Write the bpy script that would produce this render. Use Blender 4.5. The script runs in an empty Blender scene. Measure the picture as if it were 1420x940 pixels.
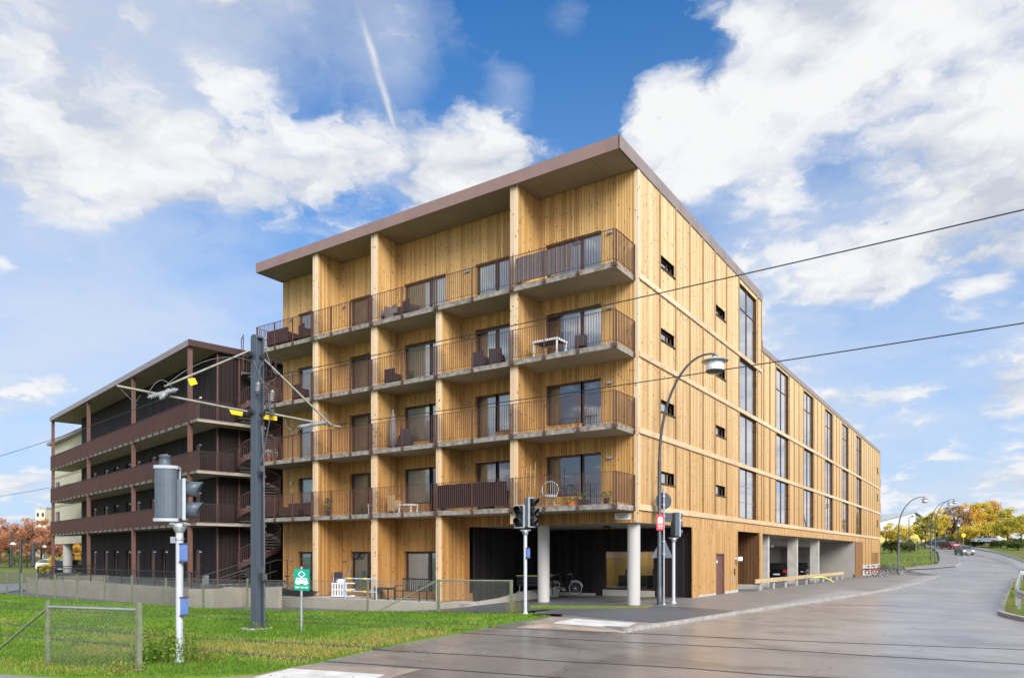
import bpy, bmesh, math, random
import numpy as np
from mathutils import Vector, Matrix, geometry
random.seed(7); RNG = np.random.default_rng(7)
S = bpy.context.scene; COL = S.collection
pi = math.pi; rad = math.radians
# ------------------------------------------------------------------ camera geometry (world: +x along the front facade, +y along the street facade)
FPX, CXP, HYP = 998.0, 710.0, 767.0
CAM = np.array([11.549, -25.969, 2.1])
RT = np.array([.8302, .5573, 0]); FW = np.array([-.5573, .8302, 0]); UP = np.array([0, 0, 1.])
def ray(px, py): return RT*(px-CXP)/FPX + FW + UP*(HYP-py)/FPX
def onax(px, py, ax, v): d = ray(px, py); return CAM + d*((v-CAM[ax])/d[ax])
def at(px, py, depth): return CAM + ray(px, py)*depth
# ------------------------------------------------------------------ terrain
ZD = np.array([0, 58, 66, 70, 80, 90, 100, 110, 118, 130, 140, 150, 165, 190, 230, 400.]); ZV = np.array([0, 0, .03, .10, .417, .837, 1.33, 1.70, 1.98, 2.60, 3.07, 3.58, 4.4, 5.0, 5.2, 5.2])
def sm(a, b, x): t = np.clip((x-a)/(b-a), 0, 1); return t*t*(3-2*t)
def H(x, y):
    """the street falls a little along the facade and climbs towards the bend beyond it"""
    x = np.atleast_1d(np.asarray(x, float)); y = np.atleast_1d(np.asarray(y, float))
    d = (x-CAM[0])*FW[0]+(y-CAM[1])*FW[1]
    zr = sum(np.interp(d+o, ZD, ZV) for o in (-4, -2, 0, 2, 4))/5
    w = (1-sm(-.5, 3.5, x))*(1-sm(75, 86, y)); z = zr*(1-w)-.0075*np.maximum(0, y-8)*w
    return z*sm(-26, -8, x)*sm(-2, 14, y)*(1-sm(60, 160, x))
def h(x, y): return float(H(x, y)[0])
def onh(px, py, off=0.):
    d = ray(px, py); ts = np.arange(6, 260, .5); q = CAM[None]+d[None]*ts[:, None]
    below = np.where(q[:, 2] < H(q[:, 0], q[:, 1])+off)[0]
    if len(below) == 0: return CAM+d*200
    i = below[0]; a, b = ts[max(i-1, 0)], ts[i]
    for _ in range(24):
        m = (a+b)/2; c = CAM+d*m
        if c[2] < h(c[0], c[1])+off: b = m
        else: a = m
    return CAM+d*b
# ------------------------------------------------------------------ mesh helpers
class MB:
    def __init__(s): s.v = []; s.f = []; s.r = []; s.m = []; s.sm = []
    def add(s, vs, fs, r=0., m=0, smooth=False):
        o = len(s.v); s.v.extend([tuple(map(float, p)) for p in vs])
        for f in fs: s.f.append(tuple(i+o for i in f)); s.r.append(r); s.m.append(m); s.sm.append(smooth)
    def box(s, x0, x1, y0, y1, z0, z1, r=0., m=0, put=None):
        c = [(x, y, z) for z in (z0, z1) for y in (y0, y1) for x in (x0, x1)]
        if put: c = [put(*p) for p in c]
        s.add(c, [(0, 2, 3, 1), (4, 5, 7, 6), (0, 1, 5, 4), (2, 6, 7, 3), (0, 4, 6, 2), (1, 3, 7, 5)], r, m)
    def bar(s, a, b, w, t=None, up=(0, 0, 1), r=0., m=0):
        a = Vector(a); b = Vector(b); d = (b-a).normalized(); u = Vector(up)
        if abs(d.dot(u)) > .98: u = Vector((1, 0, 0))
        x = d.cross(u).normalized()*(w/2); z = x.cross(d).normalized()*((t or w)/2)
        c = [a-x-z, a+x-z, a-x+z, a+x+z, b-x-z, b+x-z, b-x+z, b+x+z]
        s.add(c, [(0, 1, 3, 2), (4, 6, 7, 5), (0, 4, 5, 1), (2, 3, 7, 6), (0, 2, 6, 4), (1, 5, 7, 3)], r, m)
    def tube(s, pts, rr, n=8, cap=True, m=0, closed=False, smooth=True):
        pts = [Vector(p) for p in pts]; k = len(pts)
        rs = rr if isinstance(rr, (list, tuple)) else [rr]*k
        vs = []; N = None
        for i, p in enumerate(pts):
            if closed: d = (pts[(i+1) % k]-pts[i-1]).normalized()
            else: d = (pts[min(i+1, k-1)]-pts[max(i-1, 0)]).normalized()
            if N is None:
                N = d.orthogonal().normalized()
            N = (N-d*N.dot(d))
            N = N.normalized() if N.length > 1e-6 else d.orthogonal().normalized()
            B = d.cross(N)
            for j in range(n):
                a = 2*pi*j/n; vs.append(p+(N*math.cos(a)+B*math.sin(a))*rs[i])
        fs = []
        for i in range(k if closed else k-1):
            for j in range(n):
                q = ((i+1) % k)*n
                fs.append((i*n+j, i*n+(j+1) % n, q+(j+1) % n, q+j))
        s.add(vs, fs, 0, m, smooth)
        if cap and not closed:
            s.add(vs[:n], [tuple(range(n))[::-1]], 0, m); s.add(vs[-n:], [tuple(range(n))], 0, m)
    def lathe(s, prof, c=(0, 0, 0), n=20, m=0, M=None, smooth=True):
        vs = []
        for r, z in prof:
            for j in range(n):
                a = 2*pi*j/n; p = Vector((r*math.cos(a), r*math.sin(a), z))
                if M: p = M @ p
                vs.append(p+Vector(c))
        fs = [(i*n+j, i*n+(j+1) % n, (i+1)*n+(j+1) % n, (i+1)*n+j) for i in range(len(prof)-1) for j in range(n)]
        s.add(vs, fs, 0, m, smooth)
        s.add(vs[:n], [tuple(range(n))[::-1]], 0, m); s.add(vs[-n:], [tuple(range(n))], 0, m)
    def prism(s, poly, put, d0, d1, r=0., m=0):
        k = len(poly); vs = [put(a, d0, b) for a, b in poly]+[put(a, d1, b) for a, b in poly]
        s.add(vs, [tuple(range(k)), tuple(range(k, 2*k))[::-1]]+[(i, k+i, k+(i+1) % k, (i+1) % k) for i in range(k)], r, m)
    def build(s, name, mat, parent=None, bevel=0, off=None):
        me = bpy.data.meshes.new(name)
        off = np.array(off if off is not None else (0, 0, 0), float)
        V = [(a-off[0], b-off[1], c-off[2]) for a, b, c in s.v]
        me.from_pydata(V, [], s.f)
        mats = mat if isinstance(mat, (list, tuple)) else [mat]
        for q in mats: me.materials.append(q)
        me.polygons.foreach_set('material_index', s.m); me.polygons.foreach_set('use_smooth', s.sm)
        if any(s.r):
            at_ = me.attributes.new('rnd', 'FLOAT', 'FACE'); at_.data.foreach_set('value', s.r)
        bm = bmesh.new(); bm.from_mesh(me)
        if len(s.f) > 1: bmesh.ops.recalc_face_normals(bm, faces=bm.faces)
        if bevel: bmesh.ops.bevel(bm, geom=[e for e in bm.edges if e.calc_face_angle(0) > .6], offset=bevel, segments=2, affect='EDGES', clamp_overlap=True)
        bm.to_mesh(me); bm.free(); me.update()
        o = bpy.data.objects.new(name, me); COL.objects.link(o)
        if parent is not None: o.parent = parent
        return o
def tag(o, label=None, cat=None, group=None, kind=None):
    if label: o['label'] = label
    if cat: o['category'] = cat
    if group: o['group'] = group
    if kind: o['kind'] = kind
    return o
def thing(name, label, cat, loc=(0, 0, 0), rz=0., group=None):
    o = bpy.data.objects.new(name, None); COL.objects.link(o); o.empty_display_size = .1
    o.location = tuple(map(float, loc)); o.rotation_euler = (0, 0, rz)
    return tag(o, label, cat, group)
def dup(o, loc, rz=None, label=None, scale=None):
    r = o.copy(); COL.objects.link(r); r.location = tuple(map(float, loc))
    if rz is not None: r.rotation_euler = (0, 0, rz)
    if scale: r.scale = scale if isinstance(scale, tuple) else (scale,)*3
    if label: r['label'] = label
    for c in list(o.children):
        k = c.copy(); COL.objects.link(k); k.parent = r
        for g in list(c.children):
            q = g.copy(); COL.objects.link(q); q.parent = k
    return r
def child(o, src, parent): 
    c = src.copy(); COL.objects.link(c); c.parent = parent; return c
def arc(c, r, a0, a1, n, ax=(1, 0, 0), bx=(0, 0, 1)):
    c = Vector(c); ax = Vector(ax); bx = Vector(bx)
    return [c+ax*(r*math.cos(a0+(a1-a0)*i/n))+bx*(r*math.sin(a0+(a1-a0)*i/n)) for i in range(n+1)]
# ------------------------------------------------------------------ materials
def newmat(name):
    m = bpy.data.materials.new(name); m.use_nodes = True; nt = m.node_tree
    return m, nt, nt.nodes['Principled BSDF']
def ND(nt, t, **k):
    q = nt.nodes.new(t)
    for a, b in k.items():
        if a.startswith('i_'): q.inputs[a[2:].replace('_', ' ')].default_value = b
        else: setattr(q, a, b)
    return q
def mathn(nt, op, a, b=None, c=None, clamp=False):
    q = nt.nodes.new('ShaderNodeMath'); q.operation = op; q.use_clamp = clamp
    for i, v in enumerate((a, b, c)):
        if v is None: continue
        if isinstance(v, (int, float)): q.inputs[i].default_value = v
        else: nt.links.new(v, q.inputs[i])
    return q.outputs[0]
def mixc(nt, fac, a, b, mode='MIX'):
    q = nt.nodes.new('ShaderNodeMix'); q.data_type = 'RGBA'; q.blend_type = mode
    for s_, v in ((q.inputs[0], fac), (q.inputs[6], a), (q.inputs[7], b)):
        if isinstance(v, (int, float)): s_.default_value = v
        elif isinstance(v, tuple): s_.default_value = (*v[:3], 1)
        else: nt.links.new(v, s_)
    return q.outputs[2]
def ramp(nt, fac, stops):
    q = nt.nodes.new('ShaderNodeValToRGB'); e = q.color_ramp.elements
    while len(e) < len(stops): e.new(.5)
    for i, (p_, c) in enumerate(stops):
        e[i].position = p_; e[i].color = (*c, 1) if isinstance(c, tuple) else (c, c, c, 1)
    nt.links.new(fac, q.inputs[0]); return q.outputs[0]
def noise(nt, vec, scale, detail=4, rough=.55, dist=0.):
    q = nt.nodes.new('ShaderNodeTexNoise'); q.inputs['Scale'].default_value = scale; q.inputs['Detail'].default_value = detail
    q.inputs['Roughness'].default_value = rough; q.inputs['Distortion'].default_value = dist
    if vec is not None: nt.links.new(vec, q.inputs['Vector'])
    return q.outputs[0]
def mapping(nt, vec, sc):
    q = nt.nodes.new('ShaderNodeMapping'); q.inputs['Scale'].default_value = sc; nt.links.new(vec, q.inputs['Vector']); return q.outputs[0]
def bump(nt, bsdf, hgt, strength=.3, dist=.02):
    q = nt.nodes.new('ShaderNodeBump'); q.inputs['Strength'].default_value = strength; q.inputs['Distance'].default_value = dist
    nt.links.new(hgt, q.inputs['Height']); nt.links.new(q.outputs[0], bsdf.inputs['Normal'])
def wpos(nt): return nt.nodes.new('ShaderNodeNewGeometry').outputs['Position']
def mat(name, col, rough=.6, metal=0., var=.18, scale=3., spec=.5, bmp=0., streak=False):
    m, nt, b = newmat(name); p = wpos(nt)
    if streak: p = mapping(nt, p, (1, 1, .12))
    f = noise(nt, p, scale, 5, .6)
    c2 = tuple(max(0, c*(1-var)) for c in col); c1 = tuple(min(1, c*(1+var)) for c in col)
    nt.links.new(ramp(nt, f, [(.3, c2), (.7, c1)]), b.inputs['Base Color'])
    b.inputs['Roughness'].default_value = rough; b.inputs['Metallic'].default_value = metal; b.inputs['Specular IOR Level'].default_value = spec
    if bmp: bump(nt, b, noise(nt, wpos(nt), scale*8, 4, .6), bmp, .01)
    return m
def timber(name, lo, hi, lo2, hi2, z0=3., z1=13., dark=.25):
    """vertical pine boards: tone per board, grain, knots; greyer and paler with height where the weather has bleached it"""
    m, nt, b = newmat(name)
    tc = nt.nodes.new('ShaderNodeTexCoord').outputs['Object']
    sx = nt.nodes.new('ShaderNodeSeparateXYZ'); nt.links.new(tc, sx.inputs[0])
    att = ND(nt, 'ShaderNodeAttribute', attribute_name='rnd').outputs['Fac']
    u = mathn(nt, 'ADD', sx.outputs[0], sx.outputs[1])
    cv = nt.nodes.new('ShaderNodeCombineXYZ'); nt.links.new(u, cv.inputs[0])
    nt.links.new(mathn(nt, 'MULTIPLY_ADD', att, 61.0, sx.outputs[2]), cv.inputs[1])
    grain = noise(nt, mapping(nt, cv.outputs[0], (60, 2.2, 1)), 1.0, 6, .65)
    patch = noise(nt, mapping(nt, cv.outputs[0], (3, .7, 1)), 1.0, 3, .5)
    t = mathn(nt, 'ADD', mathn(nt, 'MULTIPLY', att, .56), mathn(nt, 'MULTIPLY', grain, .44))
    low = ramp(nt, t, [(.15, lo), (.85, hi)]); high = ramp(nt, t, [(.15, lo2), (.85, hi2)])
    zf = mathn(nt, 'DIVIDE', mathn(nt, 'SUBTRACT', sx.outputs[2], z0), z1-z0, clamp=True)
    zf = mathn(nt, 'ADD', zf, mathn(nt, 'MULTIPLY', mathn(nt, 'SUBTRACT', patch, .5), .9), clamp=True)
    col = mixc(nt, zf, low, high)
    vo = nt.nodes.new('ShaderNodeTexVoronoi'); vo.inputs['Scale'].default_value = 1.0; vo.inputs['Randomness'].default_value = 1.0
    nt.links.new(mapping(nt, cv.outputs[0], (8.5, 6.5, 1)), vo.inputs['Vector'])
    sep = nt.nodes.new('ShaderNodeSeparateColor'); nt.links.new(vo.outputs['Color'], sep.inputs[0])
    lim = mathn(nt, 'MULTIPLY', mathn(nt, 'MAXIMUM', mathn(nt, 'SUBTRACT', sep.outputs[0], .52), 0.), .78)
    kn = mathn(nt, 'MULTIPLY', mathn(nt, 'SUBTRACT', lim, vo.outputs['Distance']), 14., clamp=True)
    kn = mathn(nt, 'MULTIPLY', kn, .88)
    col = mixc(nt, kn, col, (.11, .045, .015))
    stn = noise(nt, mapping(nt, cv.outputs[0], (1.4, .22, 1)), 1.0, 5, .6); col = mixc(nt, ramp(nt, stn, [(.48, 0.), (.72, .42)]), col, mixc(nt, .5, col, (.22, .17, .12)))
    nt.links.new(col, b.inputs['Base Color'])
    b.inputs['Roughness'].default_value = .62; b.inputs['Specular IOR Level'].default_value = .25
    bump(nt, b, grain, .25, .004)
    return m
def darkboards(name, lo, hi):
    m, nt, b = newmat(name); att = ND(nt, 'ShaderNodeAttribute', attribute_name='rnd').outputs['Fac']
    g = noise(nt, mapping(nt, wpos(nt), (9, 9, .6)), 1.5, 5, .6)
    nt.links.new(ramp(nt, mathn(nt, 'ADD', mathn(nt, 'MULTIPLY', att, .5), mathn(nt, 'MULTIPLY', g, .5)), [(.2, lo), (.8, hi)]), b.inputs['Base Color'])
    b.inputs['Roughness'].default_value = .7; b.inputs['Specular IOR Level'].default_value = .25; return m
def glassmat(name, tint, base=.04, k=1.0, ior=1.5):
    m = bpy.data.materials.new(name); m.use_nodes = True; nt = m.node_tree; nt.nodes.clear()
    o = nt.nodes.new('ShaderNodeOutputMaterial'); mx = nt.nodes.new('ShaderNodeMixShader')
    tr = nt.nodes.new('ShaderNodeBsdfTransparent'); tr.inputs[0].default_value = (*tint, 1)
    gl = nt.nodes.new('ShaderNodeBsdfGlossy'); gl.inputs['Roughness'].default_value = .015; gl.inputs[0].default_value = (.95, .97, 1, 1)
    fr = nt.nodes.new('ShaderNodeFresnel'); fr.inputs[0].default_value = ior
    bp = nt.nodes.new('ShaderNodeBump'); bp.inputs['Strength'].default_value = .02; bp.inputs['Distance'].default_value = .05
    nt.links.new(noise(nt, wpos(nt), 1.3, 1, .4), bp.inputs['Height'])
    nt.links.new(bp.outputs[0], gl.inputs['Normal'])
    f = mathn(nt, 'MULTIPLY_ADD', fr.outputs[0], k, base, clamp=True)
    nt.links.new(f, mx.inputs[0]); nt.links.new(tr.outputs[0], mx.inputs[1]); nt.links.new(gl.outputs[0], mx.inputs[2]); nt.links.new(mx.outputs[0], o.inputs[0])
    return m
def leafmat(name, c0, c1, c2, spec=.2):
    m, nt, b = newmat(name); att = ND(nt, 'ShaderNodeAttribute', attribute_name='rnd').outputs['Fac']
    nt.links.new(ramp(nt, att, [(0., c0), (.5, c1), (1., c2)]), b.inputs['Base Color'])
    b.inputs['Roughness'].default_value = .6; b.inputs['Specular IOR Level'].default_value = spec
    return m
Mt = dict(
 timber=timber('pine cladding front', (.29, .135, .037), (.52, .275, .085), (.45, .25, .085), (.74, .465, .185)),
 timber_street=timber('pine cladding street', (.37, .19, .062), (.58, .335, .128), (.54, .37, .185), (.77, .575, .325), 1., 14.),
 plank=timber('pale pine planks', (.55, .36, .2), (.72, .52, .32), (.6, .43, .27), (.78, .61, .43)),
 stain=timber('brown stained boards', (.09, .04, .015), (.16, .075, .03), (.09, .04, .015), (.16, .075, .03)),
 stain2=timber('light stained boards', (.2, .095, .03), (.33, .16, .06), (.2, .095, .03), (.33, .16, .06)),
 black=darkboards('black stained boards', (.008, .006, .0065), (.028, .022, .021)),
 brownblack=darkboards('dark brown stained boards', (.0075, .0048, .005), (.026, .016, .0155)),
 fascia=mat('brown sheet metal', (.25, .155, .132), .42, .0, .1, 1.2, .5),
 fascia_street=mat('grey brown sheet metal', (.26, .2, .19), .35, .1, .1, 1.2, .5),
 soffit=mat('soffit boards', (.27, .225, .185), .8, 0, .12, .8),
 rail=mat('brown painted steel', (.10, .05, .04), .5, .0, .15, 3., .4),
 railB=mat('red brown painted steel', (.060, .029, .025), .5, .0, .15, 1.5, .4),
 conc=mat('pale concrete', (.46, .43, .39), .85, 0, .16, 2.2, .3, .15),
 conc_edge=mat('stained slab concrete', (.26, .23, .195), .85, 0, .5, 4.5, .3, .2),
 conc_soffit=mat('slab underside concrete', (.36, .31, .255), .85, 0, .12, .9, .3),
 conc_wall=mat('beige concrete wall', (.31, .278, .215), .85, 0, .13, 1.4, .3, .1),
 conc_dark=mat('garage concrete', (.36, .335, .30), .85, 0, .1, .8, .3),
 column=mat('cast column concrete', (.47, .445, .41), .75, 0, .1, 1.5, .3, .1, True),
 frame=mat('dark brown window frame', (.045, .022, .018), .4, 0, .15, 2.),
 frame_street=mat('brown street window frame', (.085, .045, .036), .45, 0, .15, 2.),
 batten=timber('shadow toned batten boards', (.17, .085, .028), (.30, .165, .065), (.27, .16, .07), (.42, .28, .14), 1., 14.),  # same pine, toned darker: the shadow line at each batten put into its colour
 doorwood=mat('brown door', (.135, .062, .043), .5, 0, .15, 2.),
 steel=mat('galvanised steel', (.40, .41, .42), .42, .6, .18, 5.),
 steel_dark=mat('dark weathered steel', (.12, .12, .125), .5, .5, .3, 5.),
 polegrey=mat('blue grey painted steel', (.066, .082, .104), .45, 0., .14, 2.5, .5, 0, True),
 polepale=mat('pale grey painted steel', (.47, .48, .50), .5, 0., .12, 3., .5, 0, True),
 lampgrey=mat('dark grey lacquer', (.042, .05, .06), .4, 0., .12, 2., .5),
 sigback=mat('blue grey signal casing', (.075, .094, .115), .45, 0., .15, 4.),
 sigrim=mat('light grey signal casing', (.38, .41, .43), .5, 0., .12, 5.),
 black_plastic=mat('black plastic', (.014, .014, .016), .4, 0, .2, 5.),
 lens=mat('dark signal lens', (.02, .02, .022), .12, 0, .1, 5.),
 blue=mat('blue enamel', (.12, .2, .46), .4, 0, .12, 4.),
 yellow=mat('yellow plastic', (.85, .55, .01), .5, 0, .06, 4.),
 white=mat('white lacquer', (.78, .78, .77), .45, 0, .06, 4.),
 opal=mat('opal lamp glass', (.82, .83, .84), .3, 0, .03, 4.),
 red=mat('red enamel', (.62, .03, .035), .4, 0, .1, 4.),
 redcar=mat('dark red car paint', (.16, .02, .02), .2, .2, .1, 2.),
 green_sign=mat('green sign enamel', (.0, .30, .19), .4, 0, .05, 3.),
 fencegreen=mat('green grey fence steel', (.19, .21, .13), .5, .2, .25, 6.),
 fencewire=mat('fence wire', (.19, .195, .17), .5, .4, .2, 6.),
 black_steel=mat('black painted steel', (.018, .017, .018), .45, 0, .2, 4.),
 charcoal=mat('charcoal textile', (.045, .04, .05), .9, 0, .25, 12., .2),
 rattan=mat('dark brown wicker', (.030, .018, .018), .7, 0, .4, 60., .3, .5),
 curtain=mat('white curtain', (.86, .85, .83), .9, 0, .05, 3., .1),
 blind=mat('pale green blind', (.40, .47, .40), .8, 0, .1, 1.5, .2),
 blind_grey=mat('grey green blind', (.17, .18, .145), .8, 0, .15, 2., .2),
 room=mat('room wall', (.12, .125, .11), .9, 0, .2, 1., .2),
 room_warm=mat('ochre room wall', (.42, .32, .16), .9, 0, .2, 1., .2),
 cream=mat('cream render', (.60, .545, .40), .85, 0, .08, 1.),
 creamtrim=mat('beige trim', (.42, .36, .27), .8, 0, .1, 2.),
 greyclad=mat('white grey cladding', (.52, .54, .56), .7, 0, .08, .6),
 greyroof=mat('grey roof sheet', (.30, .33, .35), .5, 0, .1, .5),
 yellowpaint=mat('pale yellow boards', (.62, .48, .16), .8, 0, .1, 1.),
 carblack=mat('black car paint', (.008, .008, .010), .12, 0, .1, 2., .6),
 cardark=mat('blue black car paint', (.03, .033, .042), .2, .3, .1, 2., .6),
 carsilver=mat('silver grey car paint', (.23, .225, .225), .28, .5, .06, 2., .6),
 carwhite=mat('white car paint', (.62, .62, .63), .25, 0, .05, 2., .6),
 carglass=mat('car window glass', (.02, .024, .028), .05, 0, .1, 2., .7),
 tyre=mat('tyre rubber', (.018, .018, .018), .8, 0, .2, 9.),
 taillight=mat('red tail light', (.5, .012, .03), .2, 0, .1, 9.),
 headlight=mat('clear headlight', (.7, .72, .74), .12, .3, .05, 9.),
 limehose=mat('yellow green painted tube', (.58, .62, .12), .4, 0, .12, 5.),
 glulam=timber('new plank', (.45, .32, .17), (.62, .47, .28), (.45, .32, .17), (.62, .47, .28)),
 bark=mat('bark', (.055, .042, .032), .9, 0, .35, 6., .2, .4),
 kerb=mat('granite kerb', (.33, .31, .285), .75, 0, .3, 3.5, .4, .3),
 terracotta=mat('terracotta', (.42, .12, .05), .8, 0, .15, 9.),
 orange=mat('orange fabric', (.62, .16, .02), .7, 0, .1, 9.),
 greyfabric=mat('grey brown fabric', (.2, .17, .175), .9, 0, .15, 9., .2),
 timberstick=mat('raw wood', (.5, .33, .16), .7, 0, .2, 9.),
 insul=mat('insulator glaze', (.25, .255, .26), .25, 0, .3, 9.),
)
Mt['armsteel'] = mat('weathered arm tube', (.24, .225, .185), .5, .4, .2, 4.)
Mt['stepsteel'] = mat('grey brown tread steel', (.20, .17, .155), .5, .3, .3, 5.)
Mt['soil'] = mat('dark soil', (.045, .033, .022), .95, 0, .4, 8., .1)
Mt['glass'] = glassmat('window glass', (.93, .97, .95), .13, 1.0)
Mt['glass_street'] = glassmat('street window glass', (.66, .72, .74), .46, 1.3, 1.55)
Mt['glass_shop'] = glassmat('ground floor glass', (.9, .92, .9), .02, .8)
# ------------------------------------------------------------------ cladding and windows
PF = lambda u, d, z: (u, -d, z)          # front facade: u = x, out = -y
PS = lambda u, d, z: (d, u, z)           # street facade: u = y, out = +x
def boards(mb, put, u0, u1, z0, z1, holes=(), pitch=.118, gap=.019, dep=.042, jit=.004, back=True, phase=0., rnd=random):
    def segs(a, b):
        cuts = sorted({a, b, *[min(max(c, a), b) for q in holes for c in q[:2]]})
        for p, q in zip(cuts, cuts[1:]):
            if q-p < .004: continue
            mid = (p+q)/2; fr = [(z0, z1)]
            for ha, hb, za, zb in holes:
                if ha < mid < hb:
                    nf = []
                    for s, e in fr:
                        if zb <= s or za >= e: nf.append((s, e)); continue
                        if za > s: nf.append((s, za))
                        if zb < e: nf.append((zb, e))
                    fr = nf
            yield p, q, fr
    if back:
        for p, q, fr in segs(u0, u1):
            for s, e in fr: mb.add([put(p, 0, s), put(q, 0, s), put(q, 0, e), put(p, 0, e)], [(0, 1, 2, 3)], .05)
    u = u0-phase
    while u < u1:
        a, b = max(u, u0), min(u+pitch-gap, u1)
        if b-a > .01:
            r = rnd.random()*.98+.01; d = dep+rnd.random()*jit
            for p, q, fr in segs(a, b):
                for s, e in fr:
                    c = [put(p, 0, s), put(q, 0, s), put(q, 0, e), put(p, 0, e), put(p, d, s), put(q, d, s), put(q, d, e), put(p, d, e)]
                    mb.add(c, [(4, 5, 6, 7), (0, 4, 7, 3), (1, 2, 6, 5), (3, 7, 6, 2), (0, 1, 5, 4)], r)
        u += pitch
    for ha, hb, za, zb in holes:
        for (p, q) in (((ha, za), (hb, za)), ((hb, za), (hb, zb)), ((hb, zb), (ha, zb)), ((ha, zb), (ha, za))):
            mb.add([put(p[0], 0, p[1]), put(q[0], 0, q[1]), put(q[0], -.26, q[1]), put(p[0], -.26, p[1])], [(0, 1, 2, 3)], .3)
def frame_mb(put, ua, ub, za, zb, splits=(), zsplits=(), fw=.075, din=-.11, th=.07, mull=.1, sill=0.0):
    mb = MB()
    mb.box(ua+.003, ua+fw, din-th, din, za+.003, zb-.003, put=put); mb.box(ub-fw, ub-.003, din-th, din, za+.003, zb-.003, put=put)
    mb.box(ua+fw, ub-fw, din-th, din, zb-fw, zb-.003, put=put); mb.box(ua+fw, ub-fw, din-th, din, za+.003, za+fw, put=put)
    for s in splits: mb.box(s-mull/2, s+mull/2, din-th+.004, din-.004, za+fw, zb-fw, put=put)
    for (p, q, z) in zsplits: mb.box(p, q, din-th+.006, din-.006, z-.03, z+.03, put=put)
    if sill: mb.box(ua-.02, ub+.02, din, sill, za-.03, za+.003, put=put)
    return mb
def pane_mb(put, ua, ub, za, zb, d):
    mb = MB(); mb.add([put(ua, d, za), put(ub, d, za), put(ub, d, zb), put(ua, d, zb)], [(0, 1, 2, 3)]); return mb
def curtain_mb(put, ua, ub, za, zb, d, amp=.025, wl=.16):
    mb = MB(); k = max(4, int((ub-ua)/wl*5)); vs = []
    for i in range(k+1):
        u = ua+(ub-ua)*i/k; w = amp*math.sin(2*pi*(u-ua)/wl)*(.7+.3*math.sin(u*7))
        vs += [put(u, d+w, za), put(u, d+w*.6, zb)]
    mb.add(vs, [(2*i, 2*i+2, 2*i+3, 2*i+1) for i in range(k)], smooth=True); return mb
# ------------------------------------------------------------------ the timber apartment house
A = thing('apartment_house', 'large pine clad apartment house with stacked balconies and brown roof edge on the street corner', 'building')
XL = -21.07; YE = 70.5; LV = (3.95, 6.93, 9.91, 12.89); ZT = 17.02; ZL = 14.05
FINS = [(-16.81, -16.5), (-12.76, -12.43), (-8.81, -8.57), (-4.88, -4.56)]
# --- front wall
hf = []
def fw_(name, ua, ub, za, zb, splits, panes, curt, kind='window', parent=A, glass='glass'):
    """panes: list of (u0,u1,z0,z1) ; curt: list of (u0,u1,z0,z1,material)"""
    f = frame_mb(PF, ua, ub, za, zb, splits[0], splits[1]).build(name, Mt['frame'], parent)
    for p in panes: pane_mb(PF, *p, -.145).build('pane', Mt[glass], f)
    for c in curt:
        if c[4] == 'curtain': curtain_mb(PF, *c[:4], -.185).build('curtain', Mt['curtain'], f)
        else: pane_mb(PF, *c[:4], -.28).build('blind', Mt[c[4]], f)
    return f
W_ = []   # (ua,ub,za,zb, mullion, low_left, low_right, curtains)
for L, zf in enumerate(LV):
    hd = zf+2.2 if L < 3 else zf+2.13
    if L == 3: hd = zf+2.15
    for bay in range(5):
        if bay == 0: ua, ub, mu, lo = -4.16, -1.56, -2.55, (.5 if L < 2 else .06)
        elif bay == 1: ua, ub, mu, lo = -7.84, -5.25, -6.7, .06
        elif bay == 2: ua, ub, mu, lo = -12.13, -9.54, -10.62, (.5 if L < 2 else .06)
        elif bay == 3: ua, ub, mu, lo = -15.84, -14.1, -14.62, .06
        else: ua, ub, mu, lo = -19.83, -17.6, -18.6, .06
        W_.append((L, bay, ua, ub, zf+.06, hd, mu, lo))
holesU = []
for L, bay, ua, ub, za, zb, mu, lo in W_:
    if bay in (0, 2) and lo > .2: holesU += [(ua, mu+.05, za-.06+lo, zb), (mu+.05, ub, za, zb)]
    elif bay == 1 and L < 2: holesU += [(ua, mu-.05, za, zb), (mu-.05, ub, za+.45, zb)]
    else: holesU.append((ua, ub, za, zb))
GH = [(-19.83, -18.2, .08, 2.19), (-15.79, -14.1, .08, 2.19), (-12.13, -9.6, .08, 2.2)]
R2 = random.Random(3)
mb = MB(); boards(mb, PF, XL, -.12, 3.3, ZT, holesU, rnd=R2); boards(mb, PF, XL, -8.2, 0.0, 3.296, GH, rnd=R2)
mb.box(XL+.0, -8.2, .0, .25, -.25, .3, put=lambda x, y, z: (x, y+.012, z))
front = mb.build('front_wall', Mt['timber'], A)
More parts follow.
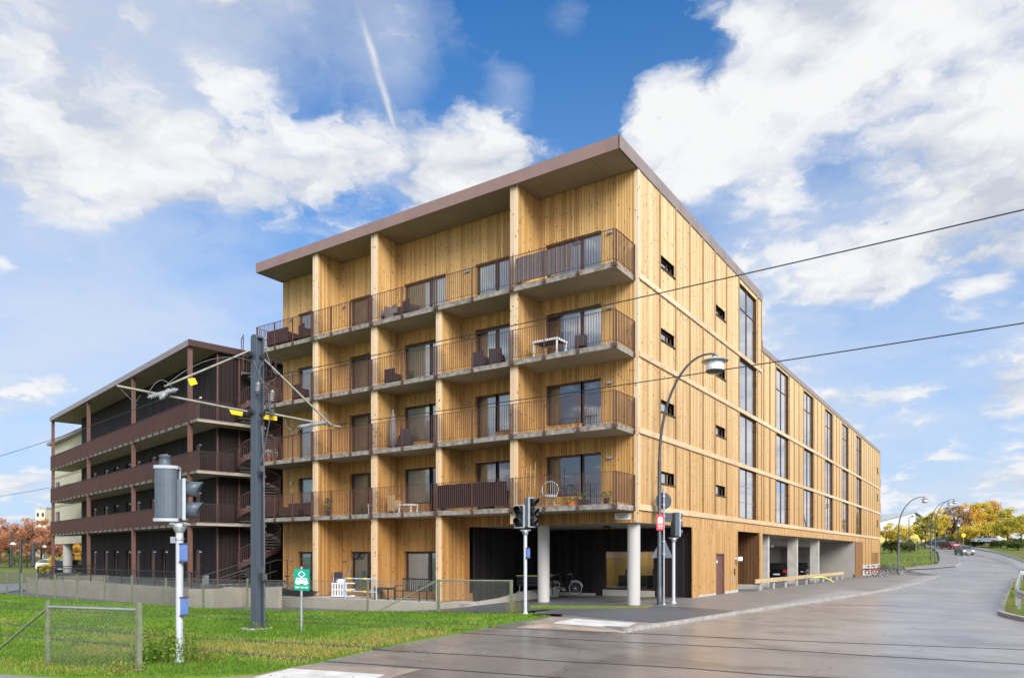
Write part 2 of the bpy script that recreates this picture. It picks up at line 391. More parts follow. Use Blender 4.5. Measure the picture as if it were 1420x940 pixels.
# corner boards
mb = MB(); mb.box(-.12, .05, -.05, .0, 3.3, ZT, .6); mb.box(.0, .05, 0.003, .13, 4.02, ZT, .7); mb.build('corner_board', Mt['plank'], A)
rc = random.Random(5)
for L, bay, ua, ub, za, zb, mu, lo in W_:
    low = lo > .2; fwd = .075
    curt = []
    if bay == 0:
        lz = za-.06+lo if low else za
        f = frame_mb(PF, ua, mu+.05, lz, zb, (), ()).build('window', Mt['frame'], A)
        d = frame_mb(PF, mu+.05, ub, za, zb, (), ()).build('balcony_door', Mt['frame'], A)
        pane_mb(PF, ua+fwd, mu+.05-fwd, lz+fwd, zb-fwd, -.145).build('pane', Mt['glass'], f)
        pane_mb(PF, mu+.05+fwd, ub-fwd, za+fwd, zb-fwd, -.145).build('pane', Mt['glass'], d)
        if L >= 2:
            curtain_mb(PF, ua+(.75 if L == 2 else .1), mu, lz, zb-(.25 if L == 3 else 0), -.185).build('curtain', Mt['curtain'], f)
            curtain_mb(PF, mu+.08, ub-.05, za, zb-.05, -.185).build('curtain', Mt['curtain'], d)
        else:
            pane_mb(PF, ua+.1, ua+.5, lz, zb, -.3).build('blind', Mt['blind_grey'], f)
    elif bay == 1:
        rz = za+.45 if L < 2 else za
        d = frame_mb(PF, ua, mu-.05, za, zb).build('balcony_door', Mt['frame'], A)
        f = frame_mb(PF, mu-.05, ub, rz, zb).build('window', Mt['frame'], A)
        pane_mb(PF, ua+fwd, mu-.05-fwd, za+fwd, zb-fwd, -.145).build('pane', Mt['glass'], d)
        pane_mb(PF, mu-.05+fwd, ub-fwd, rz+fwd, zb-fwd, -.145).build('pane', Mt['glass'], f)
        if L > 0:
            curtain_mb(PF, (ua+.55) if L < 3 else ua+.1, mu-.1, za, zb-.1, -.185).build('curtain', Mt['curtain'], d)
            curtain_mb(PF, mu, ub-.05, rz, zb-.05, -.185).build('curtain', Mt['curtain'], f)
        pane_mb(PF, ua+.06, ua+.6, za, zb, -.32).build('blind', Mt['blind_grey'], d)
    elif bay == 2:
        lz = za-.06+lo if low else za
        f = frame_mb(PF, ua, mu+.05, lz, zb).build('window', Mt['frame'], A)
        d = frame_mb(PF, mu+.05, ub, za, zb).build('balcony_door', Mt['frame'], A)
        pane_mb(PF, ua+fwd, mu+.05-fwd, lz+fwd, zb-fwd, -.145).build('pane', Mt['glass'], f)
        pane_mb(PF, mu+.05+fwd, ub-fwd, za+fwd, zb-fwd, -.145).build('pane', Mt['glass'], d)
        if L > 0: curtain_mb(PF, mu-.38, mu-.02, lz, zb-.02, -.185).build('curtain', Mt['curtain'], f)
        if L > 0: curtain_mb(PF, mu+.1, ub-.05, za, zb-.05, -.185).build('curtain', Mt['curtain'], d)
        pane_mb(PF, ua+.05, mu, lz, zb, -.2).build('blind', Mt['blind'], f)
    elif bay == 3:
        d = frame_mb(PF, ua, mu, za, zb, fw=.11).build('balcony_door', Mt['frame'], A)
        pane_mb(PF, ua+.11, mu-.11, za+.11, zb-.11, -.145).build('pane', Mt['glass'], d)
        f = frame_mb(PF, mu, ub, za, zb).build('window', Mt['frame'], A)
        pane_mb(PF, mu+fwd, ub-fwd, za+fwd, zb-fwd, -.145).build('pane', Mt['glass'], f)
        pane_mb(PF, ua+.08, mu-.05, za, zb, -.2).build('blind', Mt['blind_grey'], d)
    else:
        d = frame_mb(PF, ua, mu, za, zb).build('balcony_door', Mt['frame'], A)
        pane_mb(PF, ua+fwd, mu-fwd, za+fwd, zb-fwd, -.145).build('pane', Mt['glass'], d)
        f = frame_mb(PF, mu, ub, za, zb).build('window', Mt['frame'], A)
        pane_mb(PF, mu+fwd, ub-fwd, za+fwd, zb-fwd, -.145).build('pane', Mt['glass'], f)
        (curtain_mb(PF, ua+.06, mu-.04, za, zb-.03, -.185).build('curtain', Mt['curtain'], d) if L >= 1 else pane_mb(PF, ua+.06, mu-.04, za, zb, -.2).build('blind', Mt['blind'], d))
    # handle
    hx = {0: mu+.16, 1: mu-.2, 2: mu+.16, 3: ua+.06, 4: ua+.05}[bay]
    hb = MB(); hb.tube([PF(hx, -.10, za+1.0), PF(hx, -.05, za+1.0), PF(hx+.1, -.05, za+1.0)], .012, 6); hb.build('handle', Mt['steel'], d)
# wall lamps
lp = MB(); lp.box(-.11, .11, .03, .13, -.05, .035, put=PF); lp.box(-.03, .03, 0.024, .04, -.11, .0, put=PF)
lamp0 = None
LB = {0: -1.15, 1: -8.25, 3: -16.2, 4: -20.35}
for L, zf in enumerate(LV):
    for bay, lx in LB.items():
        zz = zf+1.95 if bay != 3 else zf+1.85
        if lamp0 is None: o = lamp0 = lp.build('wall_lamp', Mt['steel'], A, .012)
        else: o = child(lamp0, lamp0, A)
        o.location = (lx, 0, zz)
for lx in (-20.3, -16.15):
    o = child(lamp0, lamp0, A); o.location = (lx, 0, 1.75)
# ground floor garden doors
for i, (ua, ub, za, zb) in enumerate(GH):
    mu = (ua+.95, ua+1.15, -10.62)[i]
    f = frame_mb(PF, ua, mu, za+(0 if i < 2 else .05), zb, fw=.11).build('garden_door' if i < 2 else 'window', Mt['frame'], A)
    pane_mb(PF, ua+.11, mu-.11, za+.11, zb-.11, -.145).build('pane', Mt['glass'], f)
    g = frame_mb(PF, mu, ub, za, zb).build('window' if i < 2 else 'garden_door', Mt['frame'], A)
    pane_mb(PF, mu+.075, ub-.075, za+.075, zb-.075, -.145).build('pane', Mt['glass'], g)
    pane_mb(PF, ua+.08, mu-.05, za, zb, -.165).build('blind', Mt['curtain' if i == 2 else 'blind'], f)
    pane_mb(PF, mu+.05, ub-.05, za, zb, -.18).build('blind', Mt['blind'], g)
# --- interior shell
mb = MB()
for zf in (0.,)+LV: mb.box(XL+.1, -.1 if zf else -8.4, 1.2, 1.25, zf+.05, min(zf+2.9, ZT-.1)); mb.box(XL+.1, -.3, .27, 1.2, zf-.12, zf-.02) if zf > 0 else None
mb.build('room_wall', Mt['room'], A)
# --- roof, fascia, soffit
mb = MB()
mb.box(XL-.03, .02, -1.70, 17.75, 17.40, 17.49); mb.box(XL, .0, 17.76, YE, 14.3, 14.37)
roof = mb.build('roof', Mt['greyroof'], A)
mb = MB(); mb.box(XL-.06, .06, -1.76, -1.70, 17.02, 17.52); mb.box(XL-.06, XL-.03, -1.70, 17.7, 17.02, 17.52)
for x in (-18.6, -14.0, -9.4): mb.box(x, x+.012, -1.764, -1.76, 17.03, 17.51)
mb.box(XL-.06, .0, 17.75, 17.79, 14.0, 17.5); mb.build('front_fascia', Mt['fascia'], roof)
mb = MB(); mb.box(.022, .075, -1.76, 17.8, 17.03, 17.53); mb.box(-.25, .075, 17.8, 17.86, 17.03, 17.53)
mb.box(.022, .085, 17.86, YE+.15, 14.10, 14.42); mb.box(-.25, .09, 17.80, 17.86, 14.1, 14.75)
for i in range(9): y = .3+i*2.05; mb.box(.075, .082, y, y+.014, 17.04, 17.53)
for i in range(25): y = 19.6+i*2.05; mb.box(.085, .092, y, y+.014, 14.11, 14.42)
mb.box(XL, .085, YE+.09, YE+.15, 14.1, 14.42); mb.build('street_fascia', Mt['fascia_street'], roof)
mb = MB()
for i in range(18): 
    a, b = XL+i*1.17, XL+(i+1)*1.17-.008
    mb.box(a, min(b, -.0), -1.69, .0, 17.035, 17.07, .1)
mb.build('soffit', Mt['soffit'], roof)
# --- dividing fins
for i, (a, b) in enumerate(FINS):
    z0 = 0. if i < 3 else 3.3; z1 = 17.03 if i != 2 else 12.7
    mb = MB(); RF = random.Random(40+i)
    PE = lambda u, d, z, b=b: (b+d, u, z); PWs = lambda u, d, z, a=a: (a-d, u, z)
    boards(mb, PE, -1.55, -.03, z0, z1, rnd=RF); boards(mb, PWs, -1.55, -.03, z0, z1, rnd=RF)
    fin = mb.build('fin_wall', Mt['timber'], A)
    mb = MB(); w = (b-a+.05)/2
    for k in range(2): mb.box(a-.026+k*w+.002, a-.026+(k+1)*w-.004, -1.60, -1.553, z0, z1, RF.random())
    mb.build('fin_edge', Mt['plank'] if True else None, fin)
# --- balconies
POSTX = []
BAYS = [(-.2, -4.72), (-4.72, -8.69), (-8.69, -12.6), (-12.6, -16.65), (-16.65, -21.0)]
for L, zf in enumerate(LV):
    mb = MB()
    xs = [-.16, -4.72, -8.69, -12.6, -16.65, -21.02]
    for p, q in zip(xs[1:], xs):
        mb.box(p+.012, q, -1.70, -.026, zf-.2, zf)
    slab = mb.build('balcony_slab', [Mt['conc_soffit']], A)
    e = MB()
    for p, q in zip(xs[1:], xs): e.box(p+.012, q, -1.745, -1.702, zf-.2, zf+.005)
    e.box(-.156, -.11, -1.745, -.03, zf-.2, zf+.005); e.box(-21.06, -21.022, -1.745, -.03, zf-.2, zf+.005)
    e.build('slab_edge', Mt['conc_edge'], slab)
    def railing(x0, x1, y0=None, y1=None):
        r = MB(); zt = zf+1.2; zb = zf+.09
        side = y0 is not None
        ln = abs(y1-y0) if side else abs(x1-x0)
        def P(t, d, z): return (x0+d, y0+(y1-y0)*t/ln, z) if side else (x0+(x1-x0)*t/ln, -1.80+d, z)
        def bx(t0, t1, d0, d1, z0, z1): r.box(t0, t1, d0, d1, z0, z1, put=P)
        bx(0, ln, -.02, .02, zt-.012, zt); bx(0, ln, -.016, .016, zb-.01, zb)
        npst = max(2, round(ln/1.6)+1)
        ps = [.05+(ln-.1)*i/(npst-1) for i in range(npst)]
        for t in ps:
            bx(t-.012, t+.012, -.032, .032, zf-.19, zt-.012)
            bx(t-.05, t+.05, -.028, .052 if not side else .03, zf-.165, zf-.045)
        k = int(ln/.108)
        for i in range(1, k):
            t = ln*i/k
            if min(abs(t-q) for q in ps) < .03: continue
            bx(t-.0065, t+.0065, -.010, .010, zb, zt-.012)
        return r
    for (a, b) in BAYS:
        railing(a+(.1 if a == -.2 else 0), b+.0).build('railing', Mt['rail'], slab)
    railing(-.085, 0, -1.78, -.06).build('railing', Mt['rail'], slab)
    railing(-21.08, 0, -1.78, -.06).build('railing', Mt['rail'], slab)
# --- street facade
BW = [(13.25, 16.7)]+[(21.1+7.9*i, 24.55+7.9*i) for i in range(5)]
BZ = [(3.79, 4.02), (6.78, 7.0), (9.76, 9.97), (12.78, 12.99)]
sw = []; hs = []
for j in range(4):
    for (ya, dz) in ((2.32, 1.20), (9.38, 1.2)):
        zlo = (4.02, 7.0, 9.97, 12.99)[j]+1.0
        sw.append((ya-.06, ya+1.5, zlo, zlo+.50))
for z in (5.25, 8.35, 11.5): sw.append((68.2, 69.4, z, z+.75))
hs += sw
for i, (a, b) in enumerate(BW):
    hs += [(a, b, 4.02, 6.78), (a, b, 7.0, 9.76), (a, b, 9.97, 12.78 if i == 0 else 13.95)]
    if i == 0: hs.append((a, b, 12.99, 16.8))
mb = MB(); RS = random.Random(11)
boards(mb, PS, .0, 17.73, 3.3, ZT, hs, pitch=.146, gap=.010, dep=.03, jit=.003, rnd=RS)
boards(mb, PS, 17.73, YE, 3.28, 14.1, hs, pitch=.146, gap=.010, dep=.03, jit=.003, rnd=RS)
boards(mb, PS, 6., 13., .05, 3.296, [(9.38, 10.69, 0.0, 2.1)], rnd=RS); boards(mb, PS, 57.2, YE, .35, 3.276, [(63.6, 69.2, .45, 2.2)], rnd=RS)
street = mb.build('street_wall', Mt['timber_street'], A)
mb = MB(); RB = random.Random(12)
bats = [1.76*i+.37-.0 for i in range(1, 8)]
bats = [2.12, 3.88, 5.65, 7.41, 9.17, 10.95, 13.13]
def batten(y, z0, z1, w=.09): 
    for (ha, hb, za, zb) in hs:
        if ha-.02 < y < hb+.02: return
    mb.box(.012, .072, y-w/2, y+w/2, z0, z1, .2+.7*RB.random())
zb4 = [(4.02, 6.78), (7.0, 9.76), (9.97, 12.78), (12.99, 17.03)]
for (z0, z1) in zb4:
    for y in (2.12, 3.88, 5.65, 7.41, 9.17, 10.95, 13.17, 16.78, 17.66): mb.box(.02, .085, y-.035, y+.035, z0, z1, .2+.7*RB.random())
ys = []
for i in range(6):
    base = 16.78+7.9*i if i else 16.78
    st = BW[i][1]+.07; en = BW[i+1][0]-.07 if i < 5 else YE-.06
    k = max(2, round((en-st)/1.5)); ys += [st+(en-st)*q/k for q in range(k+1)]
ys = [y for y in ys if y > 17.75]
for (z0, z1) in ((4.02, 6.78), (7.0, 9.76), (9.97, 14.1)):
    for y in ys: mb.box(.02, .085, y-.035, y+.035, z0, z1, .2+.7*RB.random())
for y in (59., 61., 63.4, YE-.05): mb.box(.03, .07, y-.05, y+.05, .35, 3.7, RB.random())
mb.build('batten', Mt['batten'], A)['kind'] = 'stuff'
for j, (z0, z1) in enumerate(BZ):
    mb = MB(); y1 = YE+.06 if j < 3 else 17.75; y = -.03 if j else -.03
    while y < y1:
        e = min(y+5.4, y1); mb.box(.026, .10, y, e-.006, z0, z1, RB.random()); y = e
    mb.build('floor_band', Mt['plank'], A)
# small street windows
for i, (a, b, z0, z1) in enumerate(sw):
    f = frame_mb(PS, a, b, z0, z1, ((a+b)/2+.2,), (), fw=.06, mull=.05).build('window', Mt['frame'], A)
    pane_mb(PS, a+.06, b-.06, z0+.06, z1-.06, -.145).build('pane', Mt['glass_street'], f)
    s = MB(); s.box(a-.03, b+.03, -.1, .09, z0-.035, z0-.003, put=PS); s.build('sill', Mt['frame'], f)
# large street windows
for i, (a, b) in enumerate(BW):
    m_ = (a+b)/2
    rows = [(4.02, 6.78), (7.0, 9.76), (9.97, 12.78 if i == 0 else 13.95)]+([(12.99, 16.8)] if i == 0 else [])
    for j, (z0, z1) in enumerate(rows):
        zs = []
        if (i == 0 and j == 3) or (i > 0 and j == 2): zz = z0+(z1-z0)*.67; zs = [(a+.06, m_, zz), (m_, b-.06, zz)]
        f = frame_mb(PS, a, b, z0, z1, (m_,), zs, fw=.055, din=-.05, mull=.12).build('window', Mt['frame_street'], A)
        for (p, q) in ((a+.06, m_-.07), (m_+.07, b-.06)): pane_mb(PS, p, q, z0+.06, z1-.06, -.085).build('pane', Mt['glass_street'], f)
        if j == 0:
            g = MB()
            for zz in (z0+.9, z0+1.8): g.box(a+.06, b-.06, -.075, -.065, zz-.012, zz+.012, put=PS)
            g.build('safety_bar', Mt['steel'], f)
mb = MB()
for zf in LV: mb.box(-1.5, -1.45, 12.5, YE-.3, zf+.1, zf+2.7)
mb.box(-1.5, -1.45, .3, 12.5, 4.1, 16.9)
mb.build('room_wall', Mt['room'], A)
# --- undercroft
mb = MB(); RU = random.Random(21)
UW = (-4.53, -1.91, .36, 2.22)
PB = lambda u, d, z: (u, 6.2-d, z)
PU = lambda u, d, z: (-8.2+d, u, z); PU2 = lambda u, d, z: (0.0-d-.26, u, z)
boards(mb, PB, -8.2, -.03, -.1, 3.3, [UW], pitch=.16, rnd=RU); boards(mb, PU, .25, 6.2, -.1, 3.3, pitch=.16, rnd=RU)
mb.build('undercroft_wall', Mt['black'], A)
mb = MB(); mb.box(-8.2, .0, .03, 6.2, 3.3, 3.42); mb.build('undercroft_ceiling', Mt['conc_dark'], A)
for q in ((UW[0]-.05, UW[1]+.05, 6.10, 6.165, -.05, .32), (-8.1, -5.0, 6.08, 6.165, -.05, .12)): mb = MB(); mb.box(*q); mb.build('undercroft_plinth', Mt['conc_dark'], A)
f = frame_mb(PB, UW[0], UW[1], UW[2], UW[3], (), (), fw=.05, din=-.05).build('shop_window', Mt['frame'], A)
pane_mb(PB, UW[0]+.05, UW[1]-.05, UW[2]+.05, UW[3]-.05, -.08).build('pane', Mt['glass_shop'], f)
mb = MB(); mb.box(UW[0]-.6, UW[1]+.6, 8.6, 8.65, .2, 2.6); mb.box(UW[0]-.6, UW[0]-.55, 6.4, 8.6, .2, 2.6); mb.box(UW[1]+.55, UW[1]+.6, 6.4, 8.6, .2, 2.6)
mb.box(UW[0]-.6, UW[1]+.6, 6.45, 8.65, 2.61, 2.7); mb.build('back_room', Mt['room_warm'], A)
mb = MB(); mb.box(-4.3, -2.1, 7.3, 7.9, .3, 1.0); mb.box(-4.2, -3.5, 7.9, 8.1, 1., 1.3); mb.box(-2.75, -2.35, 8.0, 8.3, 1.0, 1.35); mb.build('back_room_counter', Mt['charcoal'], A)
lm_, nt_, b_ = newmat('warm room lamp'); b_.inputs['Emission Color'].default_value = (1, .8, .5, 1); b_.inputs['Emission Strength'].default_value = 2.2
mb = MB(); mb.box(-4., -2.4, 7.2, 7.9, 2.55, 2.6); mb.build('room_lamp', lm_, A)
for cx_, cy_ in ((-.35, .42), (-4.53, .42)):
    mb = MB(); mb.lathe([(.255, -.1), (.255, 3.31)], (cx_, cy_, 0), 32); mb.build('column', Mt['column'], A)
for x, y in ((-6.1, 2.2), (-2.4, 2.2)): mb = MB(); mb.box(x-.12, x+.12, y-.12, y+.12, 3.2, 3.3); mb.build('ceiling_fitting', Mt['black_plastic'], A)
# --- street ground floor
d = MB(); d.box(9.40, 10.67, -.08, -.03, .0, 2.08, put=PS); d.box(9.38, 9.46, -.1, .03, .0, 2.1, put=PS); d.box(10.6, 10.69, -.1, .03, .0, 2.1, put=PS); d.box(9.46, 10.6, -.1, .03, 2.03, 2.1, put=PS)
door = d.build('service_door', Mt['doorwood'], A)
d = MB(); d.tube([PS(10.4, -.03, 1.02), PS(10.4, .03, 1.02), PS(10.28, .03, 1.02)], .014, 6); d.lathe([(.03, 0), (.03, .02)], PS(10.4, -.03, 1.15), 10, M=Matrix.Rotation(pi/2, 4, 'Y')); d.build('handle', Mt['steel'], door)
d = MB(); d.box(9.6, 9.8, -.03, -.022, 1.62, 1.74, put=PS); d.build('door_plate', Mt['white'], door)
for q in ((-.02, .06, 6.8, 9.3, -.2, .14), (-.02, .06, 10.75, 13.02, -.2, .16), (-1.3, -.02, 17.34, 17.4, -.3, .26), (-.02, .05, 57., YE, -.8, .9)): mb = MB(); mb.box(*q); mb.build('plinth', Mt['conc'], A)
mb = MB(); mb.box(.03, .3, 12.45, 12.55, 1.78, 1.86); mb.box(.2, .42, 12.4, 12.6, 1.7, 1.92); mb.build('security_camera', Mt['white'], A, .02)
mb = MB(); mb.box(.026, .06, 12.3, 12.5, .95, 1.3); mb.build('intercom', Mt['black_plastic'], A)
for q in ((.026, .05, 11.4, 11.6, .65, .95), (.026, .05, 12.3, 12.5, .65, .9)): mb = MB(); mb.box(*q); mb.build('meter_plate', Mt['steel'], A)
mb = MB(); boards(mb, lambda u, d, z: (u, 17.4-d, z), -4.5, .0, .22, 3.78, pitch=.2, rnd=RU); boards(mb, lambda u, d, z: (-4.5+d, u, z), 13., 17.4, -.1, 3.78, pitch=.2, rnd=RU)
boards(mb, lambda u, d, z: (u, 13.02+d, z), -4.5, -.0, -.1, 3.78, pitch=.2, rnd=RU); mb.box(-4.5, 0., 13., 17.4, 3.785, 3.8)
mb.build('porch_wall', Mt['stain'], A)
mb = MB(); mb.box(-.03, .08, 17.41, 17.9, -.35, .42); mb.build('porch_end', Mt['conc'], A); mb = MB(); mb.box(-.03, .06, 17.41, 17.9, .422, 3.78, .5); mb.build('porch_post', Mt['timber_street'], A)
# garage
mb = MB(); mb.box(-7., -.03, 52., 52.3, -1., 3.28); mb.box(-7.2, -7., 17.9, 52.3, -1., 3.28); mb.box(-7., -.03, 17.92, 52., 3.285, 3.45); mb.box(-7., -3., 18., 52., 2.7, 3.28)
mb.box(-7., -.1, 17.41, 17.5, -.5, 3.28); mb.build('garage_wall', Mt['conc_dark'], A)
mb = MB(); mb.box(-.12, -.02, 52., 57.2, -1., -.02); boards(mb, PS, 52.31, 57.1, -.6, 3.28, rnd=RU, pitch=.2); mb.build('garage_side_wall', Mt['stain2'], A)
for y in (20.54, 28.47, 36.11):
    mb = MB(); mb.box(-.95, -.3, y, y+.35, -.7, 3.28); mb.build('garage_pier', Mt['conc'], A)
mb = MB(); boards(mb, PS, 63.62, 69.18, .46, 2.19, pitch=.2, rnd=RU); mb.box(.0, .06, 66.3, 66.5, .46, 2.19); mb.build('louvre_panel', Mt['stain2'], A)
mb = MB(); mb.box(-2.2, -1.8, 27.6, 28.0, 2.55, 2.69); mb.build('garage_lamp', Mt['opal'], A)
# body of the house behind its facades
mb = MB()
mb.box(XL, XL+.2, .05, 17.7, 0., 17.02); mb.box(XL, -.2, 17.55, 17.74, 14.0, 17.4); mb.box(XL, XL+.2, 17.7, YE, 0., 14.1); mb.box(XL, -.05, YE-.1, YE+.05, 0., 14.1)
mb.build('rear_wall', Mt['timber'], A)
mb = MB(); mb.box(-.27, -.05, YE+.05, YE+1.4, 3.9, 4.1); mb.box(-.1, -.05, YE+.06, YE+1.4, 4.1, 5.2); mb.box(-.1, -.05, YE+.06, YE+1.4, 7.0, 8.2); mb.box(-.1, -.05, YE+.06, YE+1.4, 10.0, 11.2); mb.box(-.27, -.05, YE+.05, YE+1.4, 6.9, 7.); mb.box(-.27, -.05, YE+.05, YE+1.4, 9.9, 10.)
mb.build('rear_balcony', Mt['rail'], A)
# address plate on the lintel
pl = MB(); pl.box(-.95, -.27, .03, .05, 3.43, 3.68, put=PF); plate = pl.build('street_plate', Mt['white'], A)
pl = MB()
for z, a, b in ((3.59, -.88, -.42), (3.50, -.80, -.36)):
    x = a
    while x < b: pl.box(x, x+.035, .05, .053, z, z+.045, put=PF); x += .055
pl.build('plate_lettering', Mt['doorwood'], plate)
# ------------------------------------------------------------------ the dark gallery house on the left (own frame: s along the gallery, t into the block)
BS = np.array([-.979, .2044, 0]); BT = np.array([.2041, .9788, 0]); BO = np.array([-27.04, -1.9, 0])
PBs = lambda s, t, z: tuple(BO+BS*s+BT*t+UP*z)
B = thing('gallery_house', 'dark brown timber gallery house with three railed galleries at the left', 'building', BO)
def bb(mb, s0, s1, t0, t1, z0, z1, r=0.): mb.box(s0, s1, t0, t1, z0, z1, r, put=PBs)
def bbuild(mb, name, m, parent=B): return mb.build(name, m, parent, off=BO)
BPX = lambda px, t=1.74: (lambda k: ((-18.63+.7151*t)-k*(41.5+.699*t))/(.699+k*.7154))((px-CXP)/FPX)
BL = (3.87, 6.85, 9.78)
wins = [(BPX(183)-.0, BPX(170)+.0), (BPX(164), BPX(153))]
slots = []
for px, kind in ((274, 'd'), (228, 'w'), (212, 'd'), (191, 'd'), (178, 'w'), (161, 'w'), (147, 'd'), (131, 'd')):
    s = BPX(px); slots.append((s, kind))
bh = []
for zf in (.25,)+BL:
    for s, k in slots: bh.append((s-.48, s+.48, zf+(.02 if k == 'd' else .25), zf+2.1))
PG = lambda u, d, z: PBs(u, 1.74-d, z)
PSd = lambda u, d, z: PBs(.25-d, u, z)
mb = MB(); RB2 = random.Random(31)
boards(mb, PG, .25, 30., .3, 14.05, bh, pitch=.24, gap=.02, dep=.03, rnd=RB2); bbuild(mb, 'gallery_wall', Mt['brownblack'])
mb = MB(); boards(mb, PSd, 1.74, 14., .3, 14.05, [], pitch=.24, gap=.02, dep=.03, rnd=RB2); bbuild(mb, 'side_wall', Mt['brownblack']); mb = MB(); bb(mb, 29.9, 30, 1.75, 12., .3, 14.05); bbuild(mb, 'end_wall', Mt['brownblack'])
mb = MB(); bb(mb, .30, 29.8, 1.80, 1.9, -.3, .30); bbuild(mb, 'plinth', Mt['conc']); mb = MB(); bb(mb, .3, .4, 1.9, 14., -.3, .3); bbuild(mb, 'plinth', Mt['conc'])
mb = MB(); bb(mb, .2, .28, 1.70, 1.78, .3, 14.05, .9); bbuild(mb, 'corner_board', Mt['doorwood']); mb = MB(); bb(mb, .2, .24, 3.0, 3.1, .3, 14.05); bbuild(mb, 'corner_board', Mt['doorwood'])
for zf in (.25,)+BL:
    for s, k in slots:
        if k == 'd':
            mb = MB(); bb(mb, s-.48, s+.48, 1.80, 1.86, zf+.02, zf+2.1)
            o = bbuild(mb, 'door', Mt['doorwood'])
            mb = MB(); bb(mb, s-.42, s-.36, 1.74, 1.79, zf+1., zf+1.1); bbuild(mb, 'handle', Mt['steel'], o)
        else:
            mb = frame_mb(PG, s-.48, s+.48, zf+.25, zf+2.1); o = bbuild(mb, 'window', Mt['doorwood'])
            mb = pane_mb(PG, s+.4, s-.4, zf+.32, zf+2.02, -.14); bbuild(mb, 'pane', Mt['glass'], o)
            mb = pane_mb(PG, s-.4, s+.4, zf+.32, zf+2.02, -.24); bbuild(mb, 'blind', Mt['blind' if int(s) % 2 else 'curtain'], o)
        mb = MB(); bb(mb, s-.75, s-.6, 1.62, 1.71, zf+1.9, zf+2.0); bbuild(mb, 'wall_lamp', Mt['opal'])
mb = MB(); bb(mb, .2, 33.2, .0, 14., 14.12, 14.3); bb(mb, .0, .2, .0, 14., 14.12, 14.3); broof = bbuild(mb, 'roof', Mt['greyroof'])
mb = MB(); bb(mb, -.05, 33.25, -.06, .0, 14.06, 14.42); bb(mb, 33.2, 33.25, 0, 14., 14.06, 14.42)
for i in range(16): bb(mb, 1.5+i*2.0, 1.512+i*2.0, -.064, -.06, 14.07, 14.41)
bbuild(mb, 'front_fascia', Mt['fascia_street'], broof)
mb = MB(); bb(mb, -.1, -.05, -.06, 14., 14.06, 14.42); bbuild(mb, 'side_fascia', Mt['railB'], broof)
mb = MB(); bb(mb, .0, 33.2, .0, 1.74, 14.05, 14.11); bbuild(mb, 'soffit', Mt['soffit'], broof)
for s in (.25, 10.4, 21.4, 33.0):
    mb = MB(); bb(mb, s-.11, s+.11, .04, .26, .1, 14.05); bbuild(mb, 'gallery_post', Mt['doorwood'])
for zf in BL:
    mb = MB(); bb(mb, .0, 33.2, .1, 1.70, zf-.18, zf); bb(mb, -1.0, .0, .1, 4.2, zf-.18, zf); bb(mb, 0, .22, 1.74, 4.2, zf-.18, zf); sl = bbuild(mb, 'gallery_slab', Mt['conc_soffit'])
    mb = MB(); bb(mb, -1.0, 33.2, .06, .1, zf-.18, zf+.01); bbuild(mb, 'slab_edge', Mt['conc_edge'], sl)
    mb = MB(); zt = zf+1.08
    bb(mb, -1.04, 33.24, -.02, .04, zt-.03, zt)
    k = 0; s = -1.0
    while s < 33.2: bb(mb, s-.007, s+.007, -.017, .017, zf-.03, zt-.03); s += .115
    for i in range(28):
        s = .1+i*1.22; bb(mb, s-.05, s+.05, -.03, .062, zf-.17, zf-.02)
    bb(mb, -1.06, -1.0, .0, 2.2, zt-.03, zt); t = .05
    while t < 2.2: bb(mb, -1.065, -.995, t-.006, t+.006, zf-.03, zt-.03); t += .085
    bbuild(mb, 'railing', Mt['railB'], sl)
# ------------------------------------------------------------------ spiral stair between the houses
sc_ = PBs(-1.35, 3.6, 0); ST = thing('spiral_staircase', 'brown steel spiral staircase winding up between the dark house and the pine house', 'staircase', (sc_[0], sc_[1], 0))
mb = MB(); mb.tube([(0, 0, 0), (0, 0, 14.6)], .09, 12); mb.build('centre_post', Mt['rail'], ST)
N_ = 74; RZ = 12.9/N_; tr0 = None
tm = MB(); a = 2*pi/17.5
tm.prism([(.1, -.03), (1.2, -a*.62), (1.2, a*.62), (.1, .03)], lambda u, d, q: (u*math.cos(q), u*math.sin(q), d), -.02, .02)
tm.prism([(1.2, -a*.62), (1.22, -a*.62), (1.22, a*.62), (1.2, a*.62)], lambda u, d, q: (u*math.cos(q), u*math.sin(q), d), -.06, .16)
for i in range(N_):
    o = tm.build('step', Mt['stepsteel'], ST) if i == 0 else child(None, tr0, ST)
    if i == 0: tr0 = o
    o.location = (0, 0, .18+i*RZ); o.rotation_euler = (0, 0, i*a+2.2)
mb = MB(); vs_ = []
for i in range(N_*2):
    an = i*a/2+2.2; z_ = .18+i*RZ/2
    for r_, dz_ in ((1.215, -.14), (1.245, -.14), (1.245, .18), (1.215, .18)): vs_.append((r_*math.cos(an), r_*math.sin(an), z_+dz_))
mb.add(vs_, [(4*i+j, 4*i+(j+1) % 4, 4*i+4+(j+1) % 4, 4*i+4+j) for i in range(N_*2-1) for j in range(4)]); mb.build('stringer', Mt['rail'], ST)
mb = MB(); pts = lambda dz, r: [(r*math.cos(i*a+2.2), r*math.sin(i*a+2.2), .18+i*RZ+dz) for i in range(N_)]
mb.tube(pts(1.0, 1.22), .025, 6); mb.tube(pts(.1, 1.22), .016, 6)
for i in range(N_):
    for q in (0., .33, .66):
        an = (i+q)*a+2.2; z = .18+(i+q)*RZ; mb.box(-.007, .007, -.007, .007, z+.02, z+1.0, put=lambda x, y, zz, an=an: (1.22*math.cos(an)+x, 1.22*math.sin(an)+y, zz))
mb.build('railing', Mt['rail'], ST)
mb = MB(); mb.tube(arc((-.3, 0, 12.9), 1.15, .6, pi+.2, 12, (1, 0, 0), (0, 1, 0)), .03, 6)
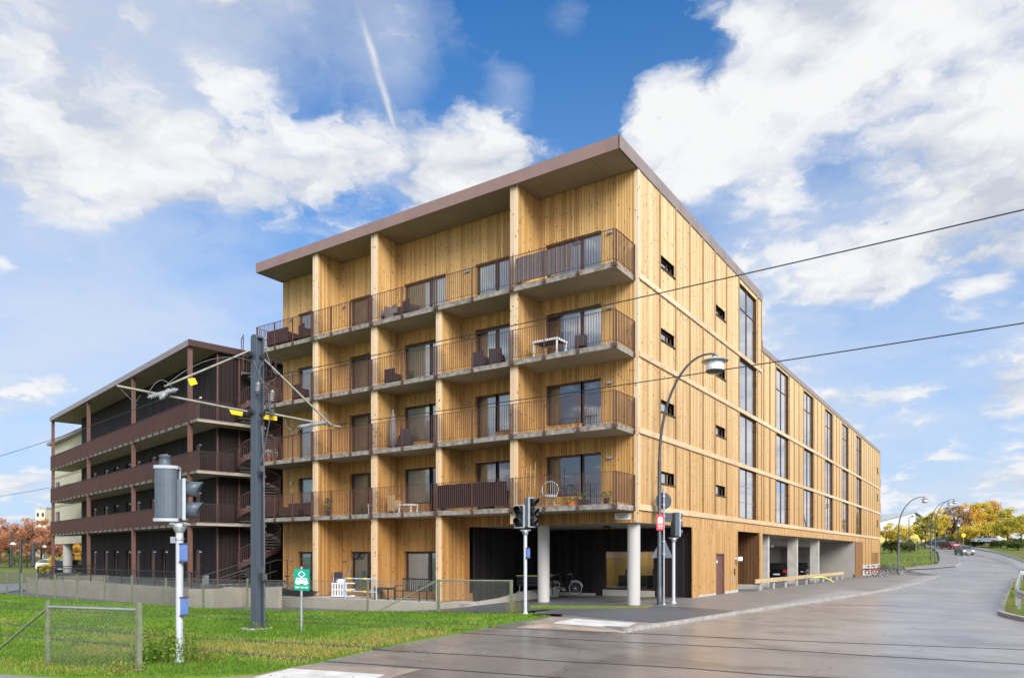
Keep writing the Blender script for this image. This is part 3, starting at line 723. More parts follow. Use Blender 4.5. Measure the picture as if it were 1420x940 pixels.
mb.tube([(p[0], p[1], 13.9) for p in arc((-.3, 0, 12.9), 1.15, .6, pi+.2, 12, (1, 0, 0), (0, 1, 0))], .03, 6)
for p in arc((-.3, 0, 12.9), 1.15, .6, pi+.2, 8, (1, 0, 0), (0, 1, 0)): mb.tube([(p[0], p[1], 12.9), (p[0], p[1], 13.9)], .018, 5)
mb.tube([(-.3, -.9, 12.9), (-.3, -.9, 15.)], .03, 6); mb.tube([(-.3, -.9, 14.9), (-.9, -.6, 14.9), (-.9, -.6, 13.9)], .025, 6); mb.build('top_rail', Mt['rail'], ST)
# ------------------------------------------------------------------ cream house beyond, lodge tower, and the park edge at the left
CPX = lambda px: BPX(px, 2.4)
C_ = thing('cream_house', 'cream rendered house with an open ground floor arcade behind the dark gallery house', 'building', PBs(34, 2.4, 0))
off = PBs(34, 2.4, 0)
s0, s1 = 30.1, CPX(74); so = CPX(92); sc2 = CPX(86)
mb = MB(); bb(mb, s0, s1, 2.4, 11., 3.2, 13.2); bb(mb, s0, s0+.9, 2.4, 11., -.4, 3.2); bb(mb, s0+.9, s1, 2.4, 2.9, 3.05, 3.2); C1 = mb.build('wall', Mt['cream'], C_, off=off)
mb = MB(); bb(mb, s0-.2, s1+.5, 1.9, 11.4, 13.2, 13.5); mb.build('roof', Mt['fascia_street'], C_, off=off)
mb = MB(); mb.lathe([(.42, -.4), (.42, 3.2)], PBs(sc2, 2.9, 0), 20); mb.build('column', Mt['column'], C_, off=off)
for zz in (4.4, 7.4, 10.3):
    mb = MB(); bb(mb, s1-2.6, s1-1.3, 2.32, 2.42, zz+.6, zz+1.9); f = mb.build('window', Mt['frame'], C_, off=off)
    mb = MB(); bb(mb, s1-2.5, s1-1.4, 2.30, 2.32, zz+.7, zz+1.8); mb.build('pane', Mt['carglass'], f, off=off)
    mb = MB(); bb(mb, s1-.4, s1+.9, 2.5, 4., zz-.5, zz-.35); bb(mb, s1-.4, s1+.9, 2.46, 2.5, zz-.5, zz+.5); mb.build('balcony', Mt['railB'], C_, off=off)
    mb = MB(); bb(mb, s0, s1, 2.36, 2.4, zz-.6, zz-.4); mb.build('string_course', Mt['creamtrim'], C_, off=off)
p = at(66, 767, 260); T_ = thing('beige_tower', 'distant beige tower block rising behind the red brown trees at the far left', 'building', (p[0], p[1], 0))
mb = MB(); mb.box(-1.7, 1.7, -4, 4, 0, 17.6, put=lambda x, y, z: tuple(RT*x+FW*y+UP*z)); mb.build('wall', Mt['cream'], T_)
mb = MB(); mb.box(-1.2, 1.5, -3, 3, 17.6, 18.6, put=lambda x, y, z: tuple(RT*x+FW*y+UP*z)); mb.build('roof', Mt['greyroof'], T_)
for z in (3.5, 6.5, 9.5, 12.5, 15.2):
    for x in (-.9, .9):
        mb = MB(); mb.box(x-.4, x+.4, -4.05, -3.99, z, z+1.3, put=lambda x, y, z: tuple(RT*x+FW*y+UP*z)); mb.build('window', Mt['carglass'], T_)
# retaining wall, steps and railing of the dark house
def wallrun(pts, zlo, zhi, th, mb):
    """pts (x, y): a wall swept along a polyline, with mitred joints"""
    vs = []
    k = len(pts)
    for i in range(k):
        a = Vector(pts[max(i-1, 0)]); b = Vector(pts[min(i+1, k-1)]); d = (b-a).normalized(); nn = Vector((-d.y, d.x))*th/2
        c = Vector(pts[i]); zl = zlo[i] if isinstance(zlo, (list, tuple)) else zlo; zh = zhi[i] if isinstance(zhi, (list, tuple)) else zhi
        vs += [(c.x-nn.x, c.y-nn.y, zl), (c.x+nn.x, c.y+nn.y, zl), (c.x+nn.x, c.y+nn.y, zh), (c.x-nn.x, c.y-nn.y, zh)]
    fs = [(0, 1, 2, 3), tuple(range(4*k-4, 4*k))[::-1]]
    for i in range(k-1):
        for j in range(4): fs.append((4*i+j, 4*i+(j+1) % 4, 4*i+4+(j+1) % 4, 4*i+4+j))
    mb.add(vs, fs)
wp = [(-37.6, -1.2), (-37.4, -4.4), (-36.4, -6.4), (-34.2, -7.3), (-30, -7.55), (-24, -7.95), (-19, -8.5), (-15.6, -8.95), (-14.9, -8.4), (-15.0, -7.0)]
RW = thing('retaining_wall', 'low beige concrete retaining wall curving round the terrace of the dark gallery house', 'wall', (-24, -8, 0))
mb = MB(); wallrun(wp, -.3, .66, .22, mb); mb.build('wall', Mt['conc_wall'], RW, off=(-24, -8, 0))
mb = MB()
for x in (-33, -30.5, -28, -25.5, -23, -20.5, -18): 
    y = np.interp(x, [q[0] for q in wp[3:8]], [q[1] for q in wp[3:8]]); mb.box(x-.008, x+.008, y-.114, y+.0, -.2, .662)
mb.build('joint', Mt['steel_dark'], RW, off=(-24, -8, 0))
RLo = (-24, -7.6, .66)
RL = thing('terrace_railing', 'black steel railing with thin posts standing behind the beige retaining wall', 'railing', RLo)
rp = [(-37.2, -1.6), (-36.9, -4.4), (-36., -6.0), (-34., -6.9), (-30, -7.2), (-24, -7.6), (-19, -8.1), (-15.7, -8.5)]
mb = MB(); mb.tube([(x, y, 1.3) for x, y in rp], .022, 6); mb.tube([(x, y, .75) for x, y in rp], .014, 6); mb.build('handrail', Mt['black_steel'], RL, off=RLo)
def along(pts, step):
    out = []; acc = 0
    for (a, b) in zip(pts, pts[1:]):
        a = Vector(a); b = Vector(b); L = (b-a).length; t = -acc
        while t <= L:
            if t >= 0: out.append(tuple(a.lerp(b, t/L)))
            t += step
        acc = L-(t-step)
    return out
mb = MB()
for x, y in along(rp, 1.75): mb.box(x-.02, x+.02, y-.02, y+.02, .2, 1.3)
mb.build('post', Mt['black_steel'], RL, off=RLo)
mb = MB()
for x, y in along(rp, .11): mb.box(x-.004, x+.004, y-.004, y+.004, .76, 1.29)
mb.build('baluster', Mt['black_steel'], RL, off=RLo)['kind'] = 'stuff'
# steps with sloped cheek wall and handrails (px 280-390)
p0 = onax(297, 838, 2, -.12); SW = thing('entrance_steps', 'concrete steps with a sloped beige cheek wall and black handrails', 'steps', (p0[0], p0[1], 0))
so_ = (p0[0], p0[1], 0)
mb = MB(); cw = [(0, -.15), (0, .05), (1.05, .60), (3.7, .74), (3.7, -.15)]
mb.prism(cw, lambda u, d, z: (u, d+u*.12, z), 0, .2); mb.build('cheek_wall', Mt['conc_wall'], SW)
mb = MB()
for i in range(5): mb.box(-1.6, .3, .3+i*.3, .3+(i+1)*.3, -.15, -.02+i*.14)
mb.build('flight', Mt['conc'], SW)
for x in (-1.7, -.05):
    mb = MB(); mb.tube([(x, .0, 0), (x, .0, .95), (x+.9, 2.6, 1.8), (x+.9, 3.2, 1.8), (x+.9, 3.2, .5)], .022, 6); mb.tube([(x, 0, .5), (x+.9, 2.6, 1.3)], .016, 6)
    for i in range(1, 9): mb.tube([(x+.1*i, .29*i, 0.05*i), (x+.1*i, .29*i, .95+.094*i)], .009, 5)
    mb.build('handrail', Mt['black_steel'], SW)
q = onax(285, 812, 2, .2); bo = thing('bollard_light', 'pale grey box bollard light standing at the top of the entrance steps', 'bollard', (q[0], q[1], .2))
mb = MB(); mb.box(-.17, .17, -.12, .12, 0, .62); mb.build('casing', Mt['steel'], bo, .02); mb = MB(); mb.box(-.15, .15, -.126, -.122, .50, .56); mb.build('light_slot', Mt['black_plastic'], bo)
# planked terrace of the pine house
ter = [(-21.3, .2), (-21.3, -5.6), (-17, -5.9), (-11.6, -5.85), (-8.95, -5.4), (-6.9, -4.5), (-6.3, -2.8), (-6.6, -.6), (-8.25, -.2), (-8.25, .2)]
mb = MB(); mb.prism(ter, lambda a, b, c: (a, c, b), -.35, -.03); o = mb.build('terrace', Mt['conc'], None); tag(o, kind='structure')
mb = MB(); wallrun([(-21.2, -5.7), (-17, -6.), (-11.6, -5.95), (-8.95, -5.5), (-6.9, -4.6), (-6.35, -3.2), (-6.5, -2.3)], -.35, [.30, .30, .28, .25, .18, .10, .02], .2, mb); o = mb.build('terrace_kerb', Mt['conc_wall']); tag(o, 'low pale concrete edge along the front of the garden terrace', 'kerb')
mb = MB(); wallrun([(-6.55, -2.4), (-6.7, .2), (-7.0, 2.5), (-7.1, 6.0)], -.2, [.04, .12, .30, .42], .16, mb); o = mb.build('ramp_kerb', Mt['conc'], None)
tag(o, 'low concrete ramp kerb running into the dark undercroft beside the fence', 'kerb')
def inpoly(x, y, poly):
    c = np.zeros(len(x), bool); k = len(poly)
    for i in range(k):
        x1, y1 = poly[i]; x2, y2 = poly[(i+1) % k]
        if abs(y1-y2) < 1e-12: continue
        t = ((y1 > y) != (y2 > y)) & (x < (x2-x1)*(y-y1)/(y2-y1)+x1); c ^= t
    return c
# ------------------------------------------------------------------ ground surfaces
def grid_sheet(name, polyxy, zoff, m, step=2.0, thick=0.0, zf=None, skirt=.0):
    """a ground surface: the outline cut along a grid and laid on the terrain"""
    bm = bmesh.new(); vs = [bm.verts.new((x, y, 0)) for x, y in polyxy]
    bm.faces.new(vs); bmesh.ops.triangulate(bm, faces=bm.faces)
    xs = [p[0] for p in polyxy]; ys = [p[1] for p in polyxy]
    if step:
        for ax, lo, hi in ((0, min(xs), max(xs)), (1, min(ys), max(ys))):
            g = math.floor(lo/step)*step
            while g < hi:
                nrm = (1, 0, 0) if ax == 0 else (0, 1, 0); co = (g, 0, 0) if ax == 0 else (0, g, 0)
                bmesh.ops.bisect_plane(bm, geom=bm.verts[:]+bm.edges[:]+bm.faces[:], plane_co=co, plane_no=nrm); g += step
    co = np.array([v.co[:] for v in bm.verts]); z = (H(co[:, 0], co[:, 1])+zoff) if zf is None else zf(co[:, 0], co[:, 1])
    for v, q in zip(bm.verts, z): v.co.z = q
    bmesh.ops.recalc_face_normals(bm, faces=bm.faces)
    for f in bm.faces:
        if f.normal.z < 0: f.normal_flip()
        f.smooth = True
    if skirt:
        be = [e for e in bm.edges if len(e.link_faces) == 1]; r = bmesh.ops.extrude_edge_only(bm, edges=be)
        for v in r['geom']:
            if isinstance(v, bmesh.types.BMVert): v.co.z -= skirt
    me = bpy.data.meshes.new(name); bm.to_mesh(me); bm.free(); me.materials.append(m)
    o = bpy.data.objects.new(name, me); COL.objects.link(o); return tag(o, kind='structure')
def asphalt(name, c0, c1, rough0, rough1, tint=None, sc=.35, coat=0.):
    m, nt, b = newmat(name); p = wpos(nt)
    big = noise(nt, mapping(nt, p, (1, .55, 1)), sc, 4, .6, .6); fine = noise(nt, p, 55, 2, .6); mid = noise(nt, p, 2.1, 6, .7)
    f = mathn(nt, 'ADD', mathn(nt, 'MULTIPLY', big, .66), mathn(nt, 'MULTIPLY', mid, .34))
    c = ramp(nt, f, [(.35, c0), (.62, c1)])
    if tint:
        rust = noise(nt, mapping(nt, p, (.6, 1, 1)), .22, 5, .7, 1.); c = mixc(nt, ramp(nt, rust, [(.5, 0.), (.68, .55)]), c, tint)
    c = mixc(nt, mathn(nt, 'MULTIPLY', fine, .5), c, (.02, .02, .02), 'MIX') if False else mixc(nt, .3, c, ramp(nt, noise(nt, p, 30, 3, .75), [(.36, .02), (.66, .40)]))
    nt.links.new(c, b.inputs['Base Color'])
    wet = noise(nt, mapping(nt, p, (1, .8, 1)), .16, 2, .5, .3)
    nt.links.new(ramp(nt, wet, [(.40, rough0), (.62, rough1)]), b.inputs['Roughness']); b.inputs['Specular IOR Level'].default_value = .95
    if coat:
        vo = nt.nodes.new('ShaderNodeTexVoronoi'); vo.feature = 'DISTANCE_TO_EDGE'; vo.inputs['Scale'].default_value = .16
        wp_ = nt.nodes.new('ShaderNodeVectorMath'); wp_.operation = 'MULTIPLY_ADD'; nt.links.new(nt.nodes.new('ShaderNodeTexNoise').outputs['Color'], wp_.inputs[0]); wp_.inputs[1].default_value = (1.2, 1.2, 0); nt.links.new(p, wp_.inputs[2]); nt.links.new(wp_.outputs[0], vo.inputs['Vector'])
        nn = wp_.inputs[0].links[0].from_node; nn.inputs['Scale'].default_value = .9; nn.inputs['Detail'].default_value = 6; nt.links.new(p, nn.inputs['Vector'])
        ck = mathn(nt, 'LESS_THAN', vo.outputs['Distance'], .0022); c2 = mixc(nt, mathn(nt, 'MULTIPLY', ck, .6), c, (.035, .03, .028))
        v2 = nt.nodes.new('ShaderNodeTexVoronoi'); v2.distance = 'CHEBYCHEV'; v2.inputs['Scale'].default_value = .11; nt.links.new(mapping(nt, p, (1, .5, 1)), v2.inputs['Vector']); sp_ = nt.nodes.new('ShaderNodeSeparateColor'); nt.links.new(v2.outputs['Color'], sp_.inputs[0])
        dw = ramp(nt, noise(nt, mapping(nt, p, (.38, .75, 1)), .9, 7, .68, .4), [(.50, 0.), (.64, .62)]); c2 = mixc(nt, dw, c2, (.075, .058, .048))
        c3 = mixc(nt, mathn(nt, 'MULTIPLY', mathn(nt, 'GREATER_THAN', sp_.outputs[0], .72), .22), c2, (.09, .08, .075)); nt.links.new(c3, b.inputs['Base Color'])
        nt.links.new(ramp(nt, wet, [(.36, coat*.45), (.62, coat)]), b.inputs['Coat Weight']); b.inputs['Coat Roughness'].default_value = .27; b.inputs['Coat IOR'].default_value = 1.33
    bump(nt, b, fine, .2, .003); return m
M_road = asphalt('wet road asphalt', (.165, .132, .112), (.35, .305, .27), .34, .55, (.30, .20, .125), coat=.75)
M_pave = asphalt('pavement asphalt', (.165, .142, .127), (.25, .222, .20), .45, .7)
M_path = asphalt('fresh black asphalt', (.028, .028, .032), (.052, .052, .058), .45, .7)
M_lane = asphalt('grey lane asphalt', (.15, .15, .155), (.24, .24, .25), .4, .6)
def grassmat(name):
    m, nt, b = newmat(name); p = wpos(nt)
    a = noise(nt, p, .45, 5, .6, .4); f = noise(nt, p, 9, 4, .7)
    c = ramp(nt, mathn(nt, 'ADD', mathn(nt, 'MULTIPLY', a, .6), mathn(nt, 'MULTIPLY', f, .4)), [(.3, (.04, .075, .012)), (.5, (.09, .17, .015)), (.7, (.17, .2, .03))])
    nt.links.new(c, b.inputs['Base Color']); b.inputs['Roughness'].default_value = .9; b.inputs['Specular IOR Level'].default_value = .1
    bump(nt, b, f, .6, .05); return m
M_grass = grassmat('lawn soil and turf'); 
def vergemat(name):
    m, nt, b = newmat(name); p = wpos(nt)
    a = noise(nt, p, .22, 5, .65, .6); f = noise(nt, p, 6, 4, .7)
    c = ramp(nt, mathn(nt, 'ADD', mathn(nt, 'MULTIPLY', a, .75), mathn(nt, 'MULTIPLY', f, .25)), [(.3, (.05, .10, .015)), (.48, (.12, .17, .03)), (.56, (.2, .16, .07)), (.7, (.10, .075, .05))])
    nt.links.new(c, b.inputs['Base Color']); b.inputs['Roughness'].default_value = .9; b.inputs['Specular IOR Level'].default_value = .1
    bump(nt, b, f, .6, .08); return m
M_verge = vergemat('rough verge')
# the wide ground: one sheet to the horizon
g1 = list(np.arange(-60, 60.1, 4.)); gx = [-900, -600, -400, -280, -200, -150, -120, -100, -80]+g1+[80, 100, 130, 170, 230, 320, 460, 700, 1000]
gy = [-300, -150, -90, -60]+list(np.arange(-44, 180.1, 4.))+[200, 230, 270, 330, 420, 560, 800, 1200, 1800]
X, Y = np.meshgrid(gx, gy); Zg = H(X.ravel(), Y.ravel())-np.where(Y.ravel() < 16, .34, .14)
me = bpy.data.meshes.new('ground'); nx, ny = len(gx), len(gy)
me.from_pydata(np.stack([X.ravel(), Y.ravel(), Zg], -1).tolist(), [], [(j*nx+i, j*nx+i+1, (j+1)*nx+i+1, (j+1)*nx+i) for j in range(ny-1) for i in range(nx-1)])
me.materials.append(M_verge); o = bpy.data.objects.new('ground', me); COL.objects.link(o); tag(o, kind='structure')
g2 = lambda px, py, z=0.: tuple(onax(px, py, 2, z)[:2])
# lawn / road edge in the foreground
edge = [g2(-260, 924), g2(0, 931), g2(110, 938), g2(250, 938), g2(350, 934), g2(440, 916), g2(500, 902), g2(560, 889), g2(640, 875), g2(700, 863), g2(760, 854), g2(775, 850)]
fence_line = [g2(735, 850), g2(709, 849.5), g2(608, 848), g2(510, 847.5), g2(343, 845), g2(282, 842), g2(183, 836), g2(107, 831), g2(51, 827), g2(10, 823)]
path_near = [(x, y-.25) for x, y in fence_line]
lawn_poly = edge+path_near+[(-60, -9.6), (-60, -30)]
lawn = grid_sheet('lawn', lawn_poly, 0, M_grass, 1.5, skirt=.12, zf=lambda x, y: np.full_like(x, 0.0))
path = grid_sheet('footpath', [(-2.4, -4.9)]+path_near[1:]+[(-60, -9.0), (-60, -4.), (-38, -4.2), (-36.4, -6.), (-30, -7.2), (-15, -8.3), (-14, -5), (-8, -.5), (-8.2, 6.2), (-1.9, 6.2), (-1.9, -.3)], 0, M_path, 1.5,
    zf=lambda x, y: -.14*sm(-4.5, -8, x)+.05*(1-sm(-6, -2.5, x))*0+.035*sm(-7, -3, x))
lane = grid_sheet('lane', [(-33, -9.3), (-36.5, -6.9), (-38.2, -3), (-45, 14), (-60, 30), (-66, 28), (-50, 5), (-46, -8.8)], 0, M_lane, 0, zf=lambda x, y: np.full_like(x, -.08))
terrB = grid_sheet('terrace_ground', [tuple(q) for q in wp[:8]]+[(-14.9, -7.5), (-20.8, -2), (-20.9, 16), (-64, 16), (-64, 6), (-45, 2)], 0, M_path, 0, zf=lambda x, y: np.full_like(x, .22))
# road
kerb_px = [(867, 872), (903, 866), (940, 861), (1024, 847.5), (1083, 839), (1120, 833.5), (1186, 823.5), (1238, 815.5), (1268, 808), (1302, 797.5)]
kerb = [tuple(onh(px, py, .05)[:2]) for px, py in kerb_px]
R_edge = [tuple(onh(px, py)[:2]) for px, py in ((1430, 861), (1402, 855), (1388, 851), (1391, 838), (1396, 825), (1402, 811), (1409, 800), (1418, 790))]+[(15.6, 60), (15.6, 72)]+[tuple(onh(px, py)[:2]) for px, py in ((1420, 777.5), (1400, 769.5), (1380, 763.5), (1362, 759), (1345, 755.5), (1325, 753), (1300, 751.5))]
L_far = [tuple(onh(px, py)[:2]) for px, py in ((1238, 757), (1288, 758.5), (1302, 762), (1316, 768), (1327, 774), (1332, 780), (1326, 785), (1296, 788), (1256, 790))]
road_poly = [(-2.0, -60), (-30, -45)]+edge[1:]+[(-1.9, -4.9), (-1.9, 6.1), (-.1, 6.1), (-.1, 30), (-.1, 71), (-4, 71), (-4, 80)]+L_far[::-1][:1]
road_poly = [(60, -60), (-14, -60)]+[(x-.3, y+.4) for x, y in edge[1:]]+[(-2.2, -4.8), (-2., 6.), (-.3, 6.), (-.3, 74)]+[L_far[-1]]+L_far[::-1][1:]+R_edge[::-1][1:]+[(60, R_edge[0][1]-6)]
road = grid_sheet('road', road_poly, -.035, M_road, 2.)
pave_poly = kerb+[tuple(onh(1283, 799)[:2]), tuple(onh(1240, 796.5)[:2]), (-.02, 71), (-.02, 52), (-7., 52), (-7., 18), (-.02, 17.9), (-4.4, 17.4), (-4.4, 13), (-.02, 13), (-.02, 6.2), (-1.9, 6.2), (-1.9, -.3), g2(742, 850.), g2(775, 852), g2(815, 867)]
pave = grid_sheet('pavement', pave_poly, .055, M_pave, 2., skirt=.15)
dk = grid_sheet('dark_pavement', [g2(737, 851, .06), g2(775, 851, .06), g2(905, 863, .06), (kerb[2][0]-.1, kerb[2][1]), (kerb[3][0]-.12, kerb[3][1]), (2.2, .4), (-1.85, .3)], .0, M_path, 1., zf=lambda x, y: np.full_like(x, .066))
sp = [tuple(onh(px, py)[:2]) for px, py in ((1332, 780), (1327, 774), (1316, 768), (1302, 762), (1293, 760), (1301, 766), (1303, 776), (1300, 782), (1254, 787.5), (1256, 790), (1296, 788), (1326, 785))]
pave2 = grid_sheet('pavement', sp, .05, M_pave, 2.)
# kerb stones
def kerbrun(name, pts, top, label, w=.14, zl=-.15, m='kerb'):
    mb = MB(); P_ = along(pts, 1.0)+[pts[-1]]
    for (a, b) in zip(P_, P_[1:]):
        za, zb_ = h(*a)+top, h(*b)+top; A_ = Vector((*a, za)); B_ = Vector((*b, zb_)); d_ = (B_-A_)
        if d_.length < .05: continue
        A2 = A_+d_*.004; B2 = B_-d_*.004; j = random.uniform(-.006, .006)
        mb.bar(A2-Vector((0, 0, .12-j)), B2-Vector((0, 0, .12-j)), w, .24)
    o = mb.build(name, Mt[m]); return tag(o, kind='structure')
kerbrun('kerb', kerb, .075, '')
kerbrun('kerb', [tuple(onh(px, py)[:2]) for px, py in ((1254, 789.5), (1296, 787.5), (1326, 784.5), (1332, 780), (1327, 774), (1316, 768))], .08, '')
kerbrun('kerb', [R_edge[i] for i in range(0, 8)], .09, '', .2)
# pale crossing strips
strip = mat('white crossing slabs', (.62, .59, .54), .7, 0, .22, 2.2); sfr = mat('brown crossing concrete', (.30, .235, .18), .8, 0, .2, 2.)
pa_, pb_ = np.array(g2(700, 868)), np.array(g2(870, 876)); pn_ = np.array([-(pb_-pa_)[1], (pb_-pa_)[0]]); pn_ /= np.linalg.norm(pn_)
def padz(t): return lambda x, y: -.024+np.clip(np.abs((x-pa_[0])*pn_[0]+(y-pa_[1])*pn_[1])/1.1, 0, 1)*(t+.024)
grid_sheet('crossing_pad', [g2(795, 856, .05), g2(905, 866, .05), g2(866, 873, .05), g2(762, 866, .05), g2(715, 866, .05), g2(762, 855, .05)], .07, sfr, .5, zf=padz(.070), skirt=.1)
grid_sheet('crossing_strip', [g2(798, 858.5, .05), g2(884, 864.5, .05), g2(868, 870, .05), g2(766, 864, .05)], .069, strip, .5, zf=padz(.078))
grid_sheet('crossing_pad', [g2(395, 921), g2(430, 919), g2(585, 925), g2(515, 945), g2(440, 960), g2(290, 941)], -.028, sfr, 0)
grid_sheet('crossing_strip', [g2(402, 924.5), g2(535, 933), g2(490, 950), g2(350, 937)], -.022, strip, 0)
grid_sheet('road_marking', [tuple(onh(px, py)[:2]) for px, py in ((1140, 836.5), (1245, 837.6), (1245, 838.4), (1140, 837.4))], -.028, M_pave, 2.)
# tram rails
rp_px = [
 [(-60, 831), (0, 834.5), (56, 839.5), (200, 846), (340, 852), (440, 857), (560, 862), (690, 868), (760, 871.5), (860, 875), (1010, 882), (1100, 886), (1200, 890), (1420, 898)],
 [(-60, 838), (0, 842), (60, 846), (200, 853), (340, 859), (440, 864), (560, 870), (672, 877), (830, 886), (1060, 897), (1200, 906), (1420, 918)],
 [(-60, 857), (0, 865), (66, 869.5), (160, 877), (240, 883), (330, 888.5), (446, 894), (540, 899.5), (700, 908), (760, 913), (950, 923), (1060, 932), (1160, 937), (1420, 950)],
 [(-60, 874), (0, 881), (60, 884.5), (140, 892), (200, 897), (290, 903), (370, 909), (450, 914), (500, 917), (600, 924), (700, 931), (770, 936), (850, 943), (1000, 955)]]
mb_g = None
for i, pl_ in enumerate(rp_px):
    pts = [Vector((*g2(px, py), 0)) for px, py in pl_]
    mb = MB(); dense = []
    for a, b in zip(pts, pts[1:]):
        k = max(1, int((b-a).length/.6)); dense += [a.lerp(b, q/k) for q in range(k)]
    dense.append(pts[-1])
    wob = [Vector((p.x, p.y, .004 if inpoly(np.array([p.x]), np.array([p.y]), lawn_poly)[0] else -.052)) for p in dense]
    for a, b in zip(wob, wob[1:]):
        mb.bar(a, b+(b-a)*.003, .058, .05)
    lab = ('far rail of the far tram track crossing lawn and road', 'near rail of the far tram track crossing lawn and road', 'far rail of the near tram track crossing lawn and road', 'nearest tram rail, running past the pale traffic signal into the road')[i]
    o = mb.build('tram_rail', Mt['steel_dark']); tag(o, lab, 'tram rail', 'tram rails')
    inr = [p for p in dense if p.x > -7.5+(-3.2 if i > 1 else 0)]
    mb = MB()
    for a, b in zip(dense, dense[1:]):
        onl = inpoly(np.array([a.x, b.x, a.x*2-b.x]), np.array([a.y, b.y, a.y*2-b.y]), lawn_poly).all()
        zz_ = -.008 if onl else -.0435; mb.bar(a+Vector((0, 0, zz_)), b+Vector((0, 0, zz_)), .24 if onl else .10, .024)
    s_ = mb.build('rail_bed', Mt['soil'], o)
# ------------------------------------------------------------------ grass, leaves, weeds
def vnoise(x, y, s, seed):
    r = np.random.default_rng(seed).random((64, 64)); u = x*s; v = y*s
    i = np.floor(u).astype(int); j = np.floor(v).astype(int); fu = u-i; fv = v-j; fu = fu*fu*(3-2*fu); fv = fv*fv*(3-2*fv)
    g = lambda a, b: r[a % 64, b % 64]
    return (g(i, j)*(1-fu)+g(i+1, j)*fu)*(1-fv)+(g(i, j+1)*(1-fu)+g(i+1, j+1)*fu)*fv
def tri_mesh(name, V, rnd, m):
    k = len(V)//3; me = bpy.data.meshes.new(name); me.vertices.add(k*3); me.loops.add(k*3); me.polygons.add(k)
    me.vertices.foreach_set('co', V.astype(np.float32).ravel()); me.loops.foreach_set('vertex_index', np.arange(k*3, dtype=np.int32))
    me.polygons.foreach_set('loop_start', np.arange(0, k*3, 3, dtype=np.int32)); me.polygons.foreach_set('loop_total', np.full(k, 3, np.int32))
    a = me.attributes.new('rnd', 'FLOAT', 'FACE'); a.data.foreach_set('value', rnd.astype(np.float32))
    me.materials.append(m); me.update(); me.validate(); o = bpy.data.objects.new(name, me); COL.objects.link(o); return o
def quad_mesh(name, V, rnd, m, parent=None):
    k = len(V)//4; me = bpy.data.meshes.new(name); me.vertices.add(k*4); me.loops.add(k*4); me.polygons.add(k)
    me.vertices.foreach_set('co', V.astype(np.float32).ravel()); me.loops.foreach_set('vertex_index', np.arange(k*4, dtype=np.int32))
    me.polygons.foreach_set('loop_start', np.arange(0, k*4, 4, dtype=np.int32)); me.polygons.foreach_set('loop_total', np.full(k, 4, np.int32))
    a = me.attributes.new('rnd', 'FLOAT', 'FACE'); a.data.foreach_set('value', rnd.astype(np.float32))
    me.materials.append(m); me.update(); o = bpy.data.objects.new(name, me); COL.objects.link(o)
    if parent is not None: o.parent = parent
    return o
railpts = [np.array([g2(px, py) for px, py in q]) for q in rp_px]
def raildist(x, y):
    best = np.full(len(x), 9.)
    for q in railpts:
        for a, b in zip(q, q[1:]):
            d = b-a; t = np.clip(((x-a[0])*d[0]+(y-a[1])*d[1])/(d@d), 0, 1); best = np.minimum(best, np.hypot(x-a[0]-t*d[0], y-a[1]-t*d[1]))
    return best
N0 = 1_500_000
gxx = RNG.uniform(-48, 1, N0); gyy = RNG.uniform(-24, -3.5, N0)
rel = np.stack([gxx-CAM[0], gyy-CAM[1]], -1); dep = rel @ FW[:2]; lat = rel @ RT[:2]
ok = inpoly(gxx, gyy, lawn_poly) & (dep > 8) & (np.abs(lat/dep) < .76)
keep = RNG.random(N0) < np.clip((15./dep)**2.2, 0.05, 1.)*.9
gxx, gyy, dep = gxx[ok & keep], gyy[ok & keep], dep[ok & keep]
edist = np.full(len(gxx), 9.)
for a, b in zip(edge, edge[1:]):
    a = np.array(a); b = np.array(b); d = b-a; t = np.clip(((gxx-a[0])*d[0]+(gyy-a[1])*d[1])/(d@d), 0, 1); edist = np.minimum(edist, np.hypot(gxx-a[0]-t*d[0], gyy-a[1]-t*d[1]))
rdst = raildist(gxx, gyy)
nz = .5*vnoise(gxx, gyy, .5, 1)+.3*vnoise(gxx, gyy, 1.7, 2)+.2*vnoise(gxx, gyy, 5., 3)
near = np.clip(1.2-edist/2.2, 0, 1)
track = ((gyy < -13.6+.0*gxx) & (raildist(gxx, gyy) < .9)).astype(float)
dry = np.clip((nz-.5)*2.2+.02+near**1.5*.42+track*.45, 0, 1)
thin = RNG.random(len(gxx)) < np.where(rdst < .17, .10, np.clip(1.05-.35*track-.25*(near > .7), 0, 1))
gxx, gyy, dep, dry, nz, near = [q[thin] for q in (gxx, gyy, dep, dry, nz, near)]
k = len(gxx); hh = (.035+.06*RNG.random(k)**1.5)*(1+.25*near*(nz > .55))*(.6+.6*nz); ww = .006*np.clip(dep/9., 1, 3.2)*(.7+.6*RNG.random(k))
an = RNG.uniform(0, 2*pi, k); ta = RNG.uniform(0, 2*pi, k); tl = hh*RNG.uniform(.1, .9, k)
V = np.zeros((k, 3, 3)); V[:, 0] = np.stack([gxx-np.cos(an)*ww, gyy-np.sin(an)*ww, np.full(k, -.004)], -1); V[:, 1] = np.stack([gxx+np.cos(an)*ww, gyy+np.sin(an)*ww, np.full(k, -.004)], -1)
V[:, 2] = np.stack([gxx+np.cos(ta)*tl, gyy+np.sin(ta)*tl, hh], -1)
M_blade = leafmat('grass blades', (.06, .135, .012), (.15, .25, .028), (.30, .235, .07), .15)
rn = np.clip(.18+.35*(nz-.3)+RNG.normal(0, .12, k)+.62*dry*(RNG.random(k) < .25+.62*dry), 0, 1)
o = tri_mesh('grass', V.reshape(-1, 3), rn, M_blade); tag(o, 'short green grass with dry yellow patches along the tram rails and kerb', 'grass', kind='stuff')
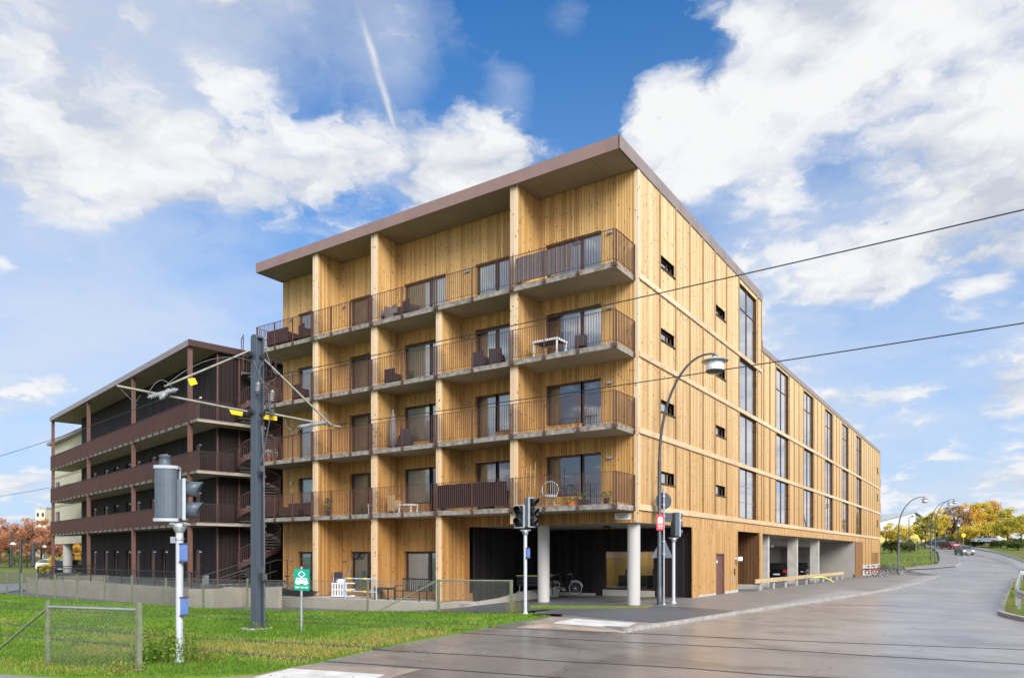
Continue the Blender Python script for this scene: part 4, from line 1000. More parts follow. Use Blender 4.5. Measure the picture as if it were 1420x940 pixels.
# far verge grass beside the road, right
def verge_grass(name, poly, count, hgt, w, label):
    xs = [q[0] for q in poly]; ys = [q[1] for q in poly]; x = RNG.uniform(min(xs), max(xs), count*4); y = RNG.uniform(min(ys), max(ys), count*4)
    i = np.where(inpoly(x, y, poly))[0][:count]; x, y = x[i], y[i]; k = len(x); z = H(x, y); hh = hgt*(.5+RNG.random(k)); a = RNG.uniform(0, 2*pi, k)
    V = np.zeros((k, 3, 3)); V[:, 0] = np.stack([x-np.cos(a)*w, y-np.sin(a)*w, z-.05], -1); V[:, 1] = np.stack([x+np.cos(a)*w, y+np.sin(a)*w, z-.05], -1)
    V[:, 2] = np.stack([x+RNG.normal(0, .5, k)*hh, y+RNG.normal(0, .5, k)*hh, z+hh], -1)
    o = tri_mesh(name, V.reshape(-1, 3), np.clip(.35+.9*(vnoise(x, y, .4, 9)-.3)+RNG.normal(0, .1, k), 0, 1), M_blade); return tag(o, label, 'grass', kind='stuff')
vp = [tuple(p) for p in R_edge[1:8]]+[(17., 45), (17., 5)]
grid_sheet('verge', [R_edge[0]]+vp, .06, M_verge, 2.)
verge_grass('verge_grass', [tuple(p) for p in R_edge[2:8]]+[(15.5, 45), (14.5, 9)], 16000, .13, .012, 'rough grass inside the kerb under the steel guard rail at the right edge')
mound = [tuple(onh(px, py)[:2]) for px, py in ((1222, 785), (1254, 787), (1299, 782), (1302, 775), (1298, 768), (1270, 760), (1224, 758))]
verge_grass('mound_grass', mound, 1500, .14, .05, 'rough green and brown grass on the mound beyond the pine house')
strip_px = [g2(736, 839.7, .06), g2(880, 841.2, .06), g2(905, 840.6, .06), g2(898, 843.2, .06), g2(800, 843.8, .06), g2(736, 842.4, .06)]
verge_grass('grass_strip', strip_px, 5000, .05, .012, 'thin bright green grass strip in front of the round columns').location.z = .06
# fallen leaves
k = 900; lx = RNG.uniform(-14, 3.5, k*3); ly = RNG.uniform(-20, -4, k*3)
dd = np.full(k*3, 9.)
for a, b in zip(edge, edge[1:]):
    a = np.array(a); b = np.array(b); d = b-a; t = np.clip(((lx-a[0])*d[0]+(ly-a[1])*d[1])/(d@d), 0, 1); dd = np.minimum(dd, np.hypot(lx-a[0]-t*d[0], ly-a[1]-t*d[1]))
sel = RNG.random(k*3) < np.exp(-dd/1.3)*.8+.03
lx, ly = lx[sel], ly[sel]
kk = [p for p in along(kerb[:5], .05)]; kk = np.array(kk)[RNG.random(len(kk)) < .55]; kk = kk+RNG.normal(0, .09, kk.shape)+np.array([.14, -.1])
lx = np.concatenate([lx, kk[:, 0]]); ly = np.concatenate([ly, kk[:, 1]]); k = len(lx)
on_lawn = inpoly(lx, ly, lawn_poly); lz = np.where(on_lawn, .05, -.02)
a = RNG.uniform(0, 2*pi, k); s_ = RNG.uniform(.02, .045, k); c, s2 = np.cos(a)*s_, np.sin(a)*s_
V = np.stack([np.stack([lx+c, ly+s2, lz+RNG.random(k)*.02], -1), np.stack([lx-s2*.7, ly+c*.7, lz+.004], -1), np.stack([lx-c, ly-s2, lz+RNG.random(k)*.02], -1), np.stack([lx+s2*.7, ly-c*.7, lz+.004], -1)], 1)
M_leaf = leafmat('fallen leaves', (.35, .2, .03), (.6, .4, .06), (.5, .32, .12))
o = quad_mesh('fallen_leaves', V.reshape(-1, 3), RNG.random(k), M_leaf); tag(o, 'yellow fallen leaves scattered along the lawn edge and kerb', 'leaves', kind='stuff')
def weed(loc, n_, hgt, rad_, name, label, dry_=.3, wide=.02, group=None):
    V = []; r = []
    for i in range(n_):
        a = RNG.uniform(0, 2*pi); q = rad_*math.sqrt(RNG.random()); x, y = q*math.cos(a), q*math.sin(a)
        b = RNG.uniform(0, 2*pi); H_ = hgt*RNG.uniform(.35, 1.0); lean = RNG.uniform(.1, .7)*H_
        tip = np.array([x+lean*math.cos(b), y+lean*math.sin(b), H_])
        for j in range(4):
            t = RNG.uniform(.15, 1.0); c0 = np.array([x, y, 0])*(1-t)+tip*t; d = RNG.normal(0, 1, 3); d /= np.linalg.norm(d); e = np.cross(d, RNG.normal(0, 1, 3)); e /= np.linalg.norm(e)
            L = wide*RNG.uniform(1, 2.4); V += [c0-e*wide*.4, c0+d*L*.5, c0+e*wide*.4+d*L*.2, c0-d*L*.5]; r.append(np.clip(RNG.normal(dry_, .2), 0, 1))
        w = wide*.15; V += [np.array([x-w, y, 0]), np.array([x+w, y, 0]), tip+np.array([w*.3, 0, 0]), tip-np.array([w*.3, 0, 0])]; r.append(np.clip(RNG.normal(dry_+.2, .15), 0, 1))
    o = quad_mesh(name, np.array(V), np.array(r), M_blade); o.location = tuple(loc); return tag(o, label, 'weed', group)
# ------------------------------------------------------------------ street furniture
LOCAL = lambda yaw: Matrix.Rotation(yaw, 4, 'Z')
VIEW = math.atan2(FW[1], FW[0])     # direction the camera looks, as a world angle
def head(mbs, yaw, c, n, w=.34, hh=.31, d=.16, visor=.26, curved=False):
    """a signal head facing +x of its own frame, turned by yaw, its lower middle at c"""
    M = Matrix.Translation(Vector(c)) @ LOCAL(yaw)
    put = lambda x, y, z: tuple(M @ Vector((x, y, z)))
    tot = n*hh
    if curved:
        arc_ = [(-.14-.12*math.cos(t), w/2*.9*math.sin(t)) for t in np.linspace(-1.25, 1.25, 9)]
        poly = [(0.02, -w/2*.9)]+arc_+[(.02, w/2*.9)]
        mbs['back'].prism([(a, b) for a, b in poly], lambda a, z, b: put(a, b, z), .03, tot-.03)
        mbs['rim'].prism([(a*1.0-.0, b*1.12) for a, b in poly], lambda a, z, b: put(a, b, z), -.03, .03); mbs['rim'].prism([(a, b*1.1) for a, b in poly], lambda a, z, b: put(a, b, z), tot-.03, tot+.03)
        mbs['rim'].box(0.021, .07, -w/2, w/2, -.02, tot+.02, put=put)
    else:
        mbs['back'].box(-d, .0, -w/2*.86, w/2*.86, .02, tot-.02, put=put)
        mbs['rim'].box(-.02, .035, -w/2, -w/2+.045, 0, tot, put=put); mbs['rim'].box(-.02, .035, w/2-.045, w/2, 0, tot, put=put)
        mbs['rim'].box(-.02, .035, -w/2+.045, w/2-.045, tot-.035, tot, put=put); mbs['rim'].box(-.02, .035, -w/2+.045, w/2-.045, 0, .035, put=put)
        mbs['face'].box(.001, .03, -w/2+.046, w/2-.046, .036, tot-.036, put=put)
    f = .071 if curved else .031
    for i in range(n):
        zc = (i+.5)*hh; R_ = hh*.36
        ml = MB(); mv = MB(); mbs['lens'].append(ml); mbs['visor'].append(mv); ml.lathe([(R_*.9, 0), (R_*.7, .02), (.01, .035)], put(f, 0, zc), 16, M=LOCAL(yaw) @ Matrix.Rotation(pi/2, 4, 'Y'))
        k = 14; vs = []
        for j in range(k+1):
            t = -1.0+(pi+2.0)*j/k
            for r_, x in ((R_, f), (R_, f+visor*(.72+.28*max(-.3, math.sin(t)))), (R_+.012, f+visor*(.72+.28*max(-.3, math.sin(t)))), (R_+.012, f)): vs.append(put(x, r_*math.cos(t), zc+r_*math.sin(t)))
        fs = []
        for j in range(k):
            for q in range(4): fs.append((4*j+q, 4*j+(q+1) % 4, 4*j+4+(q+1) % 4, 4*j+4+q))
        mv.add(vs, fs, smooth=True)
def signal(name, label, base, hgt, heads, boxes, r=.057, cap=None, visor_m='sigback', face_m='black_plastic', polemat='polepale', poletop=None, group='traffic signals'):
    t = thing(name, label, 'traffic signal', base, 0, group)
    mb = MB(); pt = poletop or hgt
    mb.tube([(0, 0, -.1), (0, 0, pt)], r, 16); mb.lathe([(r*1.6, -.02), (r*1.6, .03), (r, .09)], n=16); mb.build('pole', Mt[polemat], t)
    mb = MB(); mb.lathe([(r*1.15, pt-.12), (r*1.9, pt-.02), (r*2.0, pt+.05), (r*1.2, pt+.06)], n=16); mb.box(-.2, .2, -.03, .03, pt+.03, pt+.075); mb.box(-.03, .03, -.2, .2, pt+.025, pt+.07); mb.build('head_bracket', Mt['steel'], t)
    for (yaw, c, n, kw) in heads:
        ms = {q: MB() for q in ('back', 'rim', 'face')}; ms['lens'] = []; ms['visor'] = []; head(ms, yaw, c, n, **kw)
        hb = ms['back'].build('signal_head', Mt['sigback'], t, .012)
        if ms['rim'].v: ms['rim'].build('rim', Mt['sigrim'], hb)
        if ms['face'].v: ms['face'].build('backboard', Mt[face_m], hb)
        for q in ms['lens']: q.build('lens', Mt['lens'], hb)
        for q in ms['visor']: q.build('visor', Mt[visor_m], hb)
    for (yaw, z) in boxes:
        M = LOCAL(yaw); mb = MB(); mb.box(r-.005, r+.10, -.062, .062, z, z+.33, put=lambda x, y, zz: tuple(M @ Vector((x, y, zz)))); b_ = mb.build('push_button_box', Mt['blue'], t, .015)
        for za_, zb_ in ((z+.33, z+.348), (z-.02, z-.001)): mb = MB(); mb.box(r-.01, r+.108, -.066, .066, za_, zb_, put=lambda x, y, zz: tuple(M @ Vector((x, y, zz)))); mb.build('cap', Mt['steel_dark'], b_)
    if cap:
        mb = MB(); mb.lathe([(.105, cap), (.115, cap+.02), (.115, cap+.05), (.10, cap+.06), (.10, cap+.18), (.115, cap+.19), (.105, cap+.215), (.05, cap+.235)], (cap_xy[0], cap_xy[1], 0), 18); mb.build('antenna_cap', Mt['sigback'], t)
    return t
# camera-frame angles: 'away' faces from the camera, 'rightward' to the picture right
RG = math.atan2(RT[1], RT[0])
def cam_off(r, f, z): v = RT*r+FW*f; return (v[0], v[1], z)
b1 = onax(249, 918, 2, 0); cap_xy = cam_off(-.28, .0, 0)[:2]
s1 = signal('traffic_signal', 'pale grey signal pole on the lawn with a big blue grey back', b1, 2.62,
    [(VIEW+.25, cam_off(-.24, .02, 2.74), 3, dict(w=.46, hh=.335, visor=.25, curved=True)), (RG+.28, cam_off(.06, .10, 2.74), 2, dict(w=.34, hh=.40, d=.3, visor=.30))], [(RG-.5, 1.95), (RG-.35, .92)], r=.068, cap=3.77)
mb = MB()
for z in (2.36, 2.52): mb.lathe([(.085, z), (.085, z+.035)], n=16)
mb.box(-.16, -.06, -.04, .04, 2.3, 2.42, put=lambda x, y, z: cam_off(x, y, z)); mb.tube([cam_off(.07, -.02, .55), cam_off(.075, -.03, .3), cam_off(.0, -.075, .18), cam_off(-.03, -.07, .05)], .008, 5); mb.build('clamp', Mt['steel'], s1)
b2 = onax(728.5, 851, 2, .0)
s2_ = signal('traffic_signal', 'pale signal pole beside the fence end with black faced lamps towards the road', b2, 2.85,
    [(-VIEW*0+math.atan2(-FW[1], -FW[0])-.55, cam_off(-.20, -.02, 2.98), 2, dict(w=.40, hh=.40, d=.22, visor=.22)), (math.atan2(-FW[1], -FW[0])+1.0, cam_off(.21, -.05, 3.0), 3, dict(w=.40, hh=.345, d=.2, visor=.26))], [(RG-.6, 1.95)], r=.06, visor_m='black_plastic')
b3 = onax(934, 836, 2, .06)
s3_ = signal('traffic_signal', 'pale signal pole beside the tall lamp post with its signal seen from behind', b3, 2.62,
    [(RG+.45, cam_off(.16, .05, 2.72), 3, dict(w=.36, hh=.335, d=.22, visor=.2))], [], r=.068)
# ------------------------------------------------------------------ curved street lamps
def lamp_post(label, base, H_, reach, yaw, s=1.0, pole_r=.09):
    t = thing('street_lamp', label, 'street lamp', base, yaw, 'curved street lamps')
    mb = MB(); mb.tube([(0, 0, -.1), (0, 0, .7), (0, 0, .72), (0, 0, H_*.58)], [pole_r*1.25, pole_r*1.25, pole_r, pole_r*.8], 14); mb.build('pole', Mt['lampgrey'], t)
    z0 = H_*.58; pts = [(0, 0, z0-.05)]
    for i in range(15):
        a = pi-(pi/2+.12)*i/14; pts.append((reach*.92+reach*.92*math.cos(a), 0, z0+.3*H_*.0+(H_-z0)*math.sin(a)))
    mb = MB(); mb.tube(pts, [pole_r*.72]+[pole_r*(.66-.25*i/14) for i in range(15)], 12); mb.tube([(reach*.98, 0, H_-.06), (reach*1.08, 0, H_-.12)], pole_r*.5, 10); mb.build('arm', Mt['lampgrey'], t)
    c = (reach*1.02, 0, H_-.48*s)
    sh = MB(); sh.lathe([(.10*s, .36*s), (.15*s, .28*s), (.50*s, .20*s), (.52*s, .17*s), (.30*s, .165*s)], c, 28); shade = sh.build('lamp_shade', Mt['sigrim'], t)
    op = MB(); op.lathe([(.29*s, .16*s), (.33*s, .10*s), (.33*s, -.16*s), (.30*s, -.2*s)], c, 28); op.build('diffuser', Mt['opal'], t)
    un = MB(); un.lathe([(.36*s, -.2*s), (.30*s, -.27*s), (.10*s, -.30*s)], c, 28); un.build('lower_ring', Mt['lampgrey'], t)
    return t
bl = onax(914.5, 838, 2, .06); 
L1 = lamp_post('tall dark curved street lamp with a white drum head before the pine house', bl, 9.85, 2.08, RG-.25, 1.0)
bl2 = onh(1246, 797); lamp_post('curved street lamp beside the parked bicycles past the garage', bl2, 7.3, 2.3, RG-.1, .7, .085)
bl3 = onh(1297, 781); lamp_post('curved street lamp standing at the edge of the grass mound', bl3, 8.0, 2.4, RG, .7, .085)
bl4 = onh(1291, 775); lamp_post('curved street lamp seen just behind the one at the mound edge', bl4, 8.0, 2.5, RG, .7, .085)
# signs on and beside the tall lamp
sp_ = onax(920.5, 838, 2, .06); SGN = thing('sign_post', 'thin galvanised sign post with the grey backs of a round and a triangular sign', 'sign', sp_)
mb = MB(); mb.tube([(0, 0, -.1), (0, 0, 4.6)], .038, 12); mb.lathe([(.08, 0), (.08, .03), (.04, .05)], n=12); mb.build('post', Mt['steel'], SGN)
put = lambda x, y, z: cam_off(x, y, z)
mb = MB(); mb.prism([(.34*math.cos(a), .34*math.sin(a)) for a in np.linspace(0, 2*pi, 28)[:-1]], lambda a, d, b: put(a, .06+d+.25*a, 4.13+b), 0, .02); mb.build('round_sign', Mt['steel_dark'] if False else Mt['lampgrey'], SGN)
mb = MB(); mb.box(-.05, .36, .05, .07, 3.30, 3.66, put=lambda x, y, z: put(x, y+.25*x, z)); mb.build('plate_sign', Mt['lampgrey'], SGN)
mb = MB(); mb.prism([(-.5, 1.86), (.42, 1.86), (.0, 2.75)], lambda a, d, b: put(a-.02, .06+d+.2*a, b+.0), 0, .02); mb.build('triangle_sign', Mt['sigback'], SGN)
mb = MB()
for z in (4.3, 3.95, 3.5, 2.5, 2.0): mb.box(-.05, .05, -.045, .05, z, z+.04, put=put)
mb.build('clamp', Mt['steel'], SGN)
rs = np.array(bl)+RT*.0-FW*.13; RS_ = thing('notice_sign', 'small red notice with a white arch fixed to the tall lamp post', 'sign', (rs[0], rs[1], 3.02))
mb = MB(); mb.box(-.14, .16, 0, .015, 0, .62, put=put); rp_ = mb.build('plate', Mt['red'], RS_)
mb = MB(); mb.prism([(-.09, .27), (.11, .27), (.11, .42)]+[(.01+.10*math.cos(a), .42+.12*math.sin(a)) for a in np.linspace(.2, pi-.2, 7)]+[(-.09, .42)], lambda a, d, b: put(a, -.004+d, b), 0, .003)
for z, w in ((.20, .10), (.14, .11), (.08, .09)): mb.box(.01-w, .01+w, -.004, -.001, z, z+.018, put=put)
mb.build('lettering', Mt['white'], RS_)
# ------------------------------------------------------------------ catenary pole with cantilevers
cb = onax(357, 872, 2, 0); CP = thing('catenary_pole', 'thick blue grey tram mast on the lawn with arms, insulators and yellow tags', 'mast', cb)
rel_ = lambda p: tuple(np.array(p)-np.array(cb))
def q3(px, py, depth): return rel_(at(px, py, depth))
DC = float((np.array(cb)-CAM) @ FW)
mb = MB(); Mr = LOCAL(RG-.62)
for (x0, x1, y0, y1) in ((-.125, .125, -.13, -.09), (-.125, .125, .09, .13), (-.025, .025, -.089, .089)): mb.box(x0, x1, y0, y1, 0, 8.05, put=lambda x, y, z: tuple(Mr @ Vector((x, y, z))))
mb.prism([(.125*math.cos(a), .09*math.sin(a)) for a in np.linspace(0, pi, 9)], lambda a, d, b: tuple(Mr @ Vector((a, d, 8.05+b))), -.13, .13); mb.build('mast', Mt['polegrey'], CP)
mb = MB(); mb.box(-.36, .3, -.34, .3, -.06, .05); mb.build('base_block', Mt['conc'], CP, .02)
mb = MB(); mb.lathe([(.30, .04), (.30, .07)], n=8)
for sx in (-.2, .2):
    for sy in (-.2, .2): mb.tube([(sx, sy, .05), (sx, sy, .13)], .02, 6)
mb.build('base_plate', Mt['steel_dark'], CP)
for py in (492, 571):
    c = q3(346, py, DC-.2); mb = MB(); mb.lathe([(.09, -.06), (.09, .06)], c, 12, M=Matrix.Rotation(pi/2, 4, 'X')); mb.build('bracket', Mt['black_steel'], CP)
    mb = MB(); mb.lathe([(.07, 0), (.07, .1)], q3(362, py+4, DC-.25), 10, M=Matrix.Rotation(pi/2, 4, 'Y')); mb.build('bracket', Mt['black_steel'], CP)
# left arm
LA0, LA1 = q3(345, 571, DC-.2), q3(162, 535, 18.0); LB0, LB1 = q3(347, 486, DC-.2), q3(228, 536, 18.7)
mb = MB(); mb.tube([LA0, LA1], .034, 10); mb.build('arm', Mt['armsteel'], CP); mb = MB(); mb.tube([LB0, LB1], .03, 10); mb.build('arm', Mt['armsteel'], CP)
RA0, RA1 = q3(368, 572, DC), q3(472, 592, 20.9); RB0, RB1 = q3(364, 496, DC), q3(458, 588, 20.7)
mb = MB(); mb.tube([RA0, RA1], .034, 10); mb.build('arm', Mt['armsteel'], CP); mb = MB(); mb.tube([RB0, RB1], .03, 10); mb.build('arm', Mt['armsteel'], CP)
def insul(c, d, L):
    mb = MB(); d = Vector(d).normalized(); M = d.to_track_quat('Z', 'Y').to_matrix().to_4x4(); pr = [(.03, 0), (.03, .04)]
    k = max(3, int(L/.06))
    for i in range(k): z = .04+(L-.08)*i/k; pr += [(.04, z), (.066, z+.012), (.066, z+.03), (.04, z+.045)]
    pr += [(.03, L-.03), (.03, L)]
    mb.lathe(pr, c, 12, M=M); mb.build('insulator', Mt['insul'], CP)
insul(q3(205, 551, 18.3), Vector(q3(242, 541, 18.6))-Vector(q3(205, 551, 18.3)), .75); insul(q3(222, 553, 18.3), Vector(q3(237, 539, 18.7))-Vector(q3(222, 553, 18.3)), .5)
insul(q3(413, 592, 20.4), Vector(q3(455, 585, 20.7))-Vector(q3(413, 592, 20.4)), .85)
insul(q3(357, 545, DC-.3), (0.1, 0, 1), .3); insul(q3(376, 558, DC-.2), (.2, 0, 1), .35)
mb = MB()
def droop(a, b, s, r=.009):
    a, b = Vector(a), Vector(b); mb.tube([a.lerp(b, i/10)+Vector((0, 0, -s*4*(i/10)*(1-i/10))) for i in range(11)], r, 6)
droop(q3(228, 536, 18.6), q3(348, 500, DC-.2), -.35); droop(q3(205, 547, 18.3), q3(243, 545, 18.6), -.35); droop(q3(352, 500, DC-.2), q3(372, 540, DC-.3), .1, .012); droop(q3(365, 505, DC-.25), q3(357, 540, DC-.3), -.25, .012)
droop(q3(372, 545, DC-.3), q3(376, 568, DC-.3), .2, .014); droop(q3(360, 530, DC-.3), q3(384, 522, DC-.3), .1, .012); droop(q3(375, 575, DC-.2), q3(362, 640, DC-.2), .1, .014); droop(q3(165, 537, 18.1), q3(190, 562, 18.0), 0, .008); droop(q3(394, 582, 20.3), q3(408, 598, 20.3), .1); droop(q3(408, 598, 20.3), q3(418, 594, 20.4), 0)
droop(q3(195, 548, 18.1), q3(185, 562, 18.1), 0, .008); droop(q3(368, 482, DC-.1), q3(385, 520, DC-.3), .15, .012); droop(q3(444, 588, 20.6), q3(455, 580, 20.7), -.25, .01)
mb.tube([q3(366, 640, DC-.16), q3(367, 865, DC-.16)], .022, 8); mb.tube([q3(363, 590, DC-.2), q3(366, 640, DC-.16)], .022, 8); mb.build('feeder_cable', Mt['steel_dark'], CP)
for px, py, d in ((367, 800, DC-.25), (364, 790, DC-.25), (362, 650, DC-.22), (372, 563, DC-.25), (377, 572, DC-.25)): 
    c = q3(px, py, d); mb = MB(); mb.box(c[0]-.06, c[0]+.06, c[1]-.05, c[1]+.05, c[2]-.09, c[2]+.09); mb.build('switch_box', Mt['steel_dark'], CP, .01)
for c4 in (((260, 525), (270, 524), (274, 532), (264, 535)), ((317, 566), (337, 569), (336, 577), (321, 574)), ((364, 574), (384, 577), (384, 583), (366, 581))):
    d0 = 19.0 if c4[0][0] < 300 else DC-.1
    mb = MB(); vs = [q3(x, y, d0) for x, y in c4]+[tuple(np.array(q3(x, y, d0))+FW*.012) for x, y in c4]
    mb.add(vs, [(0, 1, 2, 3), (7, 6, 5, 4), (0, 4, 5, 1), (1, 5, 6, 2), (2, 6, 7, 3), (3, 7, 4, 0)]); mb.build('yellow_tag', Mt['yellow'], CP)
# overhead wires
def wire(label, pts, r=.0075):
    o_ = np.array(pts[0]); mb = MB(); out = []
    for a, b in zip(pts, pts[1:]):
        a, b = Vector(a), Vector(b); sag = (b-a).length*.0035
        out += [a.lerp(b, i/14)-Vector((0, 0, sag*4*(i/14)*(1-i/14))) for i in range(14)]
    out.append(Vector(pts[-1])); mb.tube(out, r, 5); o = mb.build('overhead_wire', Mt['black_steel'], None, off=o_); o.location = tuple(o_); tag(o, label, 'wire', 'overhead tram wires'); return o
e1 = at(1420, 291, 10.3); d1 = np.array(e1)-at(375, 522, DC); wire('upper overhead wire running from the mast to the upper right edge', [at(375, 522, DC), e1, np.array(e1)+d1*.25], .011)
e2 = at(1420, 448, 10.6); d2 = np.array(e2)-at(455, 590, 20.6); wire('lower overhead wire running from the right arm to the right edge', [at(455, 590, 20.6), e2, np.array(e2)+d2*.25], .010)
w3a, w3b = at(235, 549, 18.5), at(0, 632, 33.); wire('overhead wire running left from the left arm insulator', [w3a, w3b, np.array(w3b)+(np.array(w3b)-w3a)*.8], .010)
w4a, w4b = at(430, 598, 20.5), at(0, 688, 40.); wire('lowest overhead wire running left from the right arm', [w4a, w4b, np.array(w4b)+(np.array(w4b)-w4a)*.6], .010)
# ------------------------------------------------------------------ tram sign
tb = onax(418, 876, 2, 0); TS = thing('tram_sign', 'green sign with a white tram symbol on a thin post in the lawn', 'sign', tb)
mb = MB(); mb.tube([(0, 0, -.1), (0, 0, 1.75)], .035, 10); mb.build('post', Mt['steel'], TS)
TY = -.2
def tput(x, y, z):
    c, s = math.cos(TY), math.sin(TY); v = RT*(x*c-y*s)+FW*(x*s+y*c); return (v[0]+0, v[1], z)
def tp2(a, d, b): return tput(a+.03, -.045+d, 1.4+b-.035*a)
mb = MB(); mb.prism([(-.225, -.285), (.225, -.285), (.225, .285), (-.225, .285)], tp2, 0, .012); TPl = mb.build('plate', Mt['green_sign'], TS, .003)
mb = MB()
def sy(poly): mb.prism(poly, tp2, -.004, -.0005)
sy([(-.19, -.10), (-.15, .05), (.15, .05), (.19, -.10), (.15, -.10), (.15, -.13), (.06, -.13), (.06, -.10), (-.06, -.10), (-.06, -.13), (-.15, -.13), (-.15, -.10)])
for (a, b) in (((0, .06), (-.10, .145)), ((-.10, .145), (0, .23)), ((0, .23), (.10, .145)), ((.10, .145), (0, .06))):
    dx, dz = b[0]-a[0], b[1]-a[1]; l_ = math.hypot(dx, dz); nx_, nz_ = -dz/l_*.011, dx/l_*.011; sy([(a[0]-nx_, a[1]-nz_), (b[0]-nx_, b[1]-nz_), (b[0]+nx_, b[1]+nz_), (a[0]+nx_, a[1]+nz_)])
mb.build('tram_symbol', Mt['white'], TPl)
mb = MB()
for x in (-.085, -.035, .015, .065): mb.prism([(x-.005, -.005), (x+.025, -.005), (x+.025, .035), (x-.005, .035)], tp2, -.006, -.0042)
for x in (-.135, .11): mb.prism([(x, -.045), (x+.025, -.045), (x+.02, .035), (x+.005, .035)], tp2, -.006, -.0042)
mb.build('symbol_window', Mt['green_sign'], TPl)
cu = bpy.data.curves.new('lettering', 'FONT'); cu.body = 'Egen banvall'; cu.size = .074; cu.align_x = 'CENTER'; cu.extrude = .001; cu.offset = .0012
to = bpy.data.objects.new('lettering', cu); COL.objects.link(to); to.parent = TPl; cu.materials.append(Mt['white'])
ex = Vector(tput(1, 0, 0))-Vector(tput(0, 0, 0)); ex.z = -.035; ex.normalize(); ey = Vector((0, 0, 1)); ez = ex.cross(ey).normalized(); ey = ez.cross(ex)
bpy.context.view_layer.update(); me_ = bpy.data.meshes.new_from_object(to.evaluated_get(bpy.context.evaluated_depsgraph_get())); bpy.data.objects.remove(to); to = bpy.data.objects.new('lettering', me_); COL.objects.link(to); to.parent = TPl
to.matrix_local = Matrix.Translation(Vector(tp2(0, -.004, -.22))) @ Matrix((ex, ey, ez)).transposed().to_4x4()
# ------------------------------------------------------------------ fences
def chainlink(p, q, hgt, z0, cell, t, off):
    mb = MB(); a = Vector((*p, 0)); b = Vector((*q, 0)); L = (b-a).length; d = (b-a)/L; c = cell*1.414
    k = int((L+hgt)/c)
    for i in range(-int(hgt/c)-1, k+1):
        for sgn in (1, -1):
            x0 = i*c if sgn > 0 else i*c+hgt; s0 = x0; s1 = x0+sgn*hgt; za, zb_ = 0., hgt
            lo_, hi_ = min(s0, s1), max(s0, s1)
            if hi_ < 0 or lo_ > L: continue
            def clip(s): return (s-s0)/(s1-s0)
            t0, t1 = 0., 1.
            for lim in (0., L):
                pass
            ta_, tb_ = clip(0.), clip(L); t0 = max(0, min(ta_, tb_)); t1 = min(1, max(ta_, tb_))
            if t1-t0 < .02: continue
            A_ = a+d*(s0+(s1-s0)*t0)+Vector((0, 0, z0+hgt*t0)); B_ = a+d*(s0+(s1-s0)*t1)+Vector((0, 0, z0+hgt*t1)); mb.bar(A_, B_, t, t)
    return mb
# near fence section at the lower left
nf = [np.array(g2(-95, 905)), np.array(g2(66, 922)), np.array(g2(192.5, 931))]
NF = thing('wire_fence', 'short chain link fence section with a diagonal brace at the lower left', 'fence', (*nf[1], 0))
o3 = (*nf[1], 0)
mb = MB(); mb.box(nf[1][0]-.03, nf[1][0]+.03, nf[1][1]-.03, nf[1][1]+.03, -.1, 1.22); mb.build('post', Mt['fencegreen'], NF, off=o3)
mb = MB(); mb.box(nf[2][0]-.04, nf[2][0]+.04, nf[2][1]-.04, nf[2][1]+.04, -.1, 1.24); mb.build('post', Mt['fencegreen'], NF, off=o3)
mb = MB(); mb.tube([(*nf[1], 1.10), (*nf[2], 1.10)], .024, 10); mb.build('top_rail', Mt['steel'], NF, off=o3)
bg = at(-20, 895, 14.2); mb = MB(); mb.tube([(*nf[1], 1.08), (bg[0], bg[1], .0)], .024, 10); mb.build('brace', Mt['fencegreen'], NF, off=o3)
chainlink(nf[1], nf[2], 1.16, .03, .062, .0042, None).build('wire_mesh', Mt['fencewire'], NF, off=o3)
# long fence along the footpath
fl = fence_line[1:]+[(-44, -9.5)]
FO = (*fl[0], 0); LF = thing('wire_fence', 'long chain link fence on thin posts between the lawn and the footpath', 'fence', FO)
for i, (x, y) in enumerate(fl):
    mb = MB(); w = .042 if i < 2 else .03; mb.box(x-w, x+w, y-w, y+w, -.2, 1.17); mb.build('post', Mt['fencegreen'], LF, off=FO)
extra = [tuple(g2(px, py)) for px, py in ((145, 833.5), (230, 839), (76, 829), (30, 825.5))]
for x, y in extra: mb = MB(); mb.box(x-.03, x+.03, y-.03, y+.03, -.2, 1.1); mb.build('post', Mt['fencegreen'], LF, off=FO)
mb = MB(); mb.tube([(*fl[0], 1.14), (*fl[1], 1.14)], .024, 8); mb.tube([(*fl[1], 1.14), tuple(at(522, 848, 26.))], .026, 8); mb.build('brace', Mt['fencegreen'], LF, off=FO)
mb = MB()
for a, b in zip(fl, fl[1:]): mb.tube([(*a, 1.1), (*b, 1.1)], .006, 5)
mb.build('top_wire', Mt['fencewire'], LF, off=FO)
for i, (a, b) in enumerate(zip(fl, fl[1:])):
    o = chainlink(a, b, 1.12, .0, .06, .006 if i == 0 else .0045, None).build('wire_mesh', Mt['fencewire'], LF, off=FO)
# weeds
weed((b1[0]-.15, b1[1]+.1, 0), 120, .8, .55, 'weed_clump', 'leafy green weeds growing round the foot of the pale signal pole', .25, .05)
weed((b1[0]-.55, b1[1]-.15, 0), 90, .55, .5, 'weed_clump', 'low dark green weeds left of the pale signal pole', .2, .05)
weed((b1[0]+.45, b1[1]+.25, 0), 70, .7, .4, 'dry_grass_tuft', 'tall straw coloured grass right of the pale signal pole', .9, .022)
weed((nf[2][0]-.15, nf[2][1]-.2, 0), 60, .3, .3, 'weed_clump', 'reddish low weeds at the foot of the right fence post at the lower left', .8, .03)
weed((b2[0]-.35, b2[1]+.0, 0), 90, .65, .4, 'dry_grass_tuft', 'straw coloured grass tuft between the fence end and the signal pole', .85, .02)
weed((cb[0]+.05, cb[1]-.1, 0), 70, .3, .5, 'weed_clump', 'low green weeds round the foot of the blue grey tram mast', .35, .03)
